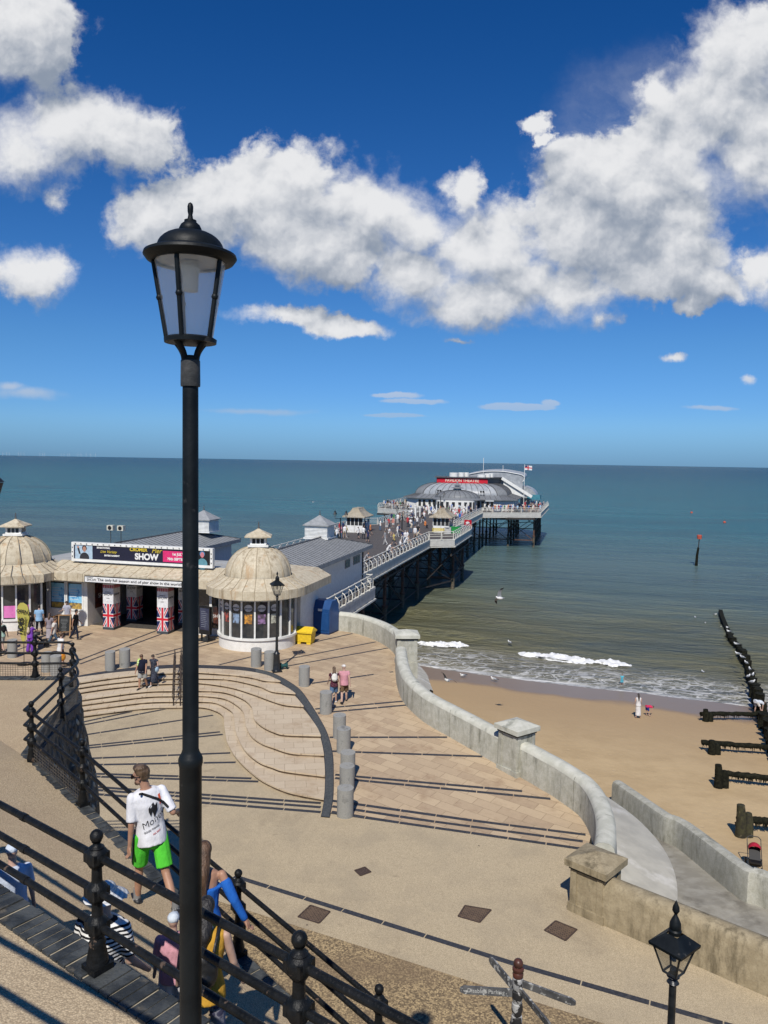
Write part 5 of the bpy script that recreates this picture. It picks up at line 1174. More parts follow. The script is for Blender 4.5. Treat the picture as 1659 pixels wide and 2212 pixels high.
if nn.y > 0: nn = -nn
inner_line = [N1-nd*18, N1-nd*8, N1-nd*3, N1, N2, N2+nd*3, N2+nd*8]
bm = bmesh.new(); vs = [bm.verts.new((p.x, p.y, 0)) for p in edge0]+[bm.verts.new((p.x, p.y, 0)) for p in reversed(inner_line)]
bm.faces.new(vs); bmesh.ops.triangulate(bm, faces=bm.faces[:])
for k in range(-6, 40):
    bmesh.ops.bisect_plane(bm, geom=bm.verts[:]+bm.edges[:]+bm.faces[:], plane_co=(PC.x+dce.x*k*.4, PC.y+dce.y*k*.4, 0), plane_no=(dce.x, dce.y, 0))
for k in range(0, 16):
    bmesh.ops.bisect_plane(bm, geom=bm.verts[:]+bm.edges[:]+bm.faces[:], plane_co=(PC.x+dce.y*k*.4, PC.y-dce.x*k*.4, 0), plane_no=(dce.y, -dce.x, 0))
bm.verts.index_update(); m = MB(); m.v = [(v.co.x, v.co.y, zpath(v.co.x, v.co.y)) for v in bm.verts]; m.f = [[v.index for v in f.verts] for f in bm.faces]; m.mi = [0]*len(m.f); bm.free()
struct(m.build('lower_path', TANC))
def flint_material():
    m = bpy.data.materials.new('flint_wall'); m.use_nodes = True; n = NT(m.node_tree); bs = m.node_tree.nodes['Principled BSDF']
    p = n.a('ShaderNodeNewGeometry').outputs['Position']; vo = n.a('ShaderNodeTexVoronoi', {'Vector': p, 'Scale': 7.5})
    g = n.sep(vo.outputs['Color'])[0]; col = n.mix(n.rng(g, .2, .8), (.018, .017, .016), (.12, .105, .085)); col = n.mix(n.rng(n.sep(vo.outputs['Color'])[1], .80, .84), col, (.42, .37, .27))
    col = n.mix(n.rng(vo.outputs['Distance'], .38, .62), col, (.055, .048, .036)); n.set(bs.inputs['Base Color'], col); bs.inputs['Roughness'].default_value = .7
    b = n.a('ShaderNodeBump', {'Strength': 1.0, 'Distance': .08, 'Height': vo.outputs['Distance']}, invert=True); n.l.new(b.outputs[0], bs.inputs['Normal']); return m
FLINT = flint_material(); rw_ = random.Random(2)
m = MB(); nz = 26
for i, p in enumerate(edge0):
    d = edge0[min(i+1, len(edge0)-1)]-edge0[max(i-1, 0)]; d.z = 0; d.normalize(); o_ = Vector((-d.y, d.x, 0))
    for k in range(nz+1):
        f = k/nz; z = p.z-.12-(p.z-.12+1.2)*f; j = .0 if k == 0 else rw_.uniform(-.07, .08)
        m.v.append((p.x+o_.x*(.02+.75*f**.8+j), p.y+o_.y*(.02+.75*f**.8+j), z))
nz += 1
for i in range(len(edge0)-1):
    for k in range(nz-1): m.f.append([i*nz+k, i*nz+k+1, (i+1)*nz+k+1, (i+1)*nz+k]); m.mi.append(0)
rt = tag(m.build('retaining_wall', FLINT, smooth=70), 'dark flint retaining wall below the curved ramp and its railing', 'wall')
def coping(path, w_in, w_out, name, step=.33, th=.14, zf=None, parent=None, lift=.02, jit=1):
    """row of dark slate blocks with mortar between"""
    b = MB(); r = random.Random(9); pts = [path[0]]; acc = 0
    for a, c in zip(path, path[1:]):
        Ln = (c-a).length; n = max(1, round(Ln/.05))
        for k in range(1, n+1):
            p = a.lerp(c, k/n); acc += Ln/n
            if acc >= step: pts.append(p); acc = 0
    pts.append(path[-1])
    for i in range(len(pts)-1):
        p, q = pts[i], pts[i+1]; 
        def nrm(j):
            d = pts[min(j+1, len(pts)-1)]-pts[max(j-1, 0)]; d.z = 0; d.normalize(); return Vector((-d.y, d.x, 0))
        n0, n1 = nrm(i), nrm(i+1); g = (q-p).normalized()*.007; dz = Vector((0, 0, r.uniform(-.006, .008)*jit))
        b.cur = 0; top = [p+g-n0*w_in, q-g-n1*w_in, q-g+n1*w_out, p+g+n0*w_out]; z1 = Vector((0, 0, lift))+dz
        b.add([v+z1-Vector((0, 0, th)) for v in top]+[v+z1 for v in top], [(0, 3, 2, 1), (4, 5, 6, 7), (0, 1, 5, 4), (1, 2, 6, 5), (2, 3, 7, 6), (3, 0, 4, 7)])
        b.cur = 1; m0 = [p-n0*(w_in-.01), q-n1*(w_in-.01), q+n1*(w_out-.01), p+n0*(w_out-.01)]; z2 = Vector((0, 0, lift-.008)); b.add([v+z2 for v in m0], [(0, 1, 2, 3)])
    return b.build(name, [COPING, MORTAR], parent)
def w3(p): return Vector((p.x, p.y, zpath(p.x, p.y)))
coping(edge0, .25, .06, 'coping', .10, parent=rt)
# upper path under the camera
npz = 7.05; a0 = N1-nd*14+nn*-.12; a1 = N2+nd*9+nn*-.12
struct(MB().prism([(a0.x, a0.y), (a1.x, a1.y), (a1.x+nn.x*7, a1.y+nn.y*7), (a0.x+nn.x*7, a0.y+nn.y*7)], 3.6, npz).build('upper_path', NEARG))
cpl = [N1-nd*10+Vector((0, 0, 0)), N2+nd*8]; cw = tag(coping([cpl[0], cpl[1]], .13, .13, 'path_coping', .10, .2, lift=.022), 'row of dark slate edging blocks along the nearest path', 'edging')
# posts and rails
def post_mesh(k=1.0):
    b = MB(); hw = .066
    b.box(-hw*1.15, hw*1.15, -hw*1.15, hw*1.15, -.03, .06); b.lathe([(hw*1.15, .06), (.072, .10), (.054, .19), (.060, .21), (.048, .232), (.046, .255), (.060, .27), (.060, .29), (.046, .31)], 14)
    for z in (.33, .57, .82):
        b.lathe([(.040, z-.075), (.052, z-.065), (.060, z-.05), (.072, z-.03), (.074, z+.03), (.060, z+.048), (.045, z+.06), (.038, z+.075)], 12); b.box(-.062, .062, -.062, .062, z-.034, z+.034)
    b.lathe([(.040, .38), (.036, .5)], 10); b.lathe([(.038, .63), (.035, .75)], 10); b.lathe([(.045, .87), (.052, .885), (.028, .90), (.024, .915), (.034, .925)], 12); b.ball((0, 0, .962), .046, 14); return b
pm0 = post_mesh().build('post', IRONOLD, smooth=45); PMESH = pm0.data; bpy.data.objects.remove(pm0)
def fence(lab, posts, runs, k=1.0, mesh=(), m=IRONOLD, mids=True):
    r = thing('iron_railing', lab, 'railing', posts[0])
    o0 = posts[0]
    for i, p in enumerate(posts):
        d = posts[min(i+1, len(posts)-1)]-posts[max(i-1, 0)]
        o = bpy.data.objects.new('post', PMESH); COL.objects.link(o); o.parent = r; o.location = p-o0; o.scale = (k, k, k); o.rotation_euler = (0, 0, atan2(d.y, d.x))
    for z in (.33, .57, .82):
        for run in runs:
            b = MB(); pts = [p-o0+Vector((0, 0, z*k)) for p in run]; b.tube(pts, .0265*k, 10)
            if len(pts) == 2: md = pts[0].lerp(pts[1], .5); dd = (pts[1]-pts[0]).normalized()*.03; b.tube([md-dd, md+dd], .031*k, 10)
            b.build('rail', m, r, smooth=50)
    for a, c in mesh:
        b = MB(); Ln = (c-a).length; n = int(Ln/.055)
        for i in range(1, n): p = a.lerp(c, i/n)-o0; b.bar(p+Vector((0, 0, .02)), p+Vector((0, 0, .30*k)), .006)
        for j in range(6): z = Vector((0, 0, .03+j*.052)); b.bar(a-o0+z, c-o0+z, .006)
        b.build('wire_mesh', mat('rusty_wire', (.10, .085, .07), (.05, .045, .04), 8, .7), r)
    return r
N0, N3 = N1-nd*1.87, N2+nd*1.9
fence('nearest black railing with peeling paint crossing the bottom of the photo', [N0-nd*1.87, N0, N1, N2, N3], [(N0-nd*1.87, N0), (N0, N1), (N1, N2), (N2, N3)])
def insetp(p, q): return p
arc1 = [w3(p) for p in smoothpath([PL2, PL, P2, P2.lerp(PA, .55)+Vector((.12, .42, 0)), PA], 5)]
arc2 = [w3(p) for p in smoothpath([PA, PA.lerp(PB_, .5)+Vector((.2, .05, 0)), PB_], 5)]
cl = (PB_-PC).normalized()*.14+(PC-PD).normalized()*.14
loop = lambda a, c: [a, a.lerp(c, .9), c]
fence('black railing curving round the outer ramp above the flint wall', [PL2, PL, P2, PA, PB_, PC, PD, PE, PF, PG], [arc1, arc2, (PB_, PC+Vector((-.16, .1, 0)), PC), (PC, PD), (PD, PE), (PE, PF), (PF, PG)], 1.0,
      [(PC, PD), (PC, PB_)]+list(zip(arc2[:-1:2], arc2[2::2]))+list(zip(arc1[5::2], arc1[7::2])))
# railing on the lookout behind the camera (throws the bars of shade on the nearest path)
sh0, sh1 = at(0, 2030, npz), at(330, 2212, npz)
sh = sh0-sh1; sh.normalize(); k_ = 1/math.tan(SUN_EL)
ub = thing('iron_railing', 'black lookout railing whose shadow bars fall on the bottom left path', 'railing', (0, 0, 0))
for zr_, off in ((9.4, 0.), (9.15, .32)):
    sv2 = Vector((sin(SUN_DIR), cos(SUN_DIR), 0))*(zr_-npz)*k_; nrm_ = Vector((sh.y, -sh.x, 0)); nrm_ = nrm_ if nrm_.y < 0 else -nrm_
    a = at(0, 2030, npz)-sv2+nrm_*off+sh*.9; c = a-sh*3.2; a.z = c.z = zr_
    MB().tube([a, c], .026, 8).build('rail', IRON, ub); 
    if off == 0: MB().tube([(c.x, c.y, npz), (c.x, c.y, zr_)], .04, 8).build('post', IRON, ub)

# ---------------------------------------------------------------- lamps
LGLASS = bpy.data.materials.new('frosted_lamp_glass'); LGLASS.use_nodes = True
n = NT(LGLASS.node_tree); n.n.clear()
tr = n.a('ShaderNodeBsdfTransparent', {'Color': (.93, .95, .97, 1)}); df = n.a('ShaderNodeBsdfTranslucent', {'Color': (.92, .94, .96, 1)}); gl = n.a('ShaderNodeBsdfGlossy', {'Roughness': .12}); d2_ = n.a('ShaderNodeBsdfDiffuse', {'Color': (.5, .53, .56, 1)})
m1 = n.a('ShaderNodeMixShader', {0: .38, 1: tr.outputs[0], 2: df.outputs[0]}); m2 = n.a('ShaderNodeMixShader', {0: .06, 1: m1.outputs[0], 2: gl.outputs[0]}); m3 = n.a('ShaderNodeMixShader', {0: .07, 1: m2.outputs[0], 2: d2_.outputs[0]})
n.l.new(m3.outputs[0], n.a('ShaderNodeOutputMaterial').inputs[0])
CGLASS = bpy.data.materials.new('clear_lamp_glass'); CGLASS.use_nodes = True
n = NT(CGLASS.node_tree); n.n.clear(); tr = n.a('ShaderNodeBsdfTransparent', {'Color': (.86, .86, .84, 1)}); gl = n.a('ShaderNodeBsdfGlossy', {'Roughness': .05}); d3 = n.a('ShaderNodeBsdfDiffuse', {'Color': (.45, .44, .40, 1)})
m2 = n.a('ShaderNodeMixShader', {0: .10, 1: tr.outputs[0], 2: gl.outputs[0]}); m3 = n.a('ShaderNodeMixShader', {0: .10, 1: m2.outputs[0], 2: d3.outputs[0]}); n.l.new(m3.outputs[0], n.a('ShaderNodeOutputMaterial').inputs[0])
LPAINT = mat('satin_black_paint', (.005, .007, .0085), (.010, .013, .015), 5, .5, .10, 30, spec=.22, c3=(.05, .05, .048), s3=7, l3=.66, h3=.74)
LSLEEVE = streaky('worn_black_sleeve', (.035, .037, .038), (.06, .06, .058), (.13, .12, .11), .7, 6, .5, .52, .7)
LY = 4.1
def zat(py, px=412): d = ray(px, py); return CAMZ+d.z/d.y*LY
def rad(pxr, py): d = ray(412, py); return pxr*(LY/d.y)/F
lx = LY*ray(411.5, 1100).x/ray(411.5, 1100).y
lamp = thing('street_lamp', 'tall black street lamp with a round domed lantern in front of the nearest railing', 'street lamp', (lx, LY, 7.05))
zz_ = lambda py: zat(py)-7.05
b = MB(); b.lathe([(rad(23.5, 1900), 0), (rad(23.5, 1900), zz_(1655)), (rad(24.5, 1650), zz_(1654)), (rad(26, 1648), zz_(1646)), (rad(26, 1640), zz_(1638)), (rad(24, 1635), zz_(1633)), (rad(20, 1628), zz_(1626)), (rad(17.3, 1620), zz_(1618)), (rad(16.8, 840), zz_(836))], 28)
b.build('column', LPAINT, lamp, smooth=40)
b = MB(); b.lathe([(rad(20.5, 835), zz_(835)), (rad(21, 830), zz_(830)), (rad(20.5, 779), zz_(779)), (rad(16, 775), zz_(775))], 28); b.build('sleeve', LSLEEVE, lamp, smooth=40)
la = bpy.data.objects.new('lantern', None); COL.objects.link(la); la.parent = lamp
zb0, zt0, rb0, rt0 = zz_(738), zz_(566), rad(50, 738), rad(79, 566)
b = MB()
for k in range(4):
    a = pi/4+k*pi/2+.25; pts = []
    for j in range(7): f = j/6; rr = rad(18, 770)+(rb0*.82-rad(18, 770))*f**1.7; pts.append((cos(a)*rr, sin(a)*rr, zz_(774)+(zb0-zz_(774))*f))
    b.tube(pts, [.017]*7, 8)
b.lathe([(rad(19, 774), zz_(780)), (rad(20, 774), zz_(772)), (rad(12, 774), zz_(768))], 20)
ld = b.build('lantern', LPAINT, lamp, smooth=50); bpy.data.objects.remove(la); la = ld
b = MB(); b.lathe([(rb0*.6, zb0-.012), (rb0*1.10, zb0-.008), (rb0*1.12, zb0+.012), (rb0*.98, zb0+.022), (rb0*.6, zb0+.016)], 36); b.build('lower_ring', LPAINT, la, smooth=40)
b = MB(); b.lathe([(rb0*.94, zb0+.01), (rt0*.95, zt0)], 40, cap=False); b.build('glass', LGLASS, la, smooth=60, fix=False)
b = MB()
for k in range(5):
    a = -pi/2-.12+k*2*pi/5; p0_ = Vector((cos(a)*rb0, sin(a)*rb0, zb0+.01)); p1_ = Vector((cos(a)*rt0, sin(a)*rt0, zt0+.02)); b.tube([p0_, p1_], .0125, 8); md = p0_.lerp(p1_, .5); b.ball(md, .019, 8)
b.build('glazing_bar', LPAINT, la, smooth=50)
rm = rad(99, 560); zrim = zz_(563)
prof = [(rt0*.93, zt0-.004), (rt0*1.05, zt0-.008), (rm*.93, zrim-.005), (rm, zrim+.018), (rm*.985, zrim+.032), (rm*.80, zrim+.052), (rm*.72, zz_(541))]
prof += [(rm*.72*cos(t)**.8+.0, zz_(541)+(zz_(499)-zz_(541))*sin(t)) for t in [pi/2*j/8*.86 for j in range(1, 9)]]
prof += [(rad(23.5, 499), zz_(499)), (rad(24, 495), zz_(494)), (rad(20, 488), zz_(486)), (rad(13, 480), zz_(480)), (rad(13, 478), zz_(476)), (rad(6, 475), zz_(473)), (rad(4.5, 466), zz_(464)), (rad(6, 459), zz_(457)), (rad(6.3, 447), zz_(446)), (rad(4.5, 440), zz_(440)), (.001, zz_(437))]
b = MB(); b.lathe(prof, 40, cap=False); b.build('hood', LPAINT, la, smooth=38)
b = MB(); b.lathe([(.001, zt0+.006), (rt0*.92, zt0+.004)], 30, cap=False); b.build('reflector', simple((.62, .56, .48), .4, 'reflector_paint'), la)
b = MB(); b.lathe([(.045, zt0), (.05, zt0-.04), (.042, zt0-.07), (.040, zt0-.15), (.034, zt0-.152), (.001, zt0-.153)], 20); b.build('bulb', mat('lamp_bulb', (.62, .60, .52), (.5, .48, .42), 30, .4), la, smooth=40)
lamp.rotation_euler = (0, 0, 0)
def square_lamp(loc, rz, lab, h, lw=.62, base=True, group=None, sides=4, fluted=False):
    r = thing('lamp_post', lab, 'lamp post', loc, rz, group)
    b = MB()
    if base: b.box(-.24, .24, -.24, .24, -.05, .06); b.lathe([(.22, .06), (.19, .12), (.17, .5), (.15, .85), (.17, .9), (.10, .98), (.085, 1.05)], 16)
    b.lathe([(.075 if base else .06, 1.0 if base else -.3), (.055, h*.62), (.05, h-.12)], 14); b.lathe([(.05, h-.16), (.085, h-.13), (.05, h-.08), (.09, h-.04), (.06, h)], 14); b.build('column', IRON, r, smooth=45)
    q = lw/2; z0, z1 = h, h+lw*.92; bw = q*.42; o45 = pi/4
    def ringpt(rr, k, z): a = o45+2*pi*k/sides; return (rr*1.414*cos(a), rr*1.414*sin(a), z)
    fr = MB()
    for k in range(sides): fr.tube([ringpt(bw, k, z0+.02), ringpt(q*.9, k, z1)], .014, 6); fr.tube([ringpt(bw, k, z0+.02), ringpt(bw, k+1, z0+.02)], .016, 6); fr.tube([ringpt(q*.9, k, z1), ringpt(q*.9, k+1, z1)], .02, 6)
    fr.tube([(0, 0, z0-.02), (0, 0, z0+.06)], .05, 8); fo = fr.build('lantern', IRON, r)
    g = MB()
    for k in range(sides): g.add([ringpt(bw, k, z0+.02), ringpt(bw, k+1, z0+.02), ringpt(q*.9, k+1, z1), ringpt(q*.9, k, z1)], [(0, 1, 2, 3)])
    g.build('glass', CGLASS, fo, fix=False)
    c_ = MB(); c_.lathe([(.03, z1-.02), (.035, z1-.25), (.001, z1-.26)], 8); c_.build('bulb', MATS['lamp_bulb'], fo)
    ho = MB()
    for k in range(sides): ho.add([ringpt(q*1.06, k, z1), ringpt(q*1.06, k+1, z1), ringpt(q*.36, k+1, z1+lw*.30), ringpt(q*.36, k, z1+lw*.30)], [(0, 1, 2, 3)]); ho.add([ringpt(q*1.06, k, z1), ringpt(q*1.06, k+1, z1), ringpt(q*1.04, k+1, z1-.04), ringpt(q*1.04, k, z1-.04)], [(0, 1, 2, 3)])
    zt = z1+lw*.29; w_ = lw*.18
    ho.lathe([(w_, zt), (w_*1.05, zt+.05), (w_*.85, zt+.07), (w_*.95, zt+.09), (w_*.9, zt+.15), (w_*.55, zt+.22), (.03, zt+.25), (.02, zt+.28), (.05, zt+.33), (.045, zt+.38), (.001, zt+.48)], 14); ho.build('hood', LPAINT, fo, smooth=35)
    return r
c = plaza(597.5, 1450); square_lamp(c, radians(20), 'black lamp post on an ornate base beside the domed kiosk', 3.85, .60)
c = at(1447, 2208, -1.); RLY = 10.2; d = ray(1464, 1950); pt = Vector((d.x/d.y*RLY, RLY, CAMZ+d.z/d.y*RLY)); hl = pt.z+1-.43-.14-.44
square_lamp((pt.x-.02, pt.y, -1), radians(38), 'black lamp post with a square lantern at the lower right corner', hl, .47, False)
def double_lamp(loc, lab):
    r = thing('deck_lamp', lab, 'lamp post', loc, -TH, 'twin lamp posts on the pier deck'); b = MB(); b.lathe([(.2, 0), (.18, .5), (.09, .6), (.07, 3.2)], 10); b.bar((-.75, 0, 3.1), (.75, 0, 3.1), .06); b.build('column', IRON, r, smooth=40)
    for sx in (-1, 1):
        b = MB(); b.lathe([(.10, 3.15), (.24, 3.65)], 6, (sx*.75, 0, 0)); b.build('glass', CGLASS, r); b = MB(); b.lathe([(.30, 3.65), (.12, 3.95), (.14, 4.02), (.03, 4.12), (.01, 4.3)], 6, (sx*.75, 0, 0)); b.build('hood', IRON, r)
for px, py, lb in ((868, 1153.5, 'standing in the middle of the deck'), (951, 1104, 'in front of the theatre dome'), (735, 1172, 'at the left near the hall roof turret')): double_lamp(at(px, py, 0), 'black twin lamp post '+lb)
tl = thing('street_lamp', 'black lantern of a lamp just showing at the left edge', 'street lamp', (-20.12, 40.0, 4.45))
MB().tube([(0, 0, -4.6), (0, 0, 4.1)], .06, 8).build('column', IRON, tl); b = MB(); b.lathe([(.34, 4.75), (.30, 4.8), (.12, 4.98), (.02, 5.1)], 10); b.lathe([(.10, 4.1), (.28, 4.72)], 10); b.build('lantern', IRON, tl)
q = at(-14, 1050, 9.9); 
# ---------------------------------------------------------------- bollards, bins and signs
b = MB(); pr = [(.27*cos(t), .27*sin(t)*.86) for t in [2*pi*k/20 for k in range(20)]]; b.prism(pr, -.15, lambda x, y: .93+y*.12); b.prism([(x*.12, y*.12) for x, y in pr], .92, .945)
BOL = b.build('bollard', GRAN, smooth=50)
BP = [((553.5,1440),'pair beside the kiosk lamp, left one'), ((582,1447),'pair beside the kiosk lamp, the one touching the lamp base'), ((657,1481),'standing alone between the kiosk lamp and the walking couple'), ((704,1540),'just below the walking couple, first of the row down the slate band'), ((733,1593),'second of the row beside the slate band'),
      ((742,1624),'third of the row beside the slate band'), ((751,1679),'fourth of the row beside the slate band'), ((749,1710),'fifth of the row, half hidden by the last one'), ((745.5,1761),'nearest and last of the row by the end of the slate band'),
      ((238,1447),'left of two near the head of the steps'), ((269.5,1441),'right of two near the head of the steps'), ((27,1420),'farthest left behind the curved railing'), ((101,1450),'left of two behind the curved railing'), ((121,1457),'right of two behind the curved railing, by the orange bag')]
for i, (p, lb) in enumerate(BP):
    c = plaza(*p); lab = 'grey granite bollard, '+lb
    if i == 0: BOL.location = c; tag(BOL, lab, 'bollard', 'granite bollards along the plaza edge'); BOL.rotation_euler = (0, 0, .3)
    else: dup(BOL, c, random.uniform(-.6, .6), lab)
# blue skip bin, yellow grit bin, bench
bb_ = thing('clothes_bank', 'big dark blue metal collection bin by the start of the sea wall', 'bin', plaza(697, 1368)+Vector((.12, .35, 0)), radians(-24))
BLUE = mat('blue_metal', (.010, .058, .19), (.016, .075, .23), 1.5, .45, c3=(.008, .04, .13), s3=.8)
b = MB(); pf = [(-.62, .1), (.62, .1), (.62, 1.72), (.30, 2.02), (-.28, 2.02), (-.62, 1.55)]
b.add([(-.62, y, z) for y, z in pf]+[(.62, y, z) for y, z in pf], [(5, 4, 3, 2, 1, 0), (6, 7, 8, 9, 10, 11)]+[(i, (i+1) % 6, 6+(i+1) % 6, 6+i) for i in range(6)]); b.build('body', BLUE, bb_)
b = MB(); b.box(-.56, .56, -.66, -.61, .25, 1.32); b.build('door', BLUE, bb_); b = MB(); b.box(-.60, .60, -.6, .6, 0, .1); b.build('base', simple((.01, .04, .14)), bb_); b = MB(); b.box(-.16, .12, -.665, -.625, 1.42, 1.56); b.build('notice', LETW, bb_)
yb_ = thing('grit_bin', 'yellow plastic grit bin with a sloping lid beside the domed kiosk', 'bin', plaza(660, 1389), radians(-14))
b = MB(); b.box(-.42, -.18, -.34, .34, 0, .14); b.box(.18, .42, -.34, .34, 0, .14); b.add([(-.45, -.36, .14), (.45, -.36, .14), (.45, .36, .14), (-.45, .36, .14), (-.48, -.40, .68), (.48, -.40, .68), (.48, .40, .68), (-.48, .40, .68)], [(0, 3, 2, 1), (4, 5, 6, 7), (0, 1, 5, 4), (1, 2, 6, 5), (2, 3, 7, 6), (3, 0, 4, 7)]); b.build('body', YEL, yb_)
b = MB(); e = .54; b.add([(-e, -.47, .66), (e, -.47, .66), (e, .47, .66), (-e, .47, .66), (-e, -.47, .74), (e, -.47, .74), (e, .47, .74), (-e, .47, .74), (-e*.9, -.02, .98), (e*.9, -.02, .98)], [(0, 3, 2, 1), (0, 1, 5, 4), (1, 2, 6, 5), (2, 3, 7, 6), (3, 0, 4, 7), (4, 5, 9, 8), (6, 7, 8, 9), (5, 6, 9), (7, 4, 8)]); b.build('lid', YEL, yb_)
r = thing('bench', 'dark slatted bench between the yellow bin and the blue bin', 'bench', plaza(664, 1366)+Vector((0, .6, 0)), radians(60)); b = MB()
for k in range(4): b.box(-.7, .7, -.22+k*.11, -.13+k*.11, .42, .45)
b.build('seat', BLACK, r); b = MB()
for k in range(12): b.box(-.68+k*.12, -.64+k*.12, .22, .25, .45, .9)
b.box(-.7, .7, .21, .26, .88, .93); b.build('backrest', BLACK, r); b = MB(); b.bar((-.6, -.15, 0), (-.6, -.15, .45), .05); b.bar((.6, -.15, 0), (.6, -.15, .45), .05); b.bar((-.6, .2, 0), (-.6, .2, .6), .05); b.bar((.6, .2, 0), (.6, .2, .6), .05); b.build('legs', BLACK, r)
r = thing('cable_reel', 'small green cable reel at the foot of the kiosk lamp post', 'cable reel', plaza(613, 1446), .4); b = MB(); b.lathe([(.16, -.16), (.16, -.12), (.09, -.12), (.09, .12), (.16, .12), (.16, .16)], 14); o = b.build('drum', simple((.02, .09, .09)), r); o.rotation_euler = (0, pi/2, 0); o.location = (0, 0, .2); MB().tube([(-.2, 0, 0), (-.2, 0, .42), (.2, 0, .42), (.2, 0, 0)], .02, 6).build('stand', BLACK, r)
# digital screen
r = thing('digital_screen', 'black free standing screen on a stand left of the domed kiosk', 'screen', plaza(443, 1383), radians(-14)-.25); b = MB(); b.box(-.42, .42, -.06, .10, .35, 2.0); b.build('casing', BLACK, r); b = MB(); b.box(-.34, .34, -.07, -.062, .62, 1.9); b.build('display', mat('dim_display', (.03, .035, .07), (.06, .07, .11), 2, .12), r)
b = MB()
for k in range(9): b.box(-.24, .1+.03*(k % 4), -.076, -.0705, .8+k*.11, .83+k*.11)
b.build('display_text', simple((.20, .22, .28), .5, 'grey_print'), r); b = MB(); b.box(-.5, .5, -.35, .35, -.01, .05); b.bar((-.25, 0, 0), (-.25, 0, .4), .08); b.bar((.25, 0, 0), (.25, 0, .4), .08); b.build('stand', BLACK, r)
# chalk boards, feather banner
WOOD = mat('pale_wood', (.42, .25, .12), (.34, .19, .09), 5, .6, stretch=(6, 6, .6))
def aboard(px, py, rz, lab, front_=True):
    r = thing('chalk_board', lab, 'a-board', plaza(px, py), rz, 'a-boards outside the hatch'); 
    for sgn, nm in ((-1, 'front'), (1, 'rear')):
        def T(x, z, e=0.): return (x, sgn*(.30-.235*(z/1.25))+sgn*e, z)
        b = MB(); b.bar(T(-.33, 0), T(-.33, 1.25), .06, .03); b.bar(T(.33, 0), T(.33, 1.25), .06, .03); b.bar(T(-.33, 1.23), T(.33, 1.23), .06, .03); b.bar(T(-.33, .28), T(.33, .28), .06, .03); fo = b.build('frame', WOOD, r)
        b = MB(); b.add([T(-.31, .28), T(.31, .28), T(.31, 1.22), T(-.31, 1.22)], [(0, 1, 2, 3)]); bo = b.build('board', mat('chalkboard', (.014, .017, .018), (.028, .03, .03), 6, .8), fo)
        if sgn < 0 and front_:
            b = MB(); rr = random.Random(4)
            for k in range(9):
                z = .36+k*.08; w = rr.uniform(.12, .24); b.add([T(-w, z, .006), T(w*.8, z, .006), T(w*.8, z+.014, .006), T(-w, z+.014, .006)], [(0, 1, 2, 3)])
            b.build('chalk_lines', simple((.32, .33, .33), .8, 'chalk'), bo)
aboard(141, 1373, radians(8), 'wooden framed chalkboard facing the plaza beside the man in black')
aboard(122, 1374, radians(75), 'chalkboard turned edge on behind the man in jeans', False)
bn = thing('feather_banner', 'tall yellow teardrop flag reading OPEN TIDES RESTAURANT', 'banner', plaza(52, 1436), radians(-6))
YB = mat('banner_yellow', (.44, .40, .09), (.38, .34, .07), 3, .7)
outl = [(0, 1.05), (-.10, 1.3), (-.30, 2.2), (-.36, 2.7), (-.30, 3.0), (-.15, 3.17), (.02, 3.19), (.2, 3.08), (.31, 2.8), (.31, 2.4), (.22, 1.9), (.09, 1.25)]
b = MB(); nO = len(outl); b.v = [(x, -.02+.04*sin(z*3), z) for x, z in outl]+[(x, 0+.04*sin(z*3), z) for x, z in outl]; b.f = [list(range(nO)), list(range(2*nO-1, nO-1, -1))]+[[i, (i+1) % nO, nO+(i+1) % nO, nO+i] for i in range(nO)]; b.mi = [0]*len(b.f)
fo = b.build('flag', YB, bn, smooth=30)
text('OPEN', .24, LETK, fo, (0, -.09, 2.74), (pi/2, 0.12, 0), bold=.006); text('TIDES', .36, LETK, fo, (-.10, -.09, 1.98), (pi/2, -pi/2+.10, 0), bold=.010); text('RESTAURANT', .15, LETK, fo, (.14, -.09, 2.02), (pi/2, -pi/2+.10, 0), bold=.002)
MB().tube([(0, 0, 0), (0, .01, 1.1)], .02, 6).build('pole', BLACK, bn); b = MB(); b.tube([(.32, .01, 1.8), (.34, .01, 2.5), (.25, .01, 3.05), (.02, .01, 3.2), (-.2, .01, 3.15)], .018, 6); b.build('bow_pole', BLACK, bn); b = MB(); b.lathe([(.32, 0), (.34, .08), (.1, .12)], 14); b.build('foot', BLACK, bn)
# stair handrail seen end on
hr = thing('stair_handrail', 'brown metal handrail with wavy bars running down the curved steps', 'handrail', (0, 0, 0))
BRZ = mat('bronze_rail', (.10, .075, .055), (.06, .048, .04), 6, .45, metal=.3)
h0 = [plaza(382, 1441), at(379, 1531, -1)]
for k, off in enumerate((-.10, .22)):
    top, bot = h0[0]+Vector((off, 0, 0)), h0[1]+Vector((off, 0, 0)); b = MB(); bot = Vector((bot.x, bot.y, -1)); up = Vector((0, 0, .92))
    b.tube([top, top+up, bot+up, bot], .022, 8); b.tube([top+Vector((0, 0, .16)), bot+Vector((0, 0, .16))], .018, 8); b.build('rail_frame', BRZ, hr)
    b = MB(); n = 26
    for ph in (0, pi):
        b.tube([top.lerp(bot, i/n)+Vector((.06*sin(i*1.2+ph), 0, .54+.30*cos(i*1.2+ph))) for i in range(n+1)], .014, 6)
    b.build('wavy_bar', BRZ, hr)
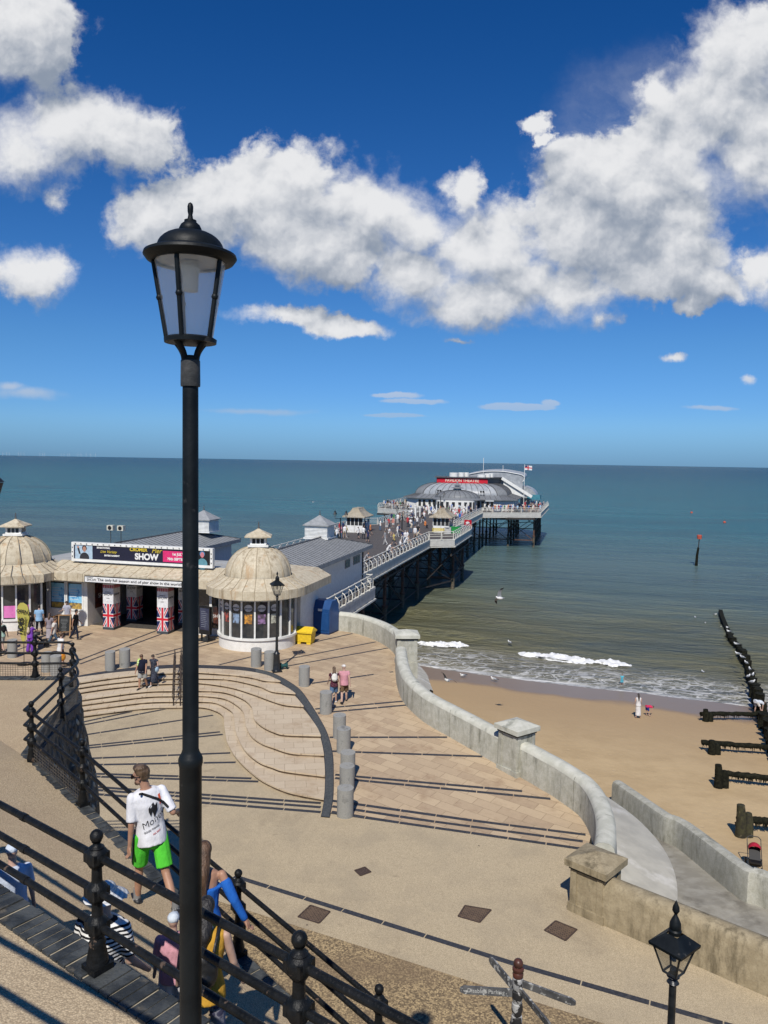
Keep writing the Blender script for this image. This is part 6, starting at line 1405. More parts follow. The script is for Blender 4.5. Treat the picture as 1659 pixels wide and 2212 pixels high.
# finger post
SY = 12.6; d = ray(1120, 2070); fp = Vector((d.x/d.y*SY, SY, 0)); ztop = CAMZ+d.z/d.y*SY
fpz = -1.; sp = thing('finger_post', 'peeling black and white finger post with a rusty ball top', 'signpost', (fp.x, fp.y, fpz)); H_ = ztop-fpz
b = MB(); b.lathe([(.085, 0), (.08, H_-1.45)], 14); b.build('post', mat('rust_brown_post', (.07, .045, .035), (.12, .07, .045), 6, .6, c3=(.02, .02, .02), s3=3), sp, smooth=40)
PEEL = mat('peeling_white_over_black', (.42, .42, .41), (.30, .30, .30), 7, .6, .3, 25, c3=(.025, .025, .026), s3=5.5, l3=.48, h3=.53)
PEELK = mat('peeling_black_arm', (.07, .072, .075), (.13, .13, .13), 6, .6, .3, 25, c3=(.42, .42, .40), s3=10, l3=.56, h3=.62)
b = MB()
for k in range(5): z = H_-1.45+k*.225; b.lathe([(.078, z), (.085, z+.03), (.098, z+.11), (.09, z+.20), (.07, z+.215)], 14)
b.build('collar', PEEL, sp, smooth=40)
b = MB(); b.lathe([(.09, H_-.32), (.095, H_-.27), (.075, H_-.24), (.10, H_-.21), (.10, H_-.17), (.06, H_-.15)], 14); b.ball((0, 0, H_-.09), .085, 14); b.build('ball_top', mat('rust_red', (.10, .035, .025), (.065, .03, .022), 6, .4), sp, smooth=50)
for ang, z, ln, word in ((radians(176), H_-.62, .98, 'Disabled Parking'), (radians(112), H_-.60, .95, ''), (radians(-30), H_-.42, 1.0, ''), (radians(-68), H_-.52, 1.0, '')):
    b = MB(); b.add([(.06, -.018, -.065), (ln-.07, -.018, -.065), (ln, -.018, -.03), (ln, -.018, .03), (ln-.07, -.018, .065), (.06, -.018, .065), (.06, .018, -.065), (ln-.07, .018, -.065), (ln, .018, -.03), (ln, .018, .03), (ln-.07, .018, .065), (.06, .018, .065)], [(5, 4, 3, 2, 1, 0), (6, 7, 8, 9, 10, 11)]+[(i, (i+1) % 6, 6+(i+1) % 6, 6+i) for i in range(6)])
    o = b.build('arm', PEELK, sp); o.location = (0, 0, z); o.rotation_euler = (radians(8), 0, ang)
    if word: text(word, .095, simple((.42, .42, .40), .7, 'worn_lettering'), o, (ln*.55, .021, 0), (pi/2, 0, pi))
b = MB(); b.box(.05, 1.1, -.015, .015, -.19, .19); o = b.build('arm', mat('pale_sign', (.42, .41, .36), (.34, .33, .29), 4, .6), sp, None); o.location = (0, 0, H_-1.62); o.rotation_euler = (0, 0, radians(-32)); o['label'] = 'pale plain arm with a red dot'
b = MB(); b.lathe([(.001, 0), (.07, .004)], 14, cap=False); q = b.build('red_disc', RED, o); q.location = (.85, -.018, 0); q.rotation_euler = (pi/2, 0, 0)
# pushchair on the sand
def pram(loc, rz, lab, hood, nm='pushchair'):
    r = thing(nm, lab, 'pushchair', loc, rz); b = MB(); b.tube([(-.24, -.5, .98), (-.24, -.35, .8), (-.24, .3, .2)], .016, 6); b.tube([(.24, -.5, .98), (.24, -.35, .8), (.24, .3, .2)], .016, 6); b.tube([(-.24, -.5, .98), (-.15, -.53, 1.05), (.15, -.53, 1.05), (.24, -.5, .98)], .018, 6); b.tube([(-.24, .15, .5), (-.24, -.35, .12)], .016, 6); b.tube([(.24, .15, .5), (.24, -.35, .12)], .016, 6); b.build('frame', BLACK, r)
    b = MB(); n = 9
    for i in range(n):
        a = pi*(.05+.62*i/(n-1))
        for k in range(9): t = pi*k/8; b.v.append((-.23*cos(t), -.12-.34*cos(a)*(.6+.4*sin(t)), .62+.36*sin(a)*(.35+.65*sin(t))))
    for i in range(n-1):
        for k in range(8): b.f.append([i*9+k, i*9+k+1, (i+1)*9+k+1, (i+1)*9+k]); b.mi.append(0)
    b.build('hood', hood, r, smooth=50); b = MB(); b.bar((0, -.25, .75), (0, .12, .42), .40, .06); b.bar((0, .1, .40), (0, .38, .42), .38, .06); b.build('seat', BLACK, r)
    for x, y in ((-.27, -.38), (.27, -.38), (-.22, .34), (.22, .34)):
        w_ = MB(); w_.lathe([(.04, -.025), (.12, -.025), (.13, 0), (.12, .025), (.04, .025)], 14); o = w_.build('wheel', BLACK, r); o.rotation_euler = (0, pi/2, 0); o.location = (x, y, .13)
    b = MB(); b.box(-.18, .18, -.22, .16, .2, .32); b.build('basket', BLACK, r)
pram(beach(1629, 1878), radians(160), 'red hooded black pushchair parked on the sand', simple((.42, .012, .035), .7, 'red_hood'))
pram(plaza(86, 1399), radians(-60), 'black pushchair pushed by the person in purple', BLACK)
# ---------------------------------------------------------------- people
from mathutils.bvhtree import BVHTree
def Rx_(a): return Matrix.Rotation(a, 3, 'X')
def Ry_(a): return Matrix.Rotation(a, 3, 'Y')
def Rz_(a): return Matrix.Rotation(a, 3, 'Z')
def skeleton(P):
    """joints of a figure facing +y; legs (flex, knee, out), arms (flex, out, elbow, twist) in degrees, r then l"""
    g = lambda k, d: P.get(k, d)
    J = {}; low = 9
    sit = g('sit', 0)
    hip = Vector((0, 0, .93)); J['hip'] = hip
    for s, sg in (('r', 1), ('l', -1)):
        f, kn, ou = [radians(v) for v in g('leg_'+s, (0, 2, 3))]
        h = hip+Vector((sg*.092, 0, -.02)); td = Rx_(f) @ Ry_(-sg*ou) @ Vector((0, 0, -1)); k = h+td*.43
        sd_ = Rx_(f-kn) @ Ry_(-sg*ou) @ Vector((0, 0, -1)); a = k+sd_*.41
        ft = Rx_(max(f-kn, -.5)*.5) @ Rz_(-sg*.18) @ Vector((0, 1, 0)); J['hip_'+s], J['knee_'+s], J['ank_'+s], J['toe_'+s] = h, k, a, a+ft*.17+Vector((0, 0, -.055))
        low = min(low, a.z)
    ln = radians(g('lean', 3)); sb = radians(g('side', 0)); tw = radians(g('twist', 0))
    R = Rz_(tw) @ Rx_(-ln) @ Ry_(sb); J['R'] = R
    for n, v in (('waist', (0, 0, .17)), ('chest', (0, .012, .36)), ('sho', (0, -.005, .50)), ('neck', (0, -.005, .545))): J[n] = hip+R @ Vector(v)
    HR = Rz_(radians(g('yaw', 0))) @ R @ Rx_(radians(-g('nod', 0))); J['HR'] = HR
    J['head'] = J['neck']+HR @ Vector((0, .025, .145))
    for s, sg in (('r', 1), ('l', -1)):
        f, ou, el, tw2 = [radians(v) for v in g('arm_'+s, (5, 8, 15, 0))]
        so = J['sho']+R @ Vector((sg*.185*g('wide', 1), 0, -.035)); ad = R @ Rx_(f) @ Ry_(-sg*ou) @ Vector((0, 0, -1)); e = so+ad*.285
        fd = R @ Rx_(f) @ Ry_(-sg*ou) @ Rz_(sg*tw2) @ Rx_(el) @ Vector((0, 0, -1)); w = e+fd*.25
        J['so_'+s], J['el_'+s], J['wr_'+s], J['fd_'+s] = so, e, w, fd; J['ha_'+s] = w+fd*.10
    dz = .07-low; 
    for k, v in J.items():
        if isinstance(v, Vector) and not k.startswith('fd'): v.z += dz
    return J
class Prim:
    """closed pieces (blended by a voxel remesh into one surface)"""
    def __init__(s): s.m = MB(); s.seg = []
    def cap(s, a, b, ra, rb, tag_='skin', n=10, flat=False):
        a, b = Vector(a), Vector(b); d = (b-a); L_ = d.length; d = d.normalized() if L_ > 1e-6 else Vector((0, 0, 1)); pts = []; rs = []
        for t in (-.97, -.75, -.35): pts.append(a+d*ra*t); rs.append(ra*sqrt(1-t*t))
        for t in (.0, .5, 1.0): pts.append(a.lerp(b, t)); rs.append(ra+(rb-ra)*t)
        if not flat:
            for t in (.35, .75, .97): pts.append(b+d*rb*t); rs.append(rb*sqrt(1-t*t))
        s.m.tube(pts, rs, n); s.seg.append((a, b, (ra+rb)/2, tag_)); return s
    def ell(s, c, rx, ry, rz, R=None, tag_='skin', n=14):
        b = MB(); b.ball((0, 0, 0), 1, n, (rx, ry, rz)); R = R or Matrix.Identity(3)
        s.m.add([Vector(c)+R @ Vector(v) for v in b.v], b.f); s.seg.append((Vector(c), Vector(c), (rx+ry+rz)/3, tag_)); return s
    def loft(s, rings, R, tag_='shirt', n=16):
        """rings = [(centre, half width, half depth)]"""
        o = len(s.m.v); m = len(rings)
        for c, w, d in rings:
            for k in range(n): t = 2*pi*k/n; s.m.v.append(tuple(Vector(c)+R @ Vector((w*cos(t), d*sin(t), 0))))
        for i in range(m-1):
            for k in range(n): s.m.f.append([o+i*n+k, o+i*n+(k+1) % n, o+(i+1)*n+(k+1) % n, o+(i+1)*n+k]); s.m.mi.append(0)
        s.m.f.append([o+k for k in range(n)][::-1]); s.m.f.append([o+(m-1)*n+k for k in range(n)]); s.m.mi += [0, 0]
        for (c, w, d), (c2, w2, d2_) in zip(rings, rings[1:]):
            for f in (-.6, 0, .6): s.seg.append((Vector(c)+R @ Vector((w*f, 0, 0)), Vector(c2)+R @ Vector((w2*f, 0, 0)), d, tag_))
        return s
    def remesh(s, name, mats, vox, smooth=3, parent=None, scale=1., tags=None):
        o = s.m.build('tmp', mats); md = o.modifiers.new('r', 'REMESH'); md.mode = 'VOXEL'; md.voxel_size = vox; md.use_smooth_shade = True
        if smooth: m2 = o.modifiers.new('s', 'SMOOTH'); m2.factor = .5; m2.iterations = smooth
        me = bpy.data.meshes.new_from_object(o.evaluated_get(bpy.context.evaluated_depsgraph_get())); old = o.data
        bpy.data.objects.remove(o); bpy.data.meshes.remove(old)
        mats = mats if isinstance(mats, (list, tuple)) else [mats]; me.materials.clear()
        for m in mats: me.materials.append(m)
        if tags:
            idx = {t: i for i, t in enumerate(tags)}
            for p in me.polygons:
                c = p.center; best = None; bd = 9
                for a, b, r, t in s.seg:
                    ab = b-a; l2 = ab.length_squared; u = 0 if l2 < 1e-9 else max(0, min(1, (c-a).dot(ab)/l2)); d_ = (c-a-ab*u).length-r
                    if d_ < bd: bd = d_; best = t
                p.material_index = idx.get(best, 0)
        me.shade_smooth(); me.name = name; o = bpy.data.objects.new(name, me); COL.objects.link(o)
        if parent: o.parent = parent
        return o
def add_head(p, J, big=1., face=False, tag_='skin'):
    c, R = J['head'], J['HR']; p.cap(J['neck']-(J['R'] @ Vector((0, 0, .04))), c-R @ Vector((0, .01, .05)), .056, .052, tag_); p.ell(c+R @ Vector((0, -.008, .025)), .072*big, .092*big, .092*big, R, tag_); p.ell(c+R @ Vector((0, .032, -.045)), .055*big, .056*big, .062*big, R, tag_)
    if face: p.ell(c+R @ Vector((0, .098, -.012)), .012, .018, .022, R, tag_); p.ell(c+R @ Vector((.074, -.002, -.008)), .010, .018, .030, R, tag_); p.ell(c+R @ Vector((-.074, -.002, -.008)), .010, .018, .030, R, tag_); p.ell(c+R @ Vector((0, .086, -.052)), .022, .012, .010, R, tag_); p.ell(c+R @ Vector((0, .076, .028)), .052, .018, .014, R, tag_)
def add_arms(p, J, k=1., upper='skin', fore='skin', fingers=False):
    for s in 'rl':
        so, e, w, ha, fd = J['so_'+s], J['el_'+s], J['wr_'+s], J['ha_'+s], J['fd_'+s]; p.cap(so, e, .052*k, .041*k, upper); p.cap(e, w, .040*k, .027*k, fore)
        if fingers:
            sg = 1 if s == 'r' else -1; side = fd.cross(J['R'] @ Vector((1, 0, 0))); side = side.normalized() if side.length > .1 else Vector((0, 1, 0)); nrm = fd.cross(side).normalized()
            p.cap(w, w+fd*.06, .026, .030, fore); p.ell(w+fd*.065, .030, .030, .034, None, fore)
            for q, (off, ln) in enumerate(((-.030, .070), (-.010, .080), (.010, .076), (.029, .060))):
                b0 = w+fd*.075+side*off; kn = b0+fd*ln*.5+nrm*sg*.006*-1; tip = kn+fd*ln*.42-nrm*sg*.026; p.cap(b0, kn, .0105, .0098, fore, 8); p.cap(kn, tip, .0098, .0085, fore, 8)
            t0 = w+fd*.025+side*.026; t1 = t0+fd*.035+side*.026; p.cap(t0, t1, .0125, .011, fore, 8); p.cap(t1, t1+fd*.032+side*.004, .011, .0095, fore, 8)
        else: p.cap(w, ha, .030*k, .026*k, fore)
def add_legs(p, J, k=1., thigh='skin', shin='skin', foot='shoe'):
    for s in 'rl':
        p.cap(J['hip_'+s], J['knee_'+s], .082*k, .056*k, thigh); kn, an = J['knee_'+s], J['ank_'+s]; md = kn.lerp(an, .35)+Vector((0, -.012, 0)); p.cap(kn, md, .052*k, .054*k, shin); p.cap(md, an, .054*k, .036*k, shin)
        p.cap(an+Vector((0, -.02, -.03)), J['toe_'+s], .042, .034, foot)
def torso_rings(J, k=1., belly=0., grow=0., low=-.10, top=.53, fem=False):
    h, R = J['hip'], J['R']; b = lambda z, y=0.: h+R @ Vector((0, y, z)); g = grow
    rr = [(-.10, .150, .105+belly*.3), (0, .165, .115+belly*.6), (.12, .150 if not fem else .128, .108+belly), (.24, .155 if not fem else .135, .112+belly*.8), (.36, .172 if not fem else .155, .118+belly*.3), (.45, .178 if not fem else .160, .104), (.50, .150, .085), (.53, .085, .065)]
    return [(b(z, .008+belly*.35 if z < .3 else 0), w*k+g, d*k+g) for z, w, d in rr if low-.001 <= z <= top+.001]
HAIRC = {'brown': (.055, .030, .016), 'dark': (.018, .012, .009), 'blond': (.26, .17, .075), 'fair brown': (.060, .036, .019), 'grey': (.35, .33, .30), 'black': (.01, .009, .009), 'ginger': (.22, .08, .03)}
def hairmat(n): return mat('hair_'+n.replace(' ', '_'), HAIRC[n], tuple(k*2.4+.012 for k in HAIRC[n]), 20, .5, .9, 40, coords='obj', stretch=(1, 1, .25))
CLM = {}
def cloth(c, name=None, stripes=None, dots=None):
    nm = name or 'cloth_%02x%02x%02x' % tuple(int(max(0, min(1, k))*255) for k in c)
    if nm in MATS: return MATS[nm]
    m = mat(nm, c, tuple(k*.82 for k in c), 6, .85, .9, 11, spec=.15, coords='obj', stretch=(1, 1, .55))
    if stripes:
        n = NT(m.node_tree); z = n.sep(n.a('ShaderNodeTexCoord').outputs['Object'])[2]; x = n.a('ShaderNodeTexCoord').outputs['Object']
        zz__ = n.m('ADD', z, n.m('MULTIPLY', n.noise(x, 6, 3), .035)); f = n.m('GREATER_THAN', n.m('FRACT', n.m('MULTIPLY', zz__, 1/stripes[1])), .52)
        n.set(m.node_tree.nodes['Principled BSDF'].inputs['Base Color'], n.mix(f, c, stripes[0]))
    if dots:
        n = NT(m.node_tree); vo = n.a('ShaderNodeTexVoronoi', {'Vector': n.a('ShaderNodeTexCoord').outputs['Object'], 'Scale': dots[1]}); f = n.rng(vo.outputs['Distance'], dots[2], dots[2]+.08, 1, 0)
        n.set(m.node_tree.nodes['Principled BSDF'].inputs['Base Color'], n.mix(f, c, dots[0]))
    return m
SHOEK = simple((.02, .02, .022), .6, 'black_shoe'); SHOEW = simple((.62, .60, .57), .6, 'white_shoe'); SOCK = simple((.22, .22, .22), .9, 'grey_sock')
def person(label, loc, rz, P, group=None, height=1.75, vox=.02, skin=SKIN, top=None, sleeve=.45, topm=None, legs='shorts', legm=None, hair='brown', hairlen=0, hat=None, shoes=None, belly=0., fem=False, fingers=False, face=False, k=1., tophem=-.06, strapless=False, arms_m=None):
    J = skeleton(P); p = Prim(); add_head(p, J, face=face); p.loft(torso_rings(J, k*.97, belly, -.004, fem=fem), J['R'], 'skin'); add_arms(p, J, k if not fem else .88*k, fingers=fingers); add_legs(p, J, k)
    p.ell(J['hip']+Vector((0, -.03, -.04)), .150*k, .115*k, .10, J['R'])
    root = p.remesh('person', skin, vox if not fingers else min(vox, .010), 3); tag(root, label, 'person', group)
    root.location = loc; root.rotation_euler = (0, 0, rz); root.scale = (height/1.75,)*3
    R = J['R']
    if topm:
        q = Prim(); rg_ = torso_rings(J, k*1.03, belly, .018, low=.0, top=.36 if strapless else .53, fem=fem)
        if not strapless: rg_ = [(J['hip']+R @ Vector((0, -.008, tophem-.05)), .196*k, .158*k+belly*.6), (J['hip']+R @ Vector((0, -.006, -.0)), .190*k, .150*k+belly*.7)]+[(c_, w_*1.02, d_*1.06) for c_, w_, d_ in rg_[1:]]
        q.loft(rg_, R)
        if not strapless: q.loft(torso_rings(J, k*1.03, belly, .016, low=.24, top=.53, fem=fem), R)
        if sleeve > 0:
            for s in 'rl':
                a, e, w = J['so_'+s], J['el_'+s], J['wr_'+s]
                if sleeve <= 1: q.cap(a.lerp(e, .35 if strapless else 0), a.lerp(e, sleeve), .066*k if not fem else .056*k, .066*k if not fem else .054*k, flat=True)
                else: q.cap(a.lerp(e, .35 if strapless else 0), e, .062*k, .052*k); q.cap(e, e.lerp(w, sleeve-1), .050*k, .040*k)
        q.remesh('top', topm, vox, 2, root)
    if legs == 'shorts' or legs == 'trousers':
        q = Prim(); end = .86 if legs == 'shorts' else 1
        q.loft(torso_rings(J, k*1.02, belly, .012, low=-.10, top=.0, fem=fem), R); q.ell(J['hip']+Vector((0, -.02, -.07)), .165*k, .128*k, .10)
        for s in 'rl':
            h, kn, an = J['hip_'+s], J['knee_'+s], J['ank_'+s]; q.cap(h, h.lerp(kn, end), (.104 if legs == 'shorts' else .094)*k, .104*k if legs == 'shorts' else .066*k, flat=legs == 'shorts')
            if legs == 'trousers': q.cap(kn, kn.lerp(an, .93), .064*k, .058*k)
        q.remesh('shorts' if legs == 'shorts' else 'trousers', legm, vox, 2, root)
    elif legs in ('skirt', 'dress', 'wide'):
        q = Prim(); h = J['hip']; mid = (J['knee_r']+J['knee_l'])/2; low = (J['ank_r']+J['ank_l'])/2; f = P.get('hem', .6); sp = abs(J['ank_r'].y-J['ank_l'].y)
        if legs == 'wide':
            q.ell(h+Vector((0, -.02, -.05)), .17, .135, .13)
            for s in 'rl': q.cap(J['hip_'+s], J['knee_'+s], .098, .092); q.cap(J['knee_'+s], J['ank_'+s]+Vector((0, 0, .03)), .092, .105)
        else: q.loft([(h+Vector((0, 0, .08)), .140, .11), (h, .17, .13), (mid.lerp(h, .5), .185, .15), (mid, .185, .15+sp*.25), (mid.lerp(low, f), .20, .16+sp*.35)], Matrix.Identity(3), 'skirt')
        q.remesh('trousers' if legs == 'wide' else 'skirt', legm, vox, 1, root)
    c, HR = J['head'], J['HR']
    if hat is None or hairlen > 0:
        q = Prim(); q.ell(c+HR @ Vector((0, -.022, .042)), .080, .090, .088, HR)
        if hairlen > 0:
            bk = [c+HR @ Vector((0, -.06, .0))]; bk += [J['sho']+R @ Vector((0, -.115, .02)), J['sho']+R @ Vector((0, -.13, -.02-hairlen))]
            q.cap(bk[0], bk[1], .075, .07); q.cap(bk[1], bk[2], .068, .035)
        else: q.ell(c+HR @ Vector((0, -.035, -.01)), .070, .062, .06, HR); q.ell(c+HR @ Vector((.02, .03, .095)), .058, .066, .034, HR); q.ell(c+HR @ Vector((-.03, -.01, .10)), .05, .075, .032, HR)
        q.remesh('hair', hairmat(hair), min(vox, .014), 1, root)
    if hat:
        kind, hc = hat; q = Prim(); q.ell(c+HR @ Vector((0, -.008, .062)), .084, .102, .072, HR)
        if kind == 'cap': q.ell(c+HR @ Vector((0, .115, .055)), .062, .06, .010, HR)
        if kind == 'sun': q.loft([(c+HR @ Vector((0, -.005, .005)), .20, .21), (c+HR @ Vector((0, -.005, .055)), .10, .12)], HR)
        q.remesh('hat', hc, .011, 1, root)
    if shoes:
        for s in 'rl': q = Prim(); q.cap(J['ank_'+s]+Vector((0, -.03, -.025)), J['toe_'+s]+Vector((0, 0, -.004)), .050, .042); q.remesh('shoe', shoes, .014, 1, root)
    return root, J
def project_on(root, child, J, pts2, off=.006):
    """points (across, up) on the back, brought on to the garment"""
    bvh = BVHTree.FromPolygons([v.co for v in child.data.vertices], [tuple(p.vertices) for p in child.data.polygons]); out_ = []
    for x, z in pts2:
        o = J['hip']+J['R'] @ Vector((x, -.6, z)); h = bvh.ray_cast(o, J['R'] @ Vector((0, 1, 0))); pnt = h[0] if h[0] else J['hip']+J['R'] @ Vector((x, -.12, z)); out_.append(pnt-J['R'] @ Vector((0, off, 0)))
    return out_
def back_text(txt, size, m, root, child, J, cx, cz, rot=0., shear=0., bold=.004, wide=1.):
    o = text(txt, size, m, child, (0, 0, 0), (0, 0, 0), bold=bold, shear=shear); bmx = bmesh.new(); bmx.from_mesh(o.data); bmesh.ops.subdivide_edges(bmx, edges=bmx.edges[:], cuts=1); bmx.to_mesh(o.data); bmx.free()
    pts = [(cx+(v.co.x*wide*cos(rot)-v.co.y*sin(rot)), cz+v.co.x*wide*sin(rot)+v.co.y*cos(rot)) for v in o.data.vertices]
    for v, q in zip(o.data.vertices, project_on(root, child, J, pts)): v.co = q
    o.scale = (1, 1, 1); return o
def child_named(root, n): return [c for c in root.children if c.name.split('.')[0] == n][0]

def backpack(owner, J, rz, m, lab, sz=(.15, .08, .20), drop=.0):
    b = Prim(); c = J['chest']+J['R'] @ Vector((0, -.20, -.02-drop)); b.ell(c, sz[0], sz[1], sz[2], J['R']); b.ell(c+J['R'] @ Vector((0, -.03, -.06)), sz[0]*.8, sz[1], sz[2]*.5, J['R'])
    o = b.remesh('backpack', m, .016, 2); tag(o, lab, 'backpack'); o.matrix_world = owner.matrix_world.copy(); o.location = owner.location; o.rotation_euler = owner.rotation_euler; o.scale = owner.scale
    s = MB()
    for sx in (-1, 1): s.tube([c+J['R'] @ Vector((sx*.10, .03, .15)), J['sho']+J['R'] @ Vector((sx*.12, -.10, .0)), J['sho']+J['R'] @ Vector((sx*.12, 0, .04)), J['sho']+J['R'] @ Vector((sx*.13, .10, -.06))], .017, 6)
    s.build('strap', m, o, smooth=50); return o

# --- near group on the ramp
p_ = onpath(327, 1964)
mP = dict(leg_r=(-20, 26, 5), leg_l=(17, 10, 2), lean=4, side=-5, twist=0, yaw=50, nod=6, arm_l=(-8, 9, 14, 0), arm_r=(-24, 16, 84, -20), wide=.90)
man, mJ = person('man in white printed tee and bright green shorts walking up the ramp', p_, radians(30), mP, None, 1.80, .012, SKINT, topm=cloth((.80, .80, .82), 'white_tee'), sleeve=.92, legm=cloth((.10, .62, .05), 'neon_green_shorts'), hair='fair brown', shoes=mat('black_trainers', (.02, .02, .022), (.30, .30, .30), 14, .5, lo=.52, hi=.6, coords='obj'), fingers=True, face=True, tophem=-.05, k=.92)
tee = child_named(man, 'top')
pr1 = [(-.03, .34), (.03, .40), (.045, .36), (.075, .39), (.07, .30), (.03, .22), (.01, .30), (-.01, .24), (-.03, .30)]
ink = MB(); pts = project_on(man, tee, mJ, [(x+.005, z) for x, z in pr1], .007); ink.add(pts, [tuple(range(len(pts)))]); ink.build('print', LETK, tee, fix=False)
ink = MB(); pts = project_on(man, tee, mJ, [(.10, .46), (.125, .47), (.135, .38), (.112, .34)], .006); ink.add(pts, [(0, 1, 2, 3)]); ink.build('print', simple((.80, .12, .05), .7, 'orange_print'), tee, fix=False)
back_text('Money', .108, LETK, man, tee, mJ, .02, .19, radians(24), .3, -.0016)
back_text('GOOD THINGS', .026, simple((.35, .35, .36), .7, 'faded_print'), man, tee, mJ, -.01, .09, radians(16), 0, .001); back_text('ALL DAY', .024, simple((.75, .22, .22), .7, 'pink_print'), man, tee, mJ, .04, .05, radians(16), 0, .001)
s = MB(); st_ = project_on(man, tee, mJ, [(-.10, .53), (-.07, .515), (-.02, .49), (.03, .46), (.09, .42), (.15, .36), (.19, .30)], .012); s.tube(st_, .014, 6); s.build('strap', simple((.012, .012, .013), .7, 'black_strap'), man, smooth=60)
s = MB(); HR = mJ['HR']; c = mJ['head']
s.tube([c+HR @ Vector((-.079, -.02, .012)), c+HR @ Vector((-.076, .06, .014))], .007, 6); s.tube([c+HR @ Vector((.079, -.02, .012)), c+HR @ Vector((.076, .06, .014))], .007, 6)
for sx in (-1, 1):
    o_ = len(s.v); s.ball((0, 0, 0), 1, 10, (.036, .012, .026))
    for i in range(o_, len(s.v)): v = s.v[i]; s.v[i] = tuple(c+HR @ (Vector((sx*.038, .092, .010))+Vector(v)))
s.build('sunglasses', simple((.012, .01, .01), .15, 'dark_glasses'), man)
s = Prim(); s.ell(c+HR @ Vector((0, .062, -.078)), .046, .040, .034, HR); s.ell(c+HR @ Vector((0, .03, -.075)), .058, .05, .03, HR); s.remesh('beard', hairmat('brown'), .011, 1, man)
for sd2 in 'rl': s = Prim(); a = mJ['ank_'+sd2]; s.cap(a+Vector((0, 0, -.01)), a+Vector((0, -.0, .11)), .044, .047); s.remesh('sock', SOCK, .012, 1, man)
sh_ = child_named(man, 'shorts'); s = MB(); hl_, kl_ = mJ['hip_l'], mJ['knee_l']; s.bar(hl_+Vector((-.105, .0, .0)), hl_.lerp(kl_, .82)+Vector((-.088, -.0, 0)), .006, .045, (0, 1, 0)); s.build('side_stripe', simple((.015, .02, .05), .7, 'dark_stripe'), sh_)
d = ray(440, 1835); YB_ = 7.35; x_ = d.x/d.y*YB_
wb_, wJ = person('woman with long dark hair in a blue off-shoulder top holding the railing', (x_, YB_, zpath(x_, YB_)), radians(6), dict(lean=4, leg_r=(-8, 12, 3), leg_l=(12, 8, 3), arm_r=(-14, 28, 20, 0), arm_l=(25, 0, 60, 30), nod=4), None, 1.66, .013, SKINT, topm=cloth((.02, .13, .50), 'blue_knit'), sleeve=1.92, strapless=True, legs='trousers', legm=cloth((.022, .022, .025), 'black_trousers'), hair='brown', hairlen=.30, shoes=SHOEK, fem=True, fingers=True)
d = ray(218, 1904); Y_ = 5.95; x_ = d.x/d.y*Y_
person('woman in white sun hat and black striped top walking up the ramp', (x_, Y_, zpath(x_, Y_)), radians(-8), dict(lean=5, leg_r=(14, 10, 3), leg_l=(-8, 14, 3), arm_r=(4, 12, 45, 0), arm_l=(4, 12, 40, 0), nod=2), None, 1.66, .013, SKIN, topm=cloth((.80, .79, .76), 'striped_top', ((.015, .015, .018), .036)), sleeve=.85, legs='trousers', legm=cloth((.70, .70, .72), 'white_trousers'), hat=('sun', cloth((.68, .68, .66), 'pale_sun_hat', ((.5, .5, .5), .02))), shoes=SHOEW, belly=.04, fem=True, k=1.12)
d = ray(443, 1958); Y_ = 6.3; x_ = d.x/d.y*Y_
yw, yJ = person('woman in mustard vest with a black backpack behind the lamp column', (x_, Y_, zpath(x_, Y_)), radians(4), dict(lean=5, leg_r=(12, 8, 3), leg_l=(-8, 12, 3), arm_r=(10, 14, 20, 0), arm_l=(10, 10, 20, 0), nod=6), None, 1.62, .013, SKIN, topm=cloth((.60, .33, .045), 'mustard_vest'), sleeve=0, legs='trousers', legm=cloth((.30, .30, .36), 'grey_patterned_trousers', None, ((.08, .08, .14), 9, .30)), hair='black', hairlen=.05, shoes=SHOEW, fem=True)
backpack(yw, yJ, 0, mat('black_leather', (.012, .012, .013), (.02, .02, .02), 9, .35, .3, 20), 'black leather backpack worn over the mustard vest', (.15, .085, .19), .10)
d = ray(374, 1996); Y_ = 6.75; x_ = d.x/d.y*Y_
person('small child in pink top and white cap left of the lamp column', (x_, Y_, zpath(x_, Y_)), radians(10), dict(lean=2, leg_r=(8, 8, 3), leg_l=(-6, 12, 3), arm_r=(30, 14, 30, 0)), None, 1.16, .016, SKIN, topm=cloth((.68, .34, .40), 'pink_child_top'), sleeve=.8, legs='shorts', legm=cloth((.66, .64, .66), 'pale_child_shorts'), hat=('cap', cloth((.66, .72, .78), 'pale_cap')), hair='blond', shoes=SHOEW)
d = ray(28, 1906); Y_ = 7.0; x_ = d.x/d.y*Y_
person('child in a pale blue sun cap at the left edge behind the slate edging', (x_, Y_, zpath(x_, Y_)), radians(30), dict(lean=6, leg_r=(8, 8, 3), leg_l=(-6, 12, 3)), None, 1.22, .016, SKIN, topm=cloth((.55, .62, .75), 'pale_blue_top'), sleeve=.8, legs='shorts', legm=cloth((.3, .3, .4)), hat=('cap', cloth((.62, .70, .80), 'pale_blue_cap')), shoes=SHOEW)

